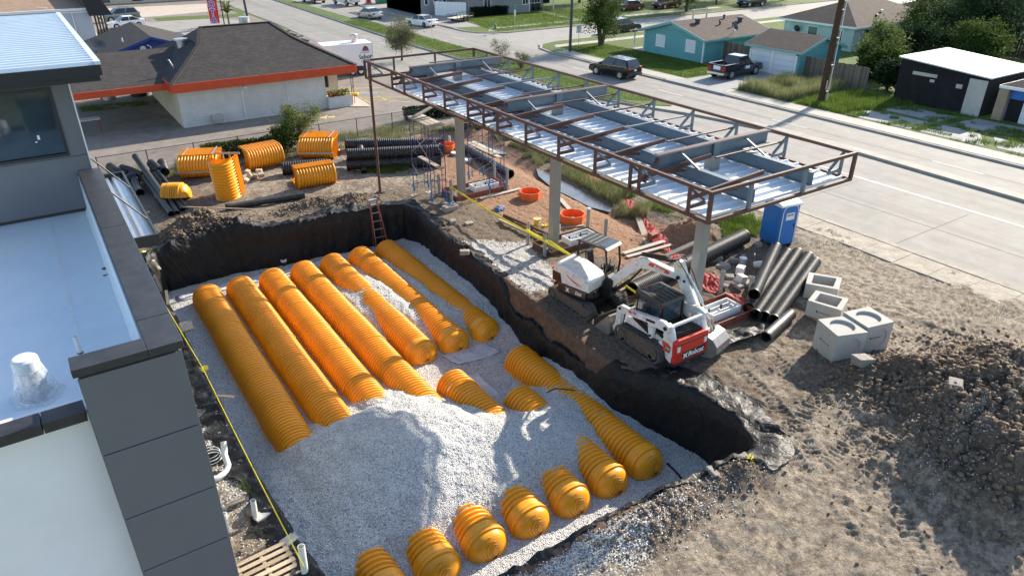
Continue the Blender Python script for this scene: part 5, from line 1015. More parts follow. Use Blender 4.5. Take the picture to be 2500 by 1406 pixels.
# orange chamber bundles
def bundle(label, px, py, rz, n, lie, tilt=0.0, boards=True, roll=0.0):
    t = thing('chamber_bundle', label, 'chamber bundle', G(px, py), rz, 'bundles of spare chambers')
    for k in range(n):
        o = bpy.data.objects.new('chamber', chamber_mesh(13)); C.objects.link(o); o.parent = t
        if lie == 'side': o.matrix_local = Matrix.Translation((0, .2+k*.085, AW+.02))@Matrix.Rotation(roll, 4, 'X')@Matrix.Rotation(R(90), 4, 'X')@Matrix.Rotation(R(90), 4, 'Z')@Matrix.Translation((0, -1.085, 0))
        else: o.matrix_local = Matrix.Rotation(tilt, 4, 'X')@Matrix.Translation((0, k*.085, 0))@Matrix.Rotation(R(90), 4, 'X')
    if boards and lie == 'side':
        for x in (-.8, .8): MB().box(x-.03, -.6, .01, x+.03, .2+n*.085, .03).box(x-.03, -.1, 1.34, x+.03, .1+n*.085, 1.36).build('steel_strap', m('galv'), t)
        B('brace_board', m('plank'), t, (-1.1, -.58, .42, 1.1, -.55, .52))
    if lie != 'side':
        for z in (.6, 2.1): B('brace_board', m('woodold'), t, (-.68, .72, z, .68, .76, z+.1))
        for x in (-.3, .05, .35): B('brace_board', m('woodold'), t, (x, .77, .2, x+.09, .80, 2.2))
    return t
bundle('large strapped orange chamber bundle behind the upright one', 493, 432, R(-24), 16, 'side', roll=R(14)); bundle('orange chamber bundle standing upright on its end', 561, 479, R(-32), 8, 'end', R(6)); bundle('small orange bundle with its open end by the wood blocks', 648, 410, R(6), 8, 'side', boards=False, roll=R(-16))
bundle('orange bundle in front of the corrugated pipe stack, top sloping back', 778, 386, R(-34), 16, 'side', roll=R(13)); bundle('rolled over orange bundle nearest the long black pipe', 772, 452, R(-4), 9, 'side', boards=False, roll=R(38))
ec = thing('end_cap_bundle', 'nested orange end caps lying on the dirt beside the black pipes', 'end caps', G(445, 487), R(60), None)
for k in range(6):
    o = bpy.data.objects.new('end_cap', CAPM); C.objects.link(o); o.parent = ec; o.matrix_local = Matrix.Translation((0, k*.11, .1))@Matrix.Rotation(R(16), 4, 'Y')
for k in range(9):
    p = G(592+14*(k % 4)+5*(k//4), 428+7*(k//4)+2*(k % 3)); tag(MB().cbox((p.x, p.y, p.z+.12+.12*(k % 2)), .34, .24, .22, Matrix.Rotation(k*.9, 3, 'Z')@Matrix.Rotation(.3*(k % 3), 3, 'X')).build('wood_block', m('wood'), bevel=.015), 'sawn wood block in the heap between orange bundles', 'wood block', 'heap of wood blocks')
# toilet cabin
pt = thing('toilet_cabin', 'blue portable toilet cabin with white roof beside the road', 'toilet cabin', (26.9, 18.4, zg(26.9, 18.4)), R(-9.6))
a_ = .54; MB().box(-a_, -a_, .1, a_, a_, 1.98).build('cabin_wall', m('potty'), pt, bevel=.03)
for x in (-.36, .36): MB().box(x-.05, -a_, -.02, x+.05, a_, .1).build('skid', m('black'), pt)
rf3 = MB()
rr = [(-.60, 1.96), (-.60, 2.03), (-.48, 2.11), (-.2, 2.2), (.2, 2.2), (.48, 2.11), (.60, 2.03), (.60, 1.96)]; rf3.prism(rr, -.60, .60, 'x'); rf3.build('roof', m('pottyroof'), pt, bevel=.03)
dd = MB().box(-.40, -a_-.025, .18, .40, -a_-.001, 1.9).build('door', m('potty'), pt, bevel=.01)
MB().tube([(-.43, -a_-.03, .14), (-.43, -a_-.03, 1.7), (-.36, -a_-.03, 1.92), (-.2, -a_-.03, 1.98), (.2, -a_-.03, 1.98), (.36, -a_-.03, 1.92), (.43, -a_-.03, 1.7), (.43, -a_-.03, .14)], .022, 6).build('door_surround', m('white'), pt, True)
B('latch', m('black'), dd, (.28, -a_-.05, .95, .34, -a_-.026, 1.1)); B('sign', m('white'), dd, (-.22, -a_-.032, 1.32, .25, -a_-.026, 1.66)); text('sign_lettering', 'AZTEC', .13, m('blackg'), dd, frame_M((.015, -a_-.036, 1.55), (1, 0, 0), (0, 0, 1)), .002, bold=.004)
for k in range(2): MB().prism([(-.35, .35+.75*k), (-.1, .35+.75*k), (.1, .45+.75*k), (.38, .45+.75*k), (.38, .95+.75*k), (-.35, .95+.75*k)], -a_-.012, -a_-.001, 'x').build('wall_panel', m('potty'), pt, bevel=.01)
# precast concrete boxes with round knock-outs
def knock(mb, o, u, v, s, r, dp):
    o, u, v = Vector(o), Vector(u), Vector(v); nn = u.cross(v).normalized(); n = 32; c = o+(u+v)*(s/2); sq = []; ci = []
    for k in range(n):
        a = 2*math.pi*k/n; dx, dy = math.cos(a), math.sin(a); q_ = s/2/max(abs(dx), abs(dy)); sq.append(c+u*(dx*q_)+v*(dy*q_)); ci.append(c+u*(dx*r)+v*(dy*r))
    inn = [p-nn*dp for p in ci]; mb.add(sq+ci+inn, [(k, (k+1) % n, n+(k+1) % n, n+k) for k in range(n)]+[(n+k, n+(k+1) % n, 2*n+(k+1) % n, 2*n+k) for k in range(n)]+[tuple(range(2*n, 3*n))])
def cbox_(label, x, y, rz, s):
    t = thing('concrete_box', label, 'concrete box', (x, y, zg(x, y)), rz, 'precast concrete boxes'); h = s/2; mb = MB()
    knock(mb, (-h, -h, s), (1, 0, 0), (0, 1, 0), s, s*.36, .09); knock(mb, (-h, -h, 0), (1, 0, 0), (0, 0, 1), s, s*.36, .05)
    mb.add([(-h, -h, 0), (-h, -h, s), (-h, h, s), (-h, h, 0), (h, -h, 0), (h, -h, s), (h, h, s), (h, h, 0)], [(0, 1, 2, 3), (4, 7, 6, 5), (3, 2, 6, 7), (0, 3, 7, 4)]); mb.build('box_body', m('precast'), t)
    return t
b1 = cbox_('precast concrete box with round recesses, blank recessed face in shade', 20.87, 11.12, R(-21), 1.13); b2 = cbox_('precast concrete box with a stencilled word in its round recess', 22.03, 10.92, R(-13), 1.13)
def stencil(par, o, u): 
    text('stencil', '\u25cf Advanced', .1, m('blackg'), par, frame_M(o, u, (0, 0, 1)), .001)
stencil(b1, (-.568, 0, .55), (0, -1, 0)); stencil(b2, (-.05, -.52, .6), (1, 0, 0))
def riser(label, pxs, ztop, h, pal):
    c = [W(*p, ztop) for p in pxs]; cen = sum(c, Vector())/4; t = thing('concrete_riser', label, 'concrete riser', (cen.x, cen.y, 0), 0, 'open concrete risers'); o = [(p.x-cen.x, p.y-cen.y) for p in c]; i_ = [(x*.72, y*.66) for x, y in o]; mb = MB(); n = 4
    vv = [(x, y, ztop-h) for x, y in o]+[(x, y, ztop) for x, y in o]+[(x, y, ztop) for x, y in i_]+[(x, y, ztop-h) for x, y in i_]; mb.add(vv, [(k*4+i, k*4+(i+1) % 4, ((k+1) % 4)*4+(i+1) % 4, ((k+1) % 4)*4+i) for k in range(4) for i in range(4)]); mb.build('riser_wall', m('precast'), t, bevel=.012)
    if pal:
        for k in range(3): B('pallet_slat', m('wood'), t, (-.5+k*.38, -.45, ztop-h-.12, -.28+k*.38, .45, ztop-h-.095))
        for k in range(2): B('pallet_runner', m('wood'), t, (-.5, -.4+k*.7, -.02, .5, -.3+k*.7, ztop-h-.121))
    d_ = Vector((o[2][0]-o[3][0], o[2][1]-o[3][1], 0)).normalized(); nn = d_.cross(Vector((0, 0, 1))); mid = Vector(((o[2][0]+o[3][0])/2, (o[2][1]+o[3][1])/2, ztop-h*.55))
    if pal: text('stencil', '\u25cf Advanced', .1, m('blackg'), t, frame_M(mid+nn*.004, d_, (0, 0, 1)), .001)
riser('open concrete riser on a pallet, stencilled on its side', [(1992, 708), (2072, 729), (2055, 758), (1972, 733)], .78, .62, True); riser('plain open concrete riser beside the ribbed pipes', [(1975, 664), (2056, 678), (2047, 707), (1967, 692)], .66, .64, False)
# white tubs and packaging among the rubble
for k, (a, b, lab) in enumerate(((1812, 648, 'white bucket with wire handle on the rubble'), (1838, 655, 'white tub lying on its side beside the pipes'))):
    p = G(a, b); t = thing('bucket', lab, 'bucket', (p.x, p.y, p.z+(.0 if k == 0 else .17)), R(40*k)); mb = MB().lathe([(.13, 0), (.16, .34), (.17, .36), (.15, .37)], n=16)
    if k: mb.xf(Matrix.Rotation(R(80), 4, 'X'))
    mb.build('bucket_body', m('pvc'), t, True); MB().tube([(.16, 0, .36), (.1, .02, .5), (-.1, .02, .5), (-.16, 0, .36)], .008, 5).build('handle', m('galv'), t)
for k, (a, b) in enumerate(((1806, 668), (1808, 690))):
    p = G(a, b); t = tag(MB().cbox((p.x, p.y, p.z+.17), .36, .3, .34, Matrix.Rotation(.4+k, 3, 'Z')@Matrix.Rotation(.2*k, 3, 'X')).build('carton', m('white'), bevel=.01), ('white carton on top of the rubble', 'printed white carton at the foot of the rubble')[k], 'carton')
yb = thing('bucket', 'yellow bucket standing on the sand near the middle column', 'bucket', G(1311, 552)); MB().lathe([(.14, 0), (.17, .36), (.18, .38), (.14, .39)], n=16).build('bucket_body', m('yellow'), yb, True); MB().pipe((0, 0, .37), (0, 0, .40), .18, .15).build('rim', m('pvc'), yb); B('label_sheet', m('white'), yb, (-.06, -.175, .1, .08, -.165, .28))
for k, (a, b) in enumerate(((1140, 395), (1112, 378))): t = thing('manhole_ring', ('white manhole ring right behind the scaffolded column', 'white manhole ring near the far orange tub')[k], 'manhole ring', G(a, b), 0, 'white manhole rings'); MB().lathe([(.26, -.02), (.26, .1), (.3, .12), (.3, .16), (.05, .17)], n=20).build('ring', m('pvc'), t, True)
tag(MB().pipe(G(1098, 358), G(1098, 358, .7), .07, .06).build('vent_pipe', m('pvc'), smooth=True), 'white pipe stub upright beyond the canopy column', 'pipe'); tag(MB().pipe(G(1365, 572), G(1365, 572, .5), .06, .05).build('vent_pipe', m('pvc'), smooth=True), 'white pipe stub between middle column and orange tub', 'pipe')
# barrier tape
def tape(label, pts, wd=.075):
    mb = MB(); P_ = []
    for a, b in zip(pts[:-1], pts[1:]):
        for k in range(10):
            t = k/10; p = a.lerp(b, t); p.z -= .10*math.sin(math.pi*t)*min(1, (b-a).length/6); P_.append(p)
    P_.append(pts[-1]); vv = []
    for i, p in enumerate(P_): a = .6*math.sin(i*.5); vv += [p+Vector((math.cos(a)*.0, math.sin(a)*wd*.3, wd/2)), p-Vector((0, math.sin(a)*wd*.3, wd/2))]
    mb.add(vv, [(2*i, 2*i+1, 2*i+3, 2*i+2) for i in range(len(P_)-1)]); o = mb.build('barrier_tape', m('tape')); md = o.modifiers.new('s', 'SOLIDIFY'); md.thickness = .012; return tag(o, label, 'barrier tape')
tape('yellow barrier tape strung along the building side of the pit', [W(340, 632, .75), W(496, 900, .7), W(744, 1385, .95)], .09)
tape('yellow barrier tape strung past the canopy columns to excavator', [W(1103, 457, .85), W(1289, 566, .85), W(1332, 590, .85), W(1490, 668, .9), W(1552, 714, .7)], .09)
tape('second yellow tape between the middle bollards and excavator', [W(1289, 562, .8), W(1345, 590, .75), W(1530, 700, .6)], .08)
def crumple(label, px, py, s, mat='tape', z=None):
    p = G(px, py) if z is None else W(px, py, z); mb = MB(); r_ = random.Random(px)
    for k in range(10):
        q_ = [p+Vector((r_.uniform(-s, s), r_.uniform(-s, s), r_.uniform(.02, .5*s))) for _ in range(3)]; mb.tube(q_, .022, 4)
    return tag(mb.build('tape_bundle', m(mat)), label, 'tape bundle')
crumple('yellow tape bunched at the pit corner beside the store', 345, 622, .22); crumple('yellow tape bunched at the front corner of the pit', 1832, 1128, .22); crumple('yellow tape knot on the liner midway along the store wall', 495, 905, .2); crumple('yellow tape scrap near the yellow bucket', 1330, 552, .16)
for k, (a, b) in enumerate(((1105, 502), (1222, 512))): crumple(('tangled blue strap at the foot of the scaffold', 'coiled blue strap lying on the open sand')[k], a, b, .3, 'blue')
# ladder
la = thing('step_ladder', 'red brown step ladder leaning on the back wall of the pit', 'ladder', (13.15, 31.9, FZ))
A0, A1, B0, B1 = Vector((-.38, 0, 0)), Vector((-.22, .75, 2.45)), Vector((.28, -.06, 0)), Vector((.14, .72, 2.45))
for a, b in ((A0, A1), (B0, B1)): MB().bar(a, b, .05, .09).build('rail', m('hay'), la)
for k in range(6): t = .09+k*.165; MB().bar(A0.lerp(A1, t), B0.lerp(B1, t), .1, .03).build('step', m('alu'), la)
B('top_cap', m('alu'), la, (-.27, .68, 2.42, .19, .84, 2.5)); MB().bar(A0+Vector((.05, .5, .1)), A1, .03, .05).build('rear_rail', m('hay'), la); MB().bar(B0+Vector((-.05, .5, .1)), B1, .03, .05).build('rear_rail', m('hay'), la)
# strip beside the store: pallet, pipes, boards
pl = thing('wooden_pallet', 'bare wooden pallet lying at the foot of the store wall', 'pallet', (*W(655, 1390, .1)[:2], .0), R(3)); 
for k in range(6): B('deck_board', m('wood'), pl, (-.62, -.52+k*.2, .11, .62, -.40+k*.2, .13))
for k in range(3): B('runner', m('wood'), pl, (-.6+k*.56, -.52, .01, -.52+k*.56, .6, .109))
def stub(label, px, py, h, r_=.07): t = tag(MB().pipe(G(px, py, -.1), G(px, py, h)+Vector((.03, .02, 0)), r_, r_*.82).build('pipe_stub', m('pvc'), smooth=True), label, 'pipe'); return t
stub('white pipe stub beside a paving block and grass tuft', 625, 1268, .62); stub('white pipe stub right against the store wall', 555, 1300, .6); stub('tall white pipe with yellow tape at the pallet', 745, 1400, .85, .085)
tag(MB().tube([W(546, 1078, .6), W(548, 1110, .35), W(557, 1135, .15), W(553, 1150, .1), W(535, 1165, .1), W(520, 1170, .1)], .085, 10).build('elbow_pipe', m('pvc'), smooth=True), 'white pipe elbow rising from the soil by the liner', 'pipe')
rg = MB()
for k in range(3): c_ = W(512+3*k, 1105+8*k, .12+.03*k); rg.tube([c_+Vector((.26*math.cos(a*.42), .26*math.sin(a*.42), .02*k)) for a in range(16)], .014, 5)
tag(rg.build('tubing_coil', m('pvc'), smooth=True), 'loose coil of thin white tubing by the store wall', 'tubing')
for k, (a, b, lab) in enumerate(((640, 1262, 'pale paving block beside the white pipe stub'), (708, 1322, 'paving block at the liner edge above the pallet'))): p = G(a, b); tag(MB().cbox((p.x, p.y, p.z+.04), .4, .28, .12, Matrix.Rotation(.3, 3, 'Z')).build('paving_block', m('precast'), bevel=.01), lab, 'block')
for k, (a, b, c_, d_, lab) in enumerate(((375, 640, 392, 662, 'pale board on the liner near the pit back corner'), (407, 715, 412, 748, 'short board stuck in the liner beside the tape'), (528, 972, 572, 974, 'pale stick poking over the liner edge'), (555, 1240, 600, 1222, 'thin board lying on dry soil by the store'))): tag(MB().bar(G(a, b, .1), G(c_, d_, .08), .11, .05).build('board', m('wood')), lab, 'board', 'boards beside the liner')
for k, (a, b, lab) in enumerate(((402, 775, 'flat concrete slab piece half under the tape'), (455, 800, 'pale concrete slab on the liner beside the tape knot'))): p = G(a, b, .04); tag(MB().cbox(p, .7, .45, .1, Matrix.Rotation(.5+k, 3, 'Z')).build('slab_piece', m('rubble'), bevel=.03), lab, 'slab')
# grey pieces of broken concrete
LUMP = ['concrete lump '+s for s in ('beside the red island form corner', 'under the scaffold foot', 'at the edge of the white gravel spill', 'large and long beside the big corrugated pipe', 'next to the white bucket', 'in the middle of the rubble heap', 'near the printed carton', 'flat and long at the foot of the concrete boxes', 'by the toilet cabin skids', 'small at the far end of the corrugated pipe', 'pale on top of the dirt heap', 'grey at the far side of the dirt heap', 'brick sized on the liner lap near the ladder', 'sitting on the liner at the ladder corner', 'below the white carton', 'small beside the ribbed pipe mouths', 'small by the canopy column base', 'small on the liner at the yellow tape', 'small on the front pit edge', 'small between pit edge and excavator')]
for k, (a, b, s_) in enumerate(((1100, 512, .5), (1085, 500, .35), (1135, 620, .42), (1745, 632, .62), (1790, 640, .4), (1765, 655, .5), (1800, 700, .3), (2105, 888, .6), (1850, 600, .35), (1878, 590, .3), (2330, 945, .45), (2480, 945, .5), (1145, 548, .3), (1105, 545, .35), (1780, 680, .35), (1825, 695, .3), (1770, 700, .25), (1815, 1120, .28), (1740, 1155, .25), (1395, 700, .25))):
    p = G(a, b); r_ = random.Random(k); mb = MB(); vv = [(r_.uniform(.7, 1)*s_*.6*x*(1.5 if k % 3 == 0 else 1), r_.uniform(.7, 1)*s_*.5*y, r_.uniform(.6, 1)*s_*.32*z) for x, y, z in ((-1,-1,-1),(1,-1,-1),(1,1,-1),(-1,1,-1),(-1,-1,1),(1,-1,1),(1,1,1),(-1,1,1))]
    mb.add(vv, [(0,3,2,1),(4,5,6,7),(0,1,5,4),(1,2,6,5),(2,3,7,6),(3,0,4,7)]).xf(Matrix.Translation((p.x, p.y, p.z+s_*.18))@Matrix.Rotation(k*1.3, 4, 'Z')@Matrix.Rotation(.25*math.sin(k), 4, 'X')); tag(mb.build('concrete_chunk', m('rubble'), bevel=.03), LUMP[k], 'concrete lump', 'broken concrete lumps')
# soil clods: crumbs by the thousand
ICO = np.array([(0,0,1),(.894,0,.447),(.276,.851,.447),(-.724,.526,.447),(-.724,-.526,.447),(.276,-.851,.447),(.724,.526,-.447),(-.276,.851,-.447),(-.894,0,-.447),(-.276,-.851,-.447),(.724,-.526,-.447),(0,0,-1)])
IF = np.array([(0,1,2),(0,2,3),(0,3,4),(0,4,5),(0,5,1),(1,6,2),(2,7,3),(3,8,4),(4,9,5),(5,10,1),(6,7,2),(7,8,3),(8,9,4),(9,10,5),(10,6,1),(11,7,6),(11,8,7),(11,9,8),(11,10,9),(11,6,10)])
def crumbs(name, X, Y, S, mat, label, cat, sink=.3, zf=None):
    n = len(X); Z = site_h(X, Y) if zf is None else zf(X, Y); ax = rng.random((n, 12, 1))*.9+.5; V_ = ICO[None]*ax*S[:, None, None]; V_[:, :, 2] *= .75; a = rng.random(n)*6.28; c, s = np.cos(a)[:, None], np.sin(a)[:, None]
    x = V_[:, :, 0]*c-V_[:, :, 1]*s; y = V_[:, :, 0]*s+V_[:, :, 1]*c; V_ = np.stack([x+X[:, None], y+Y[:, None], V_[:, :, 2]+(Z+S*sink)[:, None]], -1).reshape(-1, 3); F_ = (IF[None]+(np.arange(n)*12)[:, None, None]).reshape(-1, 3)
    return tag(nmesh(name, V_, F_, mat, None, False), label, cat, kind='stuff')
X_, Y_, S_ = [], [], []
for cx, cy, rx, ry, hh in MOUNDS[:11]+MOUNDS[13:16]:
    k = int(950*rx*ry*(1.6 if hh > .3 else 1)); a = rng.normal(0, .8, k)*rx+cx; b = rng.normal(0, .8, k)*ry+cy; X_.append(a); Y_.append(b); S_.append(.008+.085*rng.random(k)**9*(1.2 if hh > .5 else .8)+.022*rng.random(k)**1.5)
k = 2600; a = rng.uniform(1.2, 26, k); b = rng.uniform(5, 42, k); X_.append(a); Y_.append(b); S_.append(.012+.04*rng.random(k)**3)
k = 1500; i = rng.integers(0, NR, k); o_ = rng.normal(.35, .22, k); X_.append(rp[i, 0]-nin[i, 0]*o_); Y_.append(rp[i, 1]-nin[i, 1]*o_); S_.append(.010+.035*rng.random(k)**3)
X_, Y_, S_ = map(np.concatenate, (X_, Y_, S_)); ok = (sdist(RIM, X_, Y_) > .03) & (X_ > 1.1) & (X_ < 29) & (Y_ < 44) & (Y_ > 1); crumbs('soil_clods', X_[ok], Y_[ok], S_[ok], m('clod'), 'crumbled brown soil clods strewn over the heaps and edges', 'soil')
k = 5200; a = np.concatenate([rng.normal(5, 3.5, k//2)+4, rng.normal(MOUNDS[2][0], 1.1, k//4), rng.uniform(1.2, 2.6, k//4)]); b = np.concatenate([rng.normal(9.0, .5, k//2), rng.normal(MOUNDS[2][1], .9, k//4), rng.uniform(11, 24, k//4)]); s_ = .010+.014*rng.random(len(a)); ok = ((sdist(RIM, a, b) > .05) | (a < 2.6)) & (a > 1.1); ok &= (sdist(RIM, a, b) > -.02)
crumbs('spilled_gravel', a[ok], b[ok], s_[ok], m('stone'), 'stray white stones scattered on the soil around the pit', 'gravel', .6)
# stones catching the light on the gravel bed
k = 26000; a = rng.uniform(2.6, 14.9, k); b = rng.uniform(9.8, 33, k); ok = sdist(RIM, a, b) < -.25; crumbs('gravel_stones', a[ok], b[ok], (.012+.014*rng.random(k))[ok], m('stone'), 'loose white stones on top of the gravel bed', 'gravel', .2, gravel_h)
def chz(X, Y):
    z = gravel_h(X, Y)
    for xi in ROWX: q = np.clip(1-((X-xi)/AW)**2, 0, 1); z = np.maximum(z, np.where(q > .02, FZ+.02+(AH-.04)*np.sqrt(q), -9))
    return z
k = 4200; xi = np.array(ROWX)[rng.choice([2, 3, 4, 5, 6, 4, 5, 6], k)]; a = xi+rng.normal(.1, .2, k); b = np.where(rng.random(k) < .6, rng.uniform(22.5, 29.5, k), rng.uniform(13, 19, k)); ok = (fbm(a*1.3, b*.9, 3, 4) > .05) & (gravel_h(a, b) > -1.75); crumbs('rib_stones', a[ok], b[ok], (.012+.014*rng.random(k))[ok], m('stone'), 'stray white stones caught between the orange ribs', 'gravel', -.6, chz)
# chain link fence between the site and the car park
cf = thing('chain_link_fence', 'low chain link fence between the site and the car park', 'fence', (2, 45.4, 0))
for k in range(9): MB().cyl((k*2.6, 0, -.1), (k*2.6, 0, 1.35), .03, n=8).build('post', m('gunmetal'), cf)
MB().cyl((0, 0, 1.3), (20.8, 0, 1.3), .018, n=6).build('top_rail', m('gunmetal'), cf); MB().quad((0, .01, 0), (20.8, .01, 0), (20.8, .01, 1.3), (0, .01, 1.3)).build('wire_mesh', m('chain'), cf)
# ------------------------------------------------------------ buildings around the site
def WY(px, py, Y):
    d = (px-CX)/FPX*RT+(py-CY)/FPX*DN+FW; t = Y/d[1]; return Vector((t*d[0], Y, CAMH+t*d[2]))
def WXp(px, py, X):
    d = (px-CX)/FPX*RT+(py-CY)/FPX*DN+FW; t = X/d[0]; return Vector((X, t*d[1], CAMH+t*d[2]))
class House:
    def __init__(s, name, label, x, y, cat='house', group=None): s.o = Vector((x, y, 0)); s.e = thing(name, label, cat, s.o, 0, group)
    def P(s, name, mb, mat, sub=None, bevel=0, smooth=False): return mb.xf(Matrix.Translation(-s.o)).build(name, m(mat), sub or s.e, smooth, bevel)
    def window(s, p, u, w_, h_, trim='white', pane='glass', bars=1):
        "p lower left corner on the wall, u along the wall, outward normal = u x z"
        p, u = Vector(p), Vector(u).normalized(); z = Vector((0, 0, 1)); nn = u.cross(z); t = .09; f = MB()
        for a, b in ((p-u*t/2, p-u*t/2+z*h_), (p+u*(w_+t/2), p+u*(w_+t/2)+z*h_)): f.bar(a+nn*.02, b+nn*.02, .09, t, nn.cross(z) if False else u)
        f.bar(p-z*t/2-u*t+nn*.02, p+u*(w_+t)-z*t/2+nn*.02, .09, t); f.bar(p+z*(h_+t/2)-u*t+nn*.02, p+u*(w_+t)+z*(h_+t/2)+nn*.02, .09, t)
        for k in range(bars): q = p+u*(w_*(k+1)/(bars+1)); f.bar(q+nn*.015, q+nn*.015+z*h_, .05, .05, u)
        wn = s.P('window', f, trim); s.P('pane', MB().add([p+nn*.008, p+u*w_+nn*.008, p+u*w_+z*h_+nn*.008, p+z*h_+nn*.008], [(0, 1, 2, 3)]), pane, wn); return wn
    def gable_x(s, x0, x1, y0, y1, ez, rz, wall, roof, trim, ov=.5, th=.12, rx=None, end_walls=True):
        "ridge along X; gable ends at x0 and x1"
        ym = (y0+y1)/2; s.P('wall', MB().prism([(y0, 0), (y1, 0), (y1, ez), (ym, rz-.06), (y0, ez)], x0, x1, 'x'), wall)
        k = (rz-ez)/(ym-y0)
        for sg, ya in ((1, y0), (-1, y1)):
            e = ya-sg*ov; r_ = s.P('roof', MB().slab([(x0-ov, e, ez-k*ov+.14), (x1+ov, e, ez-k*ov+.14), (x1+ov, ym, rz+.14), (x0-ov, ym, rz+.14)], th), roof)
            s.P('fascia', MB().bar((x0-ov, e-sg*.02, ez-k*ov+.03), (x1+ov, e-sg*.02, ez-k*ov+.03), .04, .2), trim, r_)
            for x in (x0-ov-.021, x1+ov+.021): s.P('barge_board', MB().bar((x, e, ez-k*ov+.02), (x, ym, rz+.02), .04, .24), trim, r_)
    def gable_y(s, x0, x1, y0, y1, ez, rz, wall, roof, trim, ov=.5, th=.12):
        xm = (x0+x1)/2; s.P('wall', MB().prism([(x0, 0), (x1, 0), (x1, ez), (xm, rz-.06), (x0, ez)], y0, y1, 'y'), wall); k = (rz-ez)/(xm-x0)
        for sg, xa in ((1, x0), (-1, x1)):
            e = xa-sg*ov; r_ = s.P('roof', MB().slab([(e, y0-ov, ez-k*ov+.14), (e, y1+ov, ez-k*ov+.14), (xm, y1+ov, rz+.14), (xm, y0-ov, rz+.14)], th), roof)
            s.P('fascia', MB().bar((e-sg*.02, y0-ov, ez-k*ov+.03), (e-sg*.02, y1+ov, ez-k*ov+.03), .04, .2), trim, r_)
            for y in (y0-ov-.021, y1+ov+.021): s.P('barge_board', MB().bar((e, y, ez-k*ov+.02), (xm, y, rz+.02), .04, .24), trim, r_)
    def hip(s, x0, x1, y0, y1, ez, rz, roof, trim, ov=.5, along='x'):
        X0, X1, Y0, Y1 = x0-ov, x1+ov, y0-ov, y1+ov
        if along == 'x': d = (Y1-Y0)/2; a, b = (X0+d, (Y0+Y1)/2, rz), (X1-d, (Y0+Y1)/2, rz); fs = [[(X0,Y0,ez),(X1,Y0,ez),b,a],[(X1,Y1,ez),(X0,Y1,ez),a,b],[(X0,Y1,ez),(X0,Y0,ez),a],[(X1,Y0,ez),(X1,Y1,ez),b]]
        else: d = (X1-X0)/2; a, b = ((X0+X1)/2, Y0+d, rz), ((X0+X1)/2, Y1-d, rz); fs = [[(X0,Y1,ez),(X0,Y0,ez),a,b],[(X1,Y0,ez),(X1,Y1,ez),b,a],[(X0,Y0,ez),(X1,Y0,ez),a],[(X1,Y1,ez),(X0,Y1,ez),b]]
        r_ = s.P('roof', MB().add([p for f in fs for p in f]+[], [tuple(range(sum(len(g) for g in fs[:i]), sum(len(g) for g in fs[:i+1]))) for i, f in enumerate(fs)]), roof)
        mb = MB()
        for p, q_ in (((X0,Y0),(X1,Y0)),((X1,Y0),(X1,Y1)),((X1,Y1),(X0,Y1)),((X0,Y1),(X0,Y0))): mb.bar((*p, ez-.1), (*q_, ez-.1), .05, .2)
        s.P('fascia', mb, trim, r_); s.P('soffit', MB().box(X0+.03, Y0+.03, ez-.16, X1-.03, Y1-.03, ez-.14), trim, r_); return r_
    def vent(s, x, y, z, r_=.12, h_=.45, mat='galv', mushroom=True):
        v = s.P('roof_vent', MB().lathe([(r_, -.3), (r_, h_)]+([(r_*1.5, h_+.02), (r_*1.5, h_+.15), (.02, h_+.2)] if mushroom else []), (x, y, z), 12), mat, None, 0, True); return v
# --- restaurant with orange fascia
h = House('restaurant', 'white block restaurant with charcoal hip roof and orange fascia', 13, 60, 'building')
h.P('wall', MB().box(8.3, 54.45, 0, 18.9, 67, 2.75), 'brickwhite'); h.P('wall', MB().box(18.91, 56.0, 0, 20.5, 66, 2.75), 'cream'); h.P('wall', MB().box(8.28, 54.6, 0, 8.299, 66.8, 2.7), 'cream')
EZ = 3.15; E0, E1, F0, F1 = 7.9, 21.3, 53.75, 68.2; RL_, RR = (11.9, 60.9, 5.8), (17.2, 60.9, 5.8); KL, KR = (11.0, 58.3, 4.86), (18.2, 58.3, 4.86); KLb, KRb = (11.0, 63.6, 4.86), (18.2, 63.6, 4.86)
fs = [[(E0,F0,EZ),(E1,F0,EZ),KR,RR,RL_,KL],[(E1,F1,EZ),(E0,F1,EZ),KLb,RL_,RR,KRb],[(E1,F0,EZ),(E1,F1,EZ),KRb,KR],[KR,KRb,RR],[(E0,F1,EZ),(E0,F0,EZ),KL,KLb]]
rr_ = h.P('roof', MB().add([p for f in fs for p in f], [tuple(range(sum(len(g) for g in fs[:i]), sum(len(g) for g in fs[:i+1]))) for i in range(len(fs))]), 'shinglek')
h.P('gablet', MB().add([(11.02, 58.5, 4.9), (11.9, 60.9, 5.78), (11.02, 63.4, 4.9)], [(0, 1, 2)]), 'darkwood', rr_)
for p, q_ in ((KL, RL_), (RR, KR), (KR, (E1, F0, EZ)), (KL, (E0, F0, EZ)), (RL_, RR)): h.P('ridge_cap', MB().bar(Vector(p)+Vector((0, 0, .02)), Vector(q_)+Vector((0, 0, .02)), .3, .05), 'shinglek', rr_)
def ribbed(a, b, z0, z1, nrm):
    a, b, nrm = Vector(a), Vector(b), Vector(nrm); mb = MB().bar((a.x, a.y, (z0+z1)/2), (b.x, b.y, (z0+z1)/2), .05, z1-z0); k = int((b-a).length/.2); u = (b-a)/k
    for i in range(k): p = a+u*(i+.5)+nrm*.035; mb.bar((p.x, p.y, z0), (p.x, p.y, z1), .03, .05, nrm)
    return mb
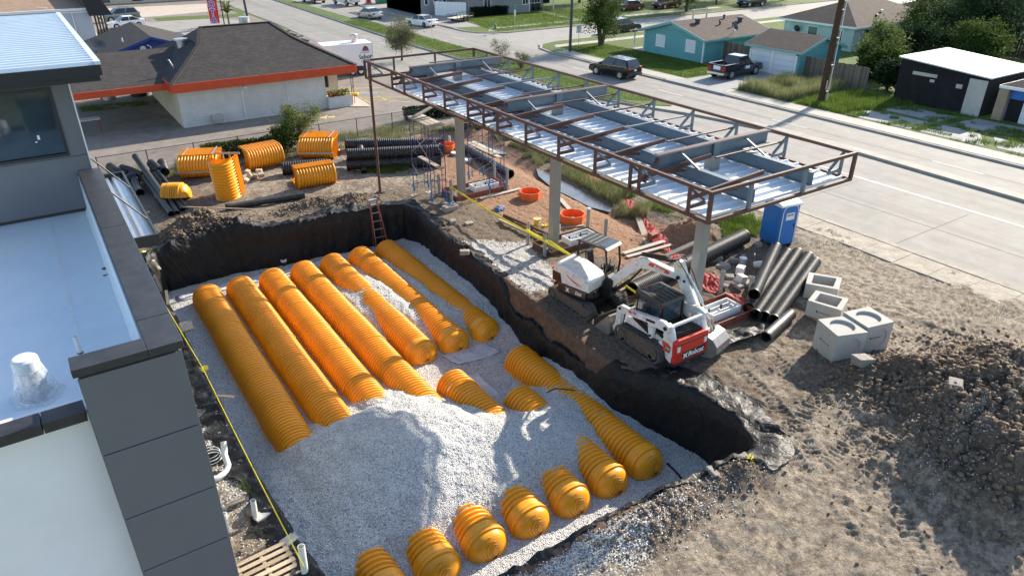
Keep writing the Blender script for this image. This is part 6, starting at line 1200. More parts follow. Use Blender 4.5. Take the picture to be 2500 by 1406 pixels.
h.P('fascia', ribbed((E0, F0), (E1, F0), 2.58, 3.17, (0, -1, 0)) if False else ribbed((E0, F0, 0), (E1, F0, 0), 2.58, 3.17, (0, -1, 0)), 'orangetrim', rr_); h.P('fascia', ribbed((E1, F0, 0), (E1, F1, 0), 2.58, 3.17, (1, 0, 0)), 'orangetrim', rr_); h.P('fascia', ribbed((E0, F1, 0), (E0, F0, 0), 2.58, 3.17, (-1, 0, 0)), 'orangetrim', rr_)
h.P('soffit', MB().box(E0+.04, F0+.04, 2.62, E1-.04, F1-.04, 2.68), 'cream', rr_)
WE = [(1.2, 55.6, 2.95), (7.9, 55.6, 2.95), (8.6, 57.2, 3.4), (10.0, 62.3, 4.35), (4.6, 62.3, 4.35)]
w1 = h.P('wing_roof', MB().slab([WE[0], WE[1], WE[3], WE[4]], .12).slab([(1.2, 68.5, 2.95), (9.6, 68.5, 2.95), WE[3], WE[4]], .12).slab([(1.2, 55.6, 2.95), WE[4], (1.2, 68.5, 2.95)], .12), 'shinglek'); h.P('fascia', ribbed((1.2, 55.58, 0), (7.86, 55.58, 0), 2.5, 2.96, (0, -1, 0)), 'orangetrim', w1); h.P('soffit', MB().box(1.3, 55.7, 2.52, 7.85, 68.4, 2.56), 'cream', w1)
for x in (1.6, 4.6): h.P('wing_post', MB().bar((x, 67.8, 0), (x, 67.8, 2.52), .2, .2, (0, 1, 0)), 'darkwood')
h.vent(10.4, 61.2, 4.6, .34, .3, 'galv'); h.vent(15.6, 62.3, 5.2, .42, .95, 'galv', False)
h.P('vent_pipe', MB().cyl((8.9, 57.0, 3.5), (8.6, 57.0, 4.3), .06), 'galv'); h.P('vent_pipe', MB().cyl((10.3, 58.0, 3.9), (10.3, 58.0, 4.3), .06), 'galv')
h.P('wall_lamp', MB().box(12.75, 54.25, 2.25, 13.0, 54.44, 2.4), 'white'); h.P('gas_meter', MB().box(10.2, 54.1, .25, 10.9, 54.44, .7).cyl((10.15, 54.2, 0), (10.15, 54.2, .6), .04).cyl((10.95, 54.2, 0), (10.95, 54.2, .6), .04), 'galv')
h.P('downpipe', MB().bar((12.62, 54.4, .2), (12.62, 54.4, 2.5), .06, .06, (0, 1, 0)), 'white'); h.P('conduit', MB().cyl((15.9, 54.41, .1), (15.9, 54.41, 2.4), .025, n=6), 'white')
h.window((19.15, 55.99, 1.35), (1, 0, 0), .45, .8, 'darkwood'); pa = h.P('porch_post', MB().tube([(20.9, 54.2, .1), (20.9, 54.2, 2.6)], .025, 6).tube([(21.1, 54.3, .1), (21.1, 54.3, 2.6)], .025, 6).tube([(20.9, 54.2, 1.2), (21.1, 54.3, 1.6)], .02, 6).tube([(20.9, 54.2, 2.0), (21.1, 54.3, 2.4)], .02, 6), 'black')
h.P('planter', MB().box(18.92, 54.1, 0, 20.85, 54.9, .85), 'brickwhite'); 
bb = thing('work_table', 'steel work table under the restaurant drive through roof', 'table', (2.6, 56.6, 0)); B('table_top', m('galv'), bb, (-.8, -.4, .95, .8, .4, 1.02))
for x in (-.7, .7):
    for y in (-.3, .3): B('leg', m('redform'), bb, (x-.04, y-.04, 0, x+.04, y+.04, .95))
for k, (x, y, r_, hh, mt_, lb) in enumerate(((5.1, 67.2, .5, 1.5, 'galv', 'steel tank in the shade under the drive through roof'), (7.4, 67.4, .7, 1.7, 'black', 'wide black tank beside the restaurant wall'))): t = thing('tank', lb, 'tank', (x, y, 0)); MB().lathe([(r_, 0), (r_, hh), (r_*.6, hh+.2), (.05, hh+.22)], n=20).build('tank_body', m(mt_), t, True); MB().lathe([(r_*1.03, hh*.5), (r_*1.03, hh*.54)], n=20).build('band', m('gunmetal'), t)
# --- blue gabled shop, pale grey block, porch with black awning
h = House('blue_shop', 'small shop with royal blue gable and dark shingle roof', 9, 84, 'building'); ap = WY(368, 93, 80); b0 = WY(285, 126, 80); b1 = WY(443, 106, 80); hz_ = ap.z; ez = hz_-1.5
h.gable_y(ap.x-4.6, ap.x+4.6, 80, 92, ez, hz_, 'bluesid', 'shinglek', 'bluesid', .4); h.P('louvre', MB().cyl((ap.x-.9, 79.95, ez+.55), (ap.x-.9, 80, ez+.55), .28), 'galv'); h.P('goose_pipe', MB().tube([(ap.x-.2, 79.9, ez-.6), (ap.x-.2, 79.85, ez+.7), (ap.x-.5, 79.8, ez+.9)], .05, 6), 'pvc'); h.vent(ap.x-2.2, 83, ez+.9, .06, .4, 'pvc', False)
h = House('grey_shop', 'pale grey flat roofed building with a rusty brown roof', -6, 112, 'building'); e_ = WY(238, 100, 100); tp = WY(190, 27, 100)
h.P('wall', MB().box(-40, 100, 0, e_.x, 125, tp.z), 'greywall'); h.P('parapet', MB().box(-40.05, 99.9, tp.z, e_.x+.1, 100.2, tp.z+.25).box(e_.x-.2, 100.2, tp.z, e_.x+.1, 125, tp.z+.25), 'white'); h.P('flat_roof', MB().box(-40, 100.2, tp.z+.01, e_.x-.2, 125, tp.z+.06), 'brownroof'); h.P('gutter', MB().bar((-40, 99.85, tp.z-.15), (e_.x, 99.85, tp.z-.15), .1, .1), 'white'); h.P('downpipe', MB().bar((e_.x-1.9, 99.9, 1), (e_.x-1.9, 99.9, tp.z-.1), .1, .1, (0, 1, 0)), 'white')
for k in range(7): h.P('roof_debris', MB().cbox((-14+k*2.9, 103+(k*37 % 17), tp.z+.1), .9, .18, .08, Matrix.Rotation(k, 3, 'Z')), 'white')
aw2 = h.P('porch_roof', MB().prism([(e_.x-.6, tp.z+1.4), (e_.x+1.2, tp.z+1.4), (e_.x+2.2, tp.z-.6), (e_.x-.2, tp.z-.6)], 99.5, 118, 'y'), 'fascia'); 
for k in range(4): h.P('porch_column', MB().cyl((e_.x+.35+.42*k, 100+k*1.2, 0), (e_.x+.35+.42*k, 100+k*1.2, tp.z-.5), .1).cyl((e_.x+.35+.42*k, 100+k*1.2, 0), (e_.x+.35+.42*k, 100+k*1.2, 1.2), .18), 'black')
t = thing('satellite_dish', 'dark satellite dish above the shingle roof beside the tower', 'satellite dish', (5.0, 66.5, 4.2)); MB().lathe([(.02, 0), (.5, .06), (.8, .2), (.78, .2), (.48, .09), (.02, .03)], n=20).xf(Matrix.Rotation(R(25), 4, 'X')).build('dish', m('gunmetal'), t, True); MB().cyl((0, 0, -1.2), (0, 0, .05), .04).build('mast', m('gunmetal'), t)
h = House('tan_building', 'long tan building with dark door beyond the forecourt', 22, 143, 'building'); h.P('wall', MB().box(2, 143, 0, 40, 152, 4.5), 'cream')
for k in range(4): h.P('door' if k == 1 else 'shop_window', MB().box(13+k*5, 142.93, .3, 14.6+k*5, 142.99, 3), 'darkwood' if k == 1 else 'glass')
# --- grey house across the side street
h = House('grey_house', 'grey clapboard house with hedge across the side street', 62, 99); h.P('wall', MB().box(55.6, 95, 0, 66.2, 105, 2.9), 'greyhouse'); h.P('wall', MB().box(66.2, 96.6, 0, 70, 105, 2.9), 'greyhouse'); h.hip(55.6, 72.0, 95, 105, 2.95, 5.2, 'shingleb', 'white', .6)
for x, w_, hh in ((58.2, 1.1, 1.1), (65.0, 1.0, 1.0)): h.window((x, 94.99, 1.3), (1, 0, 0), w_, hh, 'white', 'glass', 1)
h.window((67.2, 96.59, 1.2), (1, 0, 0), 2.2, 1.0, 'white', 'glass', 3)
for x in (66.35, 70.9): h.P('porch_post', MB().bar((x, 95.1, 0), (x, 95.1, 2.9), .14, .14, (0, 1, 0)), 'white')
h.P('door', MB().box(66.4, 96.52, .1, 66.95, 96.59, 2.1), 'darkwood'); h.P('carport_wall', MB().box(70.05, 103, 0, 76, 103.2, 2.9), 'tar')
for k in range(2): t = thing('porch_chair', ('dark porch chair beside the door of the grey house', 'dark porch chair under the wide window of the grey house')[k], 'chair', (67.9+k*.9, 95.9, .15), 0, 'porch chairs'); B('seat', m('black'), t, (-.3, -.3, 0, .3, .3, .45)); B('backrest', m('black'), t, (-.3, .2, .45, .3, .32, 1.0))
h = House('white_annex', 'grey annex with white windows behind the white board fence', 53, 104, 'building'); h.P('wall', MB().box(50.5, 100, 0, 55.5, 112, 3.4), 'greyhouse'); h.gable_y(50.5, 55.5, 100.1, 112, 3.4, 4.8, 'greyhouse', 'shingleb', 'white', .4)
for k in range(3): h.window((51.1+k*1.5, 99.99, 1.6), (1, 0, 0), .5, 1.0, 'white', 'glass', 0)
def board_fence(name, label, p0, p1, hh, bw, mat, jit=.03, rails=True):
    p0, p1 = Vector(p0), Vector(p1); L_ = (p1-p0).length; n = int(L_/bw); f = thing(name, label, 'fence', (p0+p1)/2, math.atan2(p1.y-p0.y, p1.x-p0.x)); src = MB().box(-bw/2+.006, -.012, 0, bw/2-.006, .012, hh).build('board', m(mat), f); r_ = random.Random(n)
    for k in range(n):
        o = src if k == 0 else inst('board', src, f); o.location = (-L_/2+(k+.5)*bw, r_.uniform(-.006, .006), r_.uniform(-jit, jit)+.02)
        o.rotation_euler = (r_.uniform(-.012, .012), r_.uniform(-.008, .008), 0)
    if rails:
        for z in (.3, hh*.8): B('rail', m(mat), f, (-L_/2, .02, z, L_/2, .06, z+.09))
    return f
board_fence('board_fence', 'white board fence beside the grey house', (52.2, 99.0, .15), (55.5, 95.2, .15), 1.9, .18, 'white', .01)
# --- teal house, teal garage, pale house, black shed, blue garage
h = House('teal_house', 'turquoise bungalow with brown roof and two white windows', 61, 55); h.gable_x(56.8, 66.5, 51.0, 59.6, 2.4, 3.55, 'teal', 'shingleb', 'tealtrim', .5)
h.window((56.79, 57.6, 1.0), (0, -1, 0), 1.15, 1.05, 'white', 'cloth', 1); h.window((56.79, 53.3, 1.0), (0, -1, 0), 1.15, 1.05, 'white', 'cloth', 1)
h.P('gable_louvre', MB().prism([(54.0, 2.95), (56.6, 2.95), (55.3, 3.38)], 56.74, 56.79, 'x'), 'tealtrim'); h.P('corner_board', MB().box(56.77, 50.97, 0, 56.9, 51.1, 2.4).box(56.77, 59.5, 0, 56.9, 59.63, 2.4), 'white'); h.P('porch_post', MB().bar((57.0, 61.3, .1), (57.0, 61.3, 2.2), .12, .12, (0, 1, 0)), 'white'); h.P('porch_roof', MB().slab([(56.3, 59.9, 2.28), (56.3, 61.6, 2.15), (66.5, 61.6, 2.15), (66.5, 59.9, 2.28)], .1), 'shingleb'); h.P('porch_slab', MB().box(56.6, 59.65, .1, 66, 61.4, .22), 'walk')
for x, y, r_, hh, mt_ in ((59.0, 54.2, .24, .35, 'gunmetal'), (64.8, 53.6, .24, .35, 'gunmetal'), (61.5, 53.4, .08, .25, 'gunmetal'), (62.6, 52.6, .08, .35, 'darkwood'), (63.4, 54.6, .09, .3, 'darkwood'), (60.4, 56.2, .09, .9, 'galv'), (62.2, 56.0, .09, .9, 'galv')): h.vent(x, y, 2.4+(min(y-51, 59.6-y))*.267+.1, r_, hh, mt_)
dsh = h.P('satellite_dish', MB().lathe([(.02, 0), (.25, .04), (.38, .12), (.36, .12), (.02, .02)], (0, 0, 0), 16).xf(Matrix.Translation((61.0, 51.0, 3.2))@Matrix.Rotation(R(60), 4, 'X')), 'gunmetal'); h.P('dish_mast', MB().tube([(61.0, 51.2, 2.4), (61.0, 51.0, 3.1)], .03, 6), 'galv')
h = House('teal_garage', 'turquoise garage with two white doors beside the bungalow', 61, 43.5, 'garage'); h.gable_y(58.3, 64.3, 40.9, 46.6, 2.45, 3.45, 'teald', 'shingleb', 'tealtrim', .35)
for y0, y1 in ((43.95, 46.2), (41.3, 43.6)):
    d_ = h.P('garage_door', MB().box(58.2, y0, 0, 58.29, y1, 2.1), 'white'); 
    for k in range(4): h.P('door_panel', MB().box(58.17, y0+.04, .02+k*.52, 58.199, y1-.04, .52+k*.52), 'garagedoor', d_)
h.P('door_trim', MB().box(58.16, 43.62, 0, 58.28, 43.93, 2.3).box(58.16, 41.1, 0, 58.28, 41.28, 2.2).box(58.16, 46.22, 0, 58.28, 46.4, 2.2), 'white'); h.P('trim_head', MB().box(58.16, 41.1, 2.12, 58.28, 43.6, 2.22).box(58.16, 43.95, 2.12, 58.28, 46.4, 2.22), 'white'); h.P('meter_box', MB().box(62.6, 40.75, .9, 62.9, 40.89, 1.6).box(63.1, 40.75, 1.0, 63.3, 40.89, 1.4), 'gunmetal')
for k in range(9): h.P('bare_patch', MB().cbox((58.3+.25*k+.3*(k % 2), 41.1+.12*(k % 3), 2.52+(.25*k)*.33), .35, .22, .012, Matrix.Rotation(-.32, 3, 'Y')), 'plywood')
h = House('pale_house', 'pale mint house with brown hip roof behind the teal garage', 80, 51); h.P('wall', MB().box(75.0, 46.6, 0, 90, 55.5, 2.65), 'mint'); h.hip(75.0, 90, 46.6, 55.5, 2.75, 4.75, 'shingleb', 'white', .6)
h.window((74.99, 52.2, .9), (0, -1, 0), 1.2, 1.3, 'white', 'glass', 0); h.window((74.99, 48.8, .9), (0, -1, 0), .9, 1.3, 'white', 'glass', 0); h.P('awning', MB().slab([(77.0, 46.55, 2.3), (78.6, 46.55, 2.3), (78.6, 45.8, 1.7), (77.0, 45.8, 1.7)], .04), 'gunmetal'); h.vent(82, 48.2, 3.45, .1, .25, 'white'); h.vent(80.2, 47.6, 3.15, .1, .25, 'gunmetal'); h.P('dish', MB().lathe([(.02, 0), (.4, .08), (.38, .1), (.02, .04)], (0, 0, 0), 14).xf(Matrix.Translation((74.6, 53.5, 1.8))@Matrix.Rotation(R(70), 4, 'Y')), 'gunmetal')
h = House('dark_roof_house', 'house with slate grey hip roof behind the pale house', 100, 50); h.P('wall', MB().box(94, 42, 0, 108, 54, 2.6), 'cream'); h.hip(94, 108, 42, 54, 2.7, 5.4, 'shinglek', 'white', .5)
h = House('black_shed', 'tar papered black shed with white coated flat roof', 60, 28, 'shed'); h.P('wall', MB().prism([(24.6, 0), (31.3, 0), (31.3, 3.45), (24.6, 2.95)], 57.7, 64.5, 'x'), 'tar'); h.P('bare_panel', MB().box(57.64, 24.62, .1, 57.69, 25.9, 2.75), 'precast'); [h.P('bare_panel', MB().box(*b), 'precast') for b in ((57.655, 28.3, 2.35, 57.695, 30.2, 2.6), (57.655, 28.4, 2.0, 57.695, 28.75, 2.2), (57.655, 26.3, 1.9, 57.695, 26.75, 2.2))]; h.P('roof', MB().slab([(57.5, 31.5, 3.56), (64.7, 31.5, 3.56), (64.7, 24.4, 3.03), (57.5, 24.4, 3.03)], .1), 'whiteroof')
h = House('blue_garage', 'bright blue garage with white door and shingle roof', 62, 20, 'garage'); h.P('wall', MB().box(58.4, 14, 0, 65, 23.2, 2.5), 'bluewall'); h.P('brick_pier', MB().box(58.0, 23.25, 0, 58.6, 23.9, 2.6), 'plywood'); h.hip(58.4, 65, 14, 23.4, 2.6, 4.2, 'shinglet', 'white', .5, 'y')
d_ = h.P('garage_door', MB().box(58.32, 18.2, 0, 58.39, 22.2, 2.2), 'white')
for k in range(4): h.P('door_panel', MB().box(58.29, 18.25, .02+k*.55, 58.319, 22.15, .55+k*.55), 'garagedoor', d_)
h.P('dark_band', MB().box(58.36, 22.25, 0, 58.398, 23.15, 1.7), 'tar')
board_fence('wooden_fence', 'weathered wooden board fence beside the teal garage', (59.2, 41.0, .15), (58.9, 34.4, .15), 1.85, .14, 'board'); board_fence('wooden_fence', 'short wooden fence between teal house and garage', (59.6, 50.9, .15), (59.4, 46.8, .15), 1.85, .14, 'board'); board_fence('wooden_fence', 'dark fence beyond the trees behind the black shed', (86, 36, .15), (86, 22, .15), 1.8, .14, 'darkwood')
# --- food trailer
ft = thing('food_trailer', 'white food trailer with Sabor lettering parked behind the restaurant', 'food trailer', (25.0, 67.8, 0), 0); a0 = Vector((22.9, 65.4)); a1 = Vector((27.45, 64.85)); u = (a1-a0).normalized(); rz = math.atan2(u.y, u.x); ft.rotation_euler = (0, 0, rz); ft.location = (*(a0+a1)/2, 0); Lh = (a1-a0).length/2
body = MB().box(-Lh, 0, .45, Lh, 2.3, 2.78).build('trailer_body', m('white'), ft, bevel=.04); MB().box(-Lh+.02, .02, 2.78, Lh-.02, 2.28, 2.83).build('roof', m('whiteroof'), ft); B('corner_trim', m('alu'), ft, (Lh-.05, -.015, .45, Lh+.012, .05, 2.78))
MB().lathe([(.3, 2.83), (.3, 3.15), (.36, 3.2), (.36, 3.5), (.28, 3.58), (.02, 3.6)], (.9, 1.0, 0), 16).build('exhaust_fan', m('alu'), ft, True)
for x in (.2, 1.0): w_ = MB().cyl((x, -.06, .36), (x, .2, .36), .36, n=18).build('tyre', m('tyre'), ft, True); MB().cyl((x, -.075, .36), (x, -.058, .36), .2, n=14).build('rim', m('white'), ft, True)
MB().prism([(-.35, .42), (-.25, .75), (.1, .86), (1.1, .86), (1.45, .75), (1.55, .42)], -.09, .0, 'y').build('mudguard', m('blackg'), ft)
text('lettering', 'Sabor', .56, m('blackg'), ft, frame_M((1.5, -.012, 1.62), (1, 0, .06), (0, 0, 1)), .004, .25, bold=.01); text('lettering', 'Catering', .24, m('blackg'), ft, frame_M((1.5, -.012, 1.22), (1, 0, .04), (0, 0, 1)), .003, .2); text('lettering', 'El autentico', .18, m('redform'), ft, frame_M((1.55, -.012, 2.02), (1, 0, 0), (0, 0, 1)), .003)
MB().prism([(1.32, 2.2), (1.42, 2.5), (1.62, 2.62), (1.82, 2.5), (1.92, 2.2)], -.012, .0, 'y').build('logo', m('redform'), ft); MB().box(1.27, -.014, 2.14, 1.97, -.001, 2.19).build('logo_base', m('flagblue'), ft)
MB().bar((-Lh, .9, .5), (-Lh-1.1, 1.2, .5), .1, .1).bar((-Lh, 1.5, .5), (-Lh-1.1, 1.2, .5), .1, .1).build('drawbar', m('black'), ft); MB().box(-Lh-.75, .6, .55, -Lh-.1, 1.7, 1.6).build('generator', m('gunmetal'), ft, bevel=.03)
# --- signs, poles and street furniture
def sign_post(name, label, cat, x, y, hh): t = thing(name, label, cat, (x, y, .1)); MB().cyl((0, 0, 0), (0, 0, hh), .03, n=8).build('post', m('galv'), t); return t
sp = sign_post('speed_sign', 'speed limit 35 sign beside the bushy street tree', 'road sign', 52.4, 65.4, 2.3); Mq = Matrix.Rotation(R(-33), 4, 'Z'); pnl = MB().box(-.3, -.05, 1.55, .3, -.03, 2.35).xf(Mq).build('sign_panel', m('white'), sp); 
for s_, z_, t_ in (('SPEED', 2.22, .17), ('LIMIT', 2.05, .17), ('35', 1.77, .34)): text('sign_lettering', s_, t_, m('blackg'), pnl, Mq@frame_M((0, -.054, z_), (1, 0, 0), (0, 0, 1)), .002, bold=.006)
ss_ = sign_post('street_sign', 'green street name sign at the lawn corner', 'street sign', 54.0, 80.6, 3.0); MB().box(-.45, -.02, 2.75, .45, .02, 2.95).xf(Mq).build('name_blade', m('grass_sign'), ss_); MB().box(-.02, -.45, 2.52, .02, .45, 2.72).xf(Mq).build('name_blade', m('grass_sign'), ss_); MB().box(-.13, -.05, 1.7, .13, -.03, 2.45).xf(Mq).build('back_panel', m('galv'), ss_)
sb = sign_post('sign_post', 'bare sign post standing in the grass median', 'sign post', *W(1056, 107)[:2], 3.0); MB().box(-.1, -.03, 2.2, .1, -.02, 2.9).xf(Matrix.Rotation(R(60), 4, 'Z')).build('sign_panel', m('galv'), sb)
hy = thing('fire_hydrant', 'small green fire hydrant beside the footpath', 'hydrant', (52.0, 82.2, .13)); MB().lathe([(.16, 0), (.16, .06), (.12, .08), (.12, .5), (.16, .52), (.15, .6), (.05, .74), (.02, .76)], n=14).build('barrel', m('grass_sign'), hy, True); MB().cyl((-.22, 0, .38), (.22, 0, .38), .07, n=10).build('outlet', m('galv'), hy, True)
up = thing('utility_pole', 'thick brown timber utility pole with conduit by the road', 'utility pole', (51.7, 33.7, .1)); MB().cyl((0, 0, -.3), (.15, 0, 14), .26, .2, n=16).build('pole', m('pole'), up, True); MB().tube([(.25, -.3, 0), (.27, -.3, 6), (.28, -.28, 13)], .04, 8).build('conduit', m('pvc'), up, True); MB().tube([(.12, -.38, 0), (.2, -.34, 5), (.2, -.3, 12)], .02, 6).build('ground_wire', m('galv'), up, True)
for k in range(6): B('bracket', m('galv'), up, (.0, -.34, 1+2*k, .3, -.2, 1.06+2*k))
B('pole_tag', m('white'), up, (-.1, -.275, 1.2, -.03, -.262, 1.9))
u2 = thing('utility_pole', 'slim green grey pole at the side street corner', 'utility pole', (49.9, 63.7, .1)); MB().cyl((0, 0, -.2), (.05, 0, 11), .16, .13, n=12).build('pole', m('gunmetal'), u2, True); MB().cyl((0, 0, 6), (.05, 0, 6.05), .17, .17, n=12).build('band', m('galv'), u2)
fl = thing('feather_flag', 'red feather flag with blue letters beyond the restaurant roof', 'flag', (*W(528, 70)[:2], 0)); fo = [(-.55, .6), (-.62, 2.2), (-.6, 3.9), (-.35, 4.7), (0, 5.0), (.35, 4.7), (.6, 3.9), (.62, 2.2), (.55, .6)]; Mf = Matrix.Rotation(R(-14), 4, 'Z'); MB().prism(fo, -.02, .02, 'y').xf(Mf).build('flag_cloth', m('flag'), fl); MB().cyl((-.6, 0, 0), (-.6, 0, 4), .03).xf(Mf).build('flag_pole', m('white'), fl)
for k, ch in enumerate('NOTA'): text('flag_letter', ch, 1.05, m('flagblue'), fl, Mf@frame_M((-.08, -.03, 3.9-k*.95), (1, 0, 0), (0, 0, 1)), .006, bold=.02); text('letter_outline', ch, 1.05, m('white'), fl, Mf@frame_M((-.08, -.024, 3.9-k*.95), (1, 0, 0), (0, 0, 1)), .003, bold=.07)
gp = thing('pole_sign', 'empty pole sign frame beside the road beyond the restaurant', 'sign frame', (*W(608, 62)[:2], 0)); MB().cyl((0, 0, 0), (-.4, 0, 9), .16).build('post', m('gunmetal'), gp); MB().bar((-.15, 0, 4.0), (-3.2, 0, 3.6), .12, .3).bar((-3.2, 0, 0), (-3.2, 0, 3.6), .12, .12, (0, 1, 0)).build('arm', m('gunmetal'), gp)
for k, (a, b) in enumerate(((695, 77), (716, 84), (725, 90), (745, 98))): t = tag(MB().cbox(W(a, b, .1), 1.8, .25, .18, Matrix.Rotation(R(95 if k % 2 else 20), 3, 'Z')).build('wheel_stop', m('grout'), bevel=.03), ('dark wheel stop farthest along the road edge behind restaurant roof', 'crooked dark wheel stop second along the road edge', 'dark wheel stop third along the road edge', 'dark wheel stop beside the food trailer drawbar')[k], 'wheel stop', 'wheel stops along the road edge')
tag(MB().cbox(W(850, 230, .12), 1.7, .28, .2, Matrix.Rotation(R(-35), 3, 'Z')).build('wheel_stop', m('yellow'), bevel=.03), 'yellow wheel stop at the restaurant porch', 'wheel stop')
# ------------------------------------------------------------ vehicles
KINDS = dict( # length, width, height, side profile lower body (x,z), greenhouse base/roof x, wheel radius, wheelbase
 sedan=dict(L=4.7, W=1.82, H=1.45, low=[(-2.32,.35),(-2.34,.75),(-2.25,.98),(-1.75,1.02),(-1.2,1.0),(.85,.95),(1.5,.88),(2.15,.74),(2.33,.58),(2.33,.32),(1.9,.22),(-1.9,.22)], gh=[(-1.75,.98),(-.95,1.44),(.25,1.45),(1.05,.93)], r=.33, wb=2.75),
 suv=dict(L=4.95, W=1.95, H=1.78, low=[(-2.45,.42),(-2.47,.95),(-2.38,1.16),(-1.9,1.15),(1.1,1.1),(1.8,1.05),(2.3,.92),(2.45,.7),(2.45,.4),(2.0,.28),(-2.0,.28)], gh=[(-2.32,1.14),(-1.95,1.72),(.2,1.78),(1.2,1.08)], r=.38, wb=2.95),
 pickup=dict(L=5.7, W=1.98, H=1.88, low=[(-2.8,.55),(-2.82,.9),(-2.8,1.05),(.95,1.05),(1.3,1.14),(2.4,1.10),(2.75,1.0),(2.82,.75),(2.82,.45),(2.2,.38),(-2.3,.42)], gh=[(-.75,1.08),(-.5,1.85),(.55,1.88),(1.25,1.12)], r=.40, wb=3.55))
def car(name, label, cat, x, y, hd, kind, pm, group=None, bed='black', zz=.0, rim='rim'):
    K = KINDS[kind]; t = thing(name, label, cat, (x, y, zz), hd, group); hw = K['W']/2
    # body as a loft of the side profile with tucked sills and a crowned shoulder
    low = K['low']; n = len(low); rows = [(-hw, 0.0), (-hw*.985, .03), (-hw*.93, .0)]; mb = MB(); vv = []
    prof = lambda ins, dz: [(px_*(1-ins*.02), z+(dz if z > .6 else 0)) for px_, z in low]
    for yy_, ins, dz in ((-hw*.90, 1.6, .015), (-hw*.985, .3, 0), (-hw, 0, -.04), (-hw*.985, .3, 0)): pass
    secs = [(-hw, 2.2, -.10), (-hw*.985, .6, -.03), (-hw*.86, .0, .012), (hw*.86, .0, .012), (hw*.985, .6, -.03), (hw, 2.2, -.10)]
    for yv, ins, dz in secs: vv += [(a, yv, b) for a, b in prof(ins, dz)]
    ff = [(k*n+i, k*n+(i+1) % n, (k+1)*n+(i+1) % n, (k+1)*n+i) for k in range(len(secs)-1) for i in range(n)]+[tuple(range(n)), tuple(range(len(secs)*n-1, (len(secs)-1)*n-1, -1))]
    body = mb.add(vv, ff).build('body', m(pm), t, True)
    g = K['gh']; wb_, wr = hw*.93, hw*.74; gv = [(g[0][0], -wb_, g[0][1]), (g[1][0], -wr, g[1][1]), (g[2][0], -wr, g[2][1]), (g[3][0], -wb_, g[3][1])]; gv += [(a, -b, c) for a, b, c in gv]
    cabin = MB().add(gv, [(0,1,2,3),(7,6,5,4),(0,4,5,1),(1,5,6,2),(2,6,7,3)]).build('cabin', m(pm), t, bevel=.05)
    def pane(nm, pts, off): 
        P_ = [Vector(p)+Vector(off) for p in pts]; c = sum(P_, Vector())/len(P_); return MB().add([c+(p-c)*.9 for p in P_], [tuple(range(len(P_)))]).build(nm, m('carglass'), cabin)
    A, Bv, Cv, D = gv[:4]; o = .012
    pane('windscreen', [gv[2], gv[6], gv[7], gv[3]], (.03, 0, .02)); pane('rear_window', [gv[1], gv[5], gv[4], gv[0]], (-.03, 0, .02))
    for s in (1, -1):
        f_ = lambda p: Vector((p[0], p[1]*s, p[2])); mid0 = (Vector(A)+Vector(D))/2; mid1 = (Vector(Bv)+Vector(Cv))/2
        for q0, q1, q2, q3 in (((A, Bv, mid1, mid0)), ((mid0, mid1, Cv, D))): pane('side_window', [f_(q0), f_(q1), f_(q2), f_(q3)], (0, -s*.03, .0))
        for wx in (-K['wb']/2, K['wb']/2):
            MB().cyl((wx, -s*(hw-.2), K['r']), (wx, -s*(hw+.004), K['r']), K['r']*1.16, n=20).build('wheel_arch', m('black'), t, True)
            wl = MB().cyl((wx, -s*(hw-.22), K['r']), (wx, -s*(hw+.02), K['r']), K['r'], n=20).build('wheel', m('tyre'), t, True); MB().lathe([(K['r']*.66, 0), (K['r']*.62, .02), (.04, .012)], (0, 0, 0), 16).xf(Matrix.Translation((wx, -s*(hw+.012), K['r']))@Matrix.Rotation(R(90*s), 4, 'X')).build('rim', m(rim), wl, True)
            for q_ in range(5): a_ = q_*1.257; MB().bar((wx+.1*math.cos(a_), -s*(hw+.038), K['r']+.1*math.sin(a_)), (wx+K['r']*.58*math.cos(a_+.3), -s*(hw+.036), K['r']+K['r']*.58*math.sin(a_+.3)), .03, .012, (0, 1, 0)).build('spoke', m('rimdark' if rim == 'rim' else 'rim'), wl)
        MB().cbox((K['L']/2-.12, -s*hw*.72, low[7][1]+.05), .2, .42, .14).build('headlamp', m('light'), t, bevel=.02); MB().cbox((-K['L']/2+.05, -s*hw*.78, low[1][1]+.08), .14, .36, .2 if kind != 'pickup' else .34).build('tail_lamp', m('tail'), t, bevel=.02); MB().cbox((g[3][0]-.25, -s*(hw+.08), g[3][1]+.05), .14, .2, .14).build('mirror', m(pm), t, bevel=.02); MB().cbox((-.05, -s*(hw+.008), low[3][1]-.14), .2, .02, .03).build('door_handle', m('chrome'), t); MB().cbox((.95, -s*(hw+.008), low[3][1]-.14), .2, .02, .03).build('door_handle', m('chrome'), t)
        MB().bar((g[3][0]-.1, -s*hw*.955, g[3][1]+.0), (g[0][0]+.1, -s*hw*.955, g[0][1]+.02), .02, .03).build('window_trim', m('chrome' if pm == 'carblack' else 'black'), t)
    MB().cbox((-K['L']/2-.02, 0, .5 if kind != 'pickup' else .55), .12, K['W']*.94, .2).build('rear_bumper', m('chrome' if kind == 'pickup' else pm), t, bevel=.03); MB().cbox((-K['L']/2-.085 if kind == 'pickup' else -K['L']/2-.03, 0, .58 if kind == 'pickup' else .85), .02, .32, .16).build('number_plate', m('plate'), t); MB().cbox((K['L']/2, 0, .55), .06, K['W']*.7, .2).build('grille', m('black'), t)
    if kind == 'suv':
        for s in (-1, 1): MB().tube([(-1.7, s*.62, 1.80), (.0, s*.62, 1.85)], .02, 6).build('roof_rail', m('gunmetal'), t)
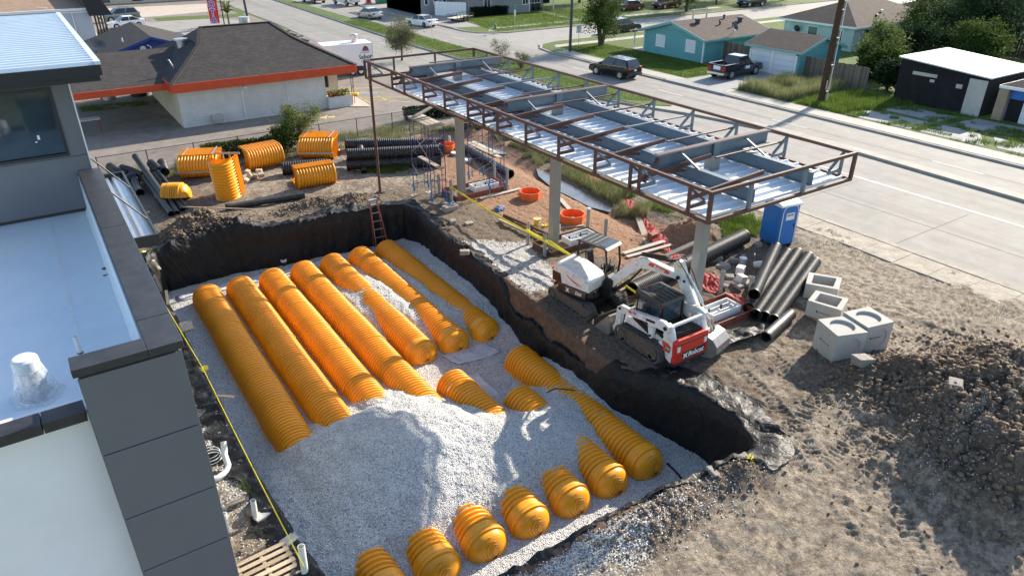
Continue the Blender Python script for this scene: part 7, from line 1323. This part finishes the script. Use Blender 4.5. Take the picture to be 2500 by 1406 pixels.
    if kind == 'pickup':
        MB().box(-2.72, -hw*.82, 1.058, -.85, hw*.82, 1.075).build('bed_floor', m('black'), t); [B('bed_side', m(pm), t, b, bevel=.03) for b in ((-2.8, -hw*.97, 1.0, -.78, -hw*.84, 1.32), (-2.8, hw*.84, 1.0, -.78, hw*.97, 1.32))]; B('tailgate', m(pm), t, (-2.84, -hw*.835, .82, -2.76, hw*.835, 1.31), bevel=.02); [B('bed_rail', m('alu'), t, b) for b in ((-2.78, -hw*.96, 1.321, -.8, -hw*.86, 1.34), (-2.78, hw*.86, 1.321, -.8, hw*.96, 1.34))]
    return t
def on_road(px, py): p = W(px, py, .02); return p.x, p.y
def at2(a, b): 
    "centre and heading from the two ground points under the near wheels (rear, front) and half width"
    p, q_ = W(*a, .02), W(*b, .02); d = (q_-p).normalized(); return p, q_, d
NORTH = R(90)
car('parked_car', 'black SUV driving past the grass median', 'car', 46.1-.3, 51.6, R(97), 'suv', 'carblack'); car('parked_car', 'silver sedan on the far carriageway behind the street tree', 'car', 43.4, 102.6, R(100), 'sedan', 'silver'); car('parked_car', 'white sedan passing the lawn with the hydrant', 'car', 46.0, 91.2, R(106), 'sedan', 'carwhite', rim='rimdark')
car('parked_car', 'white sedan parked beside the grey green SUV', 'car', 12.6, 111.6, R(188), 'sedan', 'carwhite'); car('parked_car', 'grey green SUV parked behind the white sedan', 'car', 12.9, 119.0, R(190), 'suv', 'cargrey')
pk = car('pickup_truck', 'dark pickup truck with white notices parked at the teal garage', 'pickup truck', 54.6, 44.9, R(4), 'pickup', 'carnavy', zz=.16)
B('notice', m('white'), pk, (-2.87, -.45, .88, -2.845, .3, 1.22)); B('notice', m('white'), pk, (.1, -1.012, .75, .75, -.995, 1.02)); text('notice_lettering', 'WE BUY', .16, m('blackg'), pk, frame_M((-2.876, -.08, 1.05), (0, -1, 0), (0, 0, 1)), .002) if False else None
car('pickup_truck', 'white pickup truck on the forecourt across the median', 'pickup truck', 46.9, 120.2, R(100), 'pickup', 'carwhite', zz=.16); car('pickup_truck', 'black pickup truck at the forecourt edge beyond the white one', 'pickup truck', 43.9, 127.2, R(98), 'pickup', 'carblack')
car('parked_car', 'black SUV parked on the side street behind the bushy tree', 'car', 64.6, 71.9, R(0), 'suv', 'carblack'); car('parked_car', 'dark red sedan parked on grass across the side street', 'car', 80.3, 88.2, R(168), 'sedan', 'carred', zz=.15); car('pickup_truck', 'silver pickup truck parked beyond the dark red sedan', 'pickup truck', 81.5, 92.6, R(170), 'pickup', 'silver', zz=.15); car('parked_car', 'dark red SUV parked beside the leafy tree across the street', 'car', 87.2, 87.0, R(185), 'suv', 'carred', zz=.15); car('parked_car', 'black SUV in the shade behind the teal house roof', 'car', 100.5, 81.3, R(178), 'suv', 'carblack', zz=.15)
tl = thing('utility_trailer', 'low black utility trailer beside the white board fence', 'trailer', (52.2, 91.6, .16), R(25)); B('bed', m('plank'), tl, (-2.0, -.9, .5, 2.0, .9, .56)); 
for s in (-1, 1):
    MB().bar((-2, s*.9, .95), (2, s*.9, .95), .05, .05).bar((-2, s*.9, .52), (2, s*.9, .52), .06, .1).build('side_rail', m('black'), tl)
    for k in range(6): MB().bar((-2+.8*k, s*.9, .5), (-2+.8*k, s*.9, .95), .05, .05, (0, 1, 0)).build('stake', m('black'), tl)
    for x in (-.4, .4): MB().cyl((x, s*.95, .33), (x, s*1.15, .33), .33, n=16).build('wheel', m('tyre'), tl, True); MB().cyl((x, s*1.14, .33), (x, s*1.165, .33), .17, n=12).build('rim', m('rimdark'), tl, True)
    MB().box(-.85, s*1.05-.12, .68, .85, s*1.05+.12, .72).build('mudguard', m('black'), tl)
MB().bar((2, .5, .5), (3.2, 0, .5), .08, .08).bar((2, -.5, .5), (3.2, 0, .5), .08, .08).build('drawbar', m('black'), tl); MB().bar((-2, -.9, .95), (-2, .9, .95), .05, .05).bar((2, -.9, .95), (2, .9, .95), .05, .05).build('end_rail', m('black'), tl)
t = thing('skip_bin', 'dark green waste bin on the forecourt', 'waste bin', (52.5, 118, .16)); MB().prism([(-1, 0), (1, 0), (1.1, 1.3), (-1.1, 1.4)], -.8, .8, 'y').build('bin_body', m('grass_sign'), t, bevel=.04); B('bin_lid', m('black'), t, (-1.12, -.85, 1.4, 1.12, .85, 1.48))
t = thing('red_post', 'red steel post standing on the forecourt', 'post', (*W(900, 13)[:2], .16)); B('post_body', m('red'), t, (-.35, -.3, 0, .35, .3, 3.2)); B('post_base', m('kerb'), t, (-.5, -.45, 0, .5, .45, .2))
# ------------------------------------------------------------ vegetation
def leaves(name, cen, nrm_spread, size, mat, parent, asp=.5, droop=0.0):
    "one small quad per leaf, spread through the crown"
    n = len(cen); a = rng.normal(size=(n, 3)); a[:, 2] *= nrm_spread; a[:, 2] -= droop; a /= np.linalg.norm(a, axis=1)[:, None]; b = np.cross(a, rng.normal(size=(n, 3))); b /= np.linalg.norm(b, axis=1)[:, None]
    s = size*(.6+.8*rng.random(n))[:, None]; p = np.asarray(cen); V_ = np.stack([p-a*s*.5, p+b*s*asp*.5, p+a*s*.5, p-b*s*asp*.5], 1).reshape(-1, 3); F_ = np.arange(4*n).reshape(-1, 4)
    return nmesh(name, V_, F_, mat, parent)
def clumps(n, cen, rad, nc, cr, hollow=.35):
    "points gathered in clumps inside an ellipsoid: uneven outline, gaps between"
    cc = rng.normal(size=(nc, 3)); cc /= np.linalg.norm(cc, axis=1)[:, None]; cc *= (hollow+(1-hollow)*rng.random((nc, 1))**.6)*(.72+.4*rng.random((nc, 1))); cc = np.asarray(cen)+cc*np.asarray(rad); i = rng.integers(0, nc, n); k = cr*(.5+.9*rng.random((nc, 1)))
    return cc[i]+rng.normal(size=(n, 3))*k[i]*np.array([1, 1, .75]), cc
def tree(name, label, x, y, hh, rad, n, mat, leaf=.16, nc=40, trunk=.16, z0=.1, cz=None, stems=1, group=None, cat='tree', cr=None, asp=.5, bare=6, droop=0.0):
    t = thing(name, label, cat, (x, y, z0), 0, group); cz = cz or hh-rad[2]*.9; P_, cc = clumps(n, (0, 0, cz), rad, nc, cr or min(rad)*.24)
    P_ = P_[P_[:, 2] > .15]; mb = MB(); r_ = random.Random(n+int(x))
    for k in range(stems):
        a = 6.28*k/max(1, stems)+.4; e = Vector((math.cos(a)*rad[0]*.3*(stems > 1), math.sin(a)*rad[1]*.3*(stems > 1), cz)); s0 = Vector((math.cos(a)*trunk*.8*(stems > 1), math.sin(a)*trunk*.8*(stems > 1), -.1)); mb.tube([s0, s0.lerp(e, .5)+Vector((r_.uniform(-.1, .1), r_.uniform(-.1, .1), 0)), e], [trunk, trunk*.75, trunk*.4], 8)
    mb.build('trunk', m('bark'), t, True); lb = MB()
    for c in cc[::max(1, len(cc)//14)]: s0 = Vector((0, 0, cz*r_.uniform(.55, .9))); c = Vector(c); lb.tube([s0, s0.lerp(c, .5)+Vector((0, 0, .1)), c], [trunk*.35, trunk*.22, trunk*.08], 5)
    lb.build('limbs', m('bark'), t); leaves('crown', P_, .8, leaf, m(mat), t, asp, droop); return t
tree('street_tree', 'bushy multi stemmed tree on the corner lawn', 55.2, 64.8, 5.9, (2.1, 2.1, 2.5), 9000, 'leaf', .2, 46, .16, stems=6, cz=3.7)
tree('willow_shrub', 'grey green willowy tree beside the road behind the food trailer', 32.6, 69.6, 4.3, (1.5, 1.5, 1.5), 9000, 'leafgrey', .22, 40, .12, cz=2.5, z0=0, asp=.18, droop=.5)
tree('leafy_tree', 'dense bright green tree across the side street', 86.5, 82.0, 7.0, (3.0, 3.0, 3.2), 8000, 'leaf', .3, 40, .25, cz=4.2)
for k, (x, y, hh, r_, mt_, lb, n) in enumerate(((64.0, 36.8, 3.4, 2.0, 'leaf', 'round green bush against the wooden fence beside the black shed', 7000), (67.5, 38.5, 4.6, 2.1, 'leaflight', 'light green fruit tree in front of the pale house', 7000), (72, 37.5, 4.6, 2.6, 'leafdark', 'dark tree between pale house and black shed', 8000), (75, 34.5, 4.8, 3.0, 'leaf', 'feathery green tree directly behind the black shed', 9000), (83, 38.5, 7.2, 4.0, 'leafdark', 'tall dark evergreen behind the feathery tree', 13000), (91, 40, 8.0, 4.2, 'leafdark', 'tallest dark tree at the back of the trees', 12000), (84, 43.6, 6.0, 2.6, 'leaf', 'leafy tree overhanging the end of the pale house roof', 7000), (90, 31, 5.5, 2.6, 'leaf', 'tree beside the dark back fence', 6000), (98, 33, 7.5, 3.6, 'leafdark', 'dark tree beyond the back fence', 8000), (60.6, 33.6, 2.8, 1.3, 'leafdark', 'dark low bush at the corner of the black shed', 5000), (70.5, 41.5, 3.0, 1.2, 'leaf', 'slim green shrub beside the mint wall', 3500), (104, 48, 8, 3.5, 'leaf', 'tree rising over the slate roof', 7000))):
    tree('garden_tree', lb, x, y, hh, (r_, r_, hh*.42), int(n*1.25), mt_, .24, 44, .16, cz=hh*.52, group='garden trees behind the shed')
tree('far_tree', 'pale green tree top behind the parked black SUV', 97, 85.5, 6, (2.2, 2.2, 2), 3000, 'leaflight', .26, 24, .15); tree('far_tree', 'dark tree shading the cars across the street', 92, 92, 8, (4, 4, 3), 6000, 'leafdark', .3, 36, .25)
for k, (x, y) in enumerate(((98, 96), (106, 90), (112, 84), (80, 100))): tree('far_tree', ('broad dark tree beyond the dark red cars', 'dark tree over the end of the side street', 'farthest dark tree along the side street', 'dark tree beside the carport')[k], x, y, 8, (4, 4, 3.2), 5000, 'leafdark', .32, 34, .25)
def hedge(label, p0, p1, wd, hh, n, mat, z0=0.0, leaf=.1, cat='hedge', name='hedge'):
    p0, p1 = Vector(p0), Vector(p1); t = thing(name, label, cat, ((p0.x+p1.x)/2, (p0.y+p1.y)/2, z0)); d = p1-p0; u = rng.random(n); v = rng.normal(0, .42, n); z = rng.random(n)**.75; bump = 1+.22*fbm(u*d.length*.9, v*2+5, 3, 1); X = (u-.5)*d.x-v*wd*d.y/d.length*.5; Y = (u-.5)*d.y+v*wd*d.x/d.length*.5; leaves('foliage', np.stack([X, Y, z*hh*bump], -1), .8, leaf, m(mat), t, .6); mb = MB(); k = max(2, int(d.length/1.2))
    for i in range(k): mb.tube([((i/k-.45)*d.x, (i/k-.45)*d.y, 0), ((i/k-.45)*d.x+.1, (i/k-.45)*d.y, hh*.7)], .03, 5)
    mb.build('stems', m('bark'), t); return t
hedge('clipped dark hedge under the grey house window', (55.6, 94.3, .1), (61.8, 94.3, .1), 1.2, 1.25, 8000, 'hedge', .15, .16); hedge('creeping green hedge on the chain link fence behind the bundles', (7.6, 45.6, 0), (12.6, 45.6, 0), .9, 1.0, 9000, 'leaf', 0, .12); hedge('low dark hedge along the car park edge beyond the scaffold', (22.2, 47.6, 0), (27.0, 47.2, 0), 1.2, .9, 6000, 'leafdark', 0, .14)
tree('young_tree', 'feathery young tree growing through the fence behind the bundles', 13.6, 45.0, 3.3, (1.4, 1.2, 1.3), 6000, 'leaflight', .15, 34, .06, z0=0, cz=1.7, asp=.3); tree('young_tree', 'dark leafed shrub beside the feathery young tree', 12.3, 44.6, 1.9, (1.1, .9, .9), 4500, 'leaf', .13, 26, .05, z0=0, cz=.95); tree('scrub_bush', 'tall green bush beyond the first canopy column', 25.6, 43.2, 2.6, (1.3, 1.5, 1.2), 6000, 'leaf', .16, 30, .05, z0=-.1, cz=1.2); tree('scrub_bush', 'thin twiggy bush in the median behind the canopy corner', 39.4, 61.4, 2.6, (1.0, 1.6, 1.1), 2600, 'leafgrey', .12, 24, .04, z0=.15, cz=1.2, asp=.3); tree('scrub_bush', 'leafy shrub at the near end of the grass median', 39.8, 58.2, 1.8, (.9, 1.2, .8), 3000, 'leafgrey', .12, 20, .04, z0=.15, cz=.9, asp=.35)
# grass blades: uncountable, one object per patch
def grass(name, label, poly, n, hh, wd, mat, zf, patch=0.0, cat='grass', lean=.5):
    P_ = np.array([(p[0], p[1]) for p in poly]); lo, hi = P_.min(0), P_.max(0); X = rng.uniform(lo[0], hi[0], n*3); Y = rng.uniform(lo[1], hi[1], n*3); ok = inpoly(P_, X, Y)
    if patch: ok &= fbm(X*.9, Y*.9, 3, 2) > patch-.5
    X, Y = X[ok][:n], Y[ok][:n]; k = len(X); Z = zf(X, Y); H_ = hh*(.5+.8*rng.random(k))*(.7+.6*np.clip(fbm(X*.7, Y*.7, 2, 3)+.5, 0, 1)); a = rng.random(k)*6.28; l = lean*H_*rng.random(k); dx, dy = np.cos(a), np.sin(a); b = rng.random(k)*6.28; wx, wy = np.cos(b)*wd/2, np.sin(b)*wd/2
    V_ = np.stack([np.stack([X-wx, Y-wy, Z-.02], -1), np.stack([X+wx, Y+wy, Z-.02], -1), np.stack([X+dx*l, Y+dy*l, Z+H_], -1)], 1).reshape(-1, 3)
    return tag(nmesh(name, V_, np.arange(3*k).reshape(-1, 3), m(mat)), label, cat, kind='stuff')
C15 = lambda X, Y: np.full(X.shape, .15); C19 = lambda X, Y: np.full(X.shape, .19); C0 = lambda X, Y: np.zeros(X.shape)
grass('median_grass_blades', 'mown grass covering the road median', [(38.1, 44.6), (41.6, 41), (41.6, 100), (38.2, 100)], 42000, .09, .035, 'blade', C19)
grass('lawn_grass_blades', 'mown grass on the corner lawn of the teal house', [(50.1, 46.6), (56.4, 46.6), (56.4, 66.4), (50.6, 66.4)], 42000, .1, .035, 'blade', C15); grass('lawn_grass_blades', 'mown grass in front of the grey house', [(51, 80.5), (75, 80.5), (75, 94), (53, 94)], 40000, .11, .05, 'blade', C15)
grass('weeds', 'tall seeding weeds between driveway and utility pole', [(50.2, 35.5), (58.0, 35.5), (58.0, 40.8), (50.2, 40.8)], 15000, .75, .03, 'drygrass', C15, lean=.4); grass('weeds', 'green weeds in front of the black shed', [(50.2, 31), (57.6, 29.4), (57.6, 34.5), (50.2, 35)], 12000, .4, .03, 'blade', C15); grass('weeds', 'grass growing through the broken driveway slabs', [(50.1, 15), (57.5, 15), (57.5, 31), (50.1, 31)], 12000, .22, .035, 'blade', C15, .62)
SH = lambda X, Y: site_h(X, Y); SW = [W(*p)[:2] for p in ((1190, 320), (1290, 345), (1380, 410), (1480, 455), (1590, 510), (1580, 530), (1500, 520), (1500, 498), (1410, 448), (1330, 408), (1240, 370))]
grass('swale_grass', 'rough grass along the wet swale under the canopy', SW, 14000, .38, .022, 'drygrass', SH, .25); grass('swale_grass', 'dense green grass along the back of the swale', [W(*p)[:2] for p in ((1120, 300), (1260, 315), (1400, 400), (1600, 490), (1880, 545), (1850, 580), (1720, 560), (1560, 500), (1370, 405), (1240, 345))], 16000, .32, .025, 'blade', SH, .35)
grass('weeds', 'grass tufts by the corrugated pipe stack', [W(*p)[:2] for p in ((885, 400), (990, 395), (1000, 425), (890, 425))], 3500, .35, .02, 'blade', SH, .3); grass('weeds', 'grass and weeds along the chain link fence', [(2, 43.6), (25, 43.2), (25, 47), (2, 46.5)], 11000, .32, .025, 'drygrass', SH, .42); grass('weeds', 'grass tufts by the toilet cabin', [W(*p)[:2] for p in ((1740, 545), (1840, 520), (1850, 575), (1770, 600))], 4500, .22, .025, 'blade', SH, .3); grass('weeds', 'grass tufts beside the pallet and pipe stubs', [(1.1, 12.6), (2.1, 12.6), (2.1, 16.2), (1.1, 16.2)], 1500, .16, .014, 'blade', SH, .62)
grass('weeds', 'sparse grass along the pavement slabs by the road', [(27.5, 9), (29.6, 9), (29.6, 26), (27.5, 26)], 1500, .08, .02, 'drygrass', SH, .6); grass('weeds', 'tufts of grass along the restaurant yard', [W(*p)[:2] for p in ((190, 262), (380, 245), (385, 255), (200, 275))], 1500, .2, .03, 'blade', C0, .2)
pf = thing('planter_flowers', 'yellow leaved plants growing in the restaurant planter', 'plants', (19.9, 54.5, .85)); leaves('foliage', np.stack([rng.uniform(-.85, .85, 300), rng.uniform(-.3, .3, 300), rng.random(300)*.45], -1), .3, .3, m('leaflight'), pf, .25); leaves('blossom', np.stack([rng.uniform(-.85, .4, 90), rng.uniform(-.3, .3, 90), rng.random(90)*.25], -1), .6, .16, m('ored'), pf, .7)
t = thing('palm_plant', 'small palm like plant beside the pole sign frame', 'plant', (*W(560, 62)[:2], 0)); MB().tube([(0, 0, 0), (0, .05, 1.6)], [.12, .08], 8).build('trunk', m('bark'), t, True); mb = MB()
for k in range(16): a = k*.8; mb.tube([(0, 0, 1.5), (.5*math.cos(a), .5*math.sin(a), 2.0+.5*(k % 3)), (1.0*math.cos(a), 1.0*math.sin(a), 1.9+.5*(k % 3))], [.06, .09, .01], 4)
mb.build('fronds', m('leaflight'), t)
flush_text()
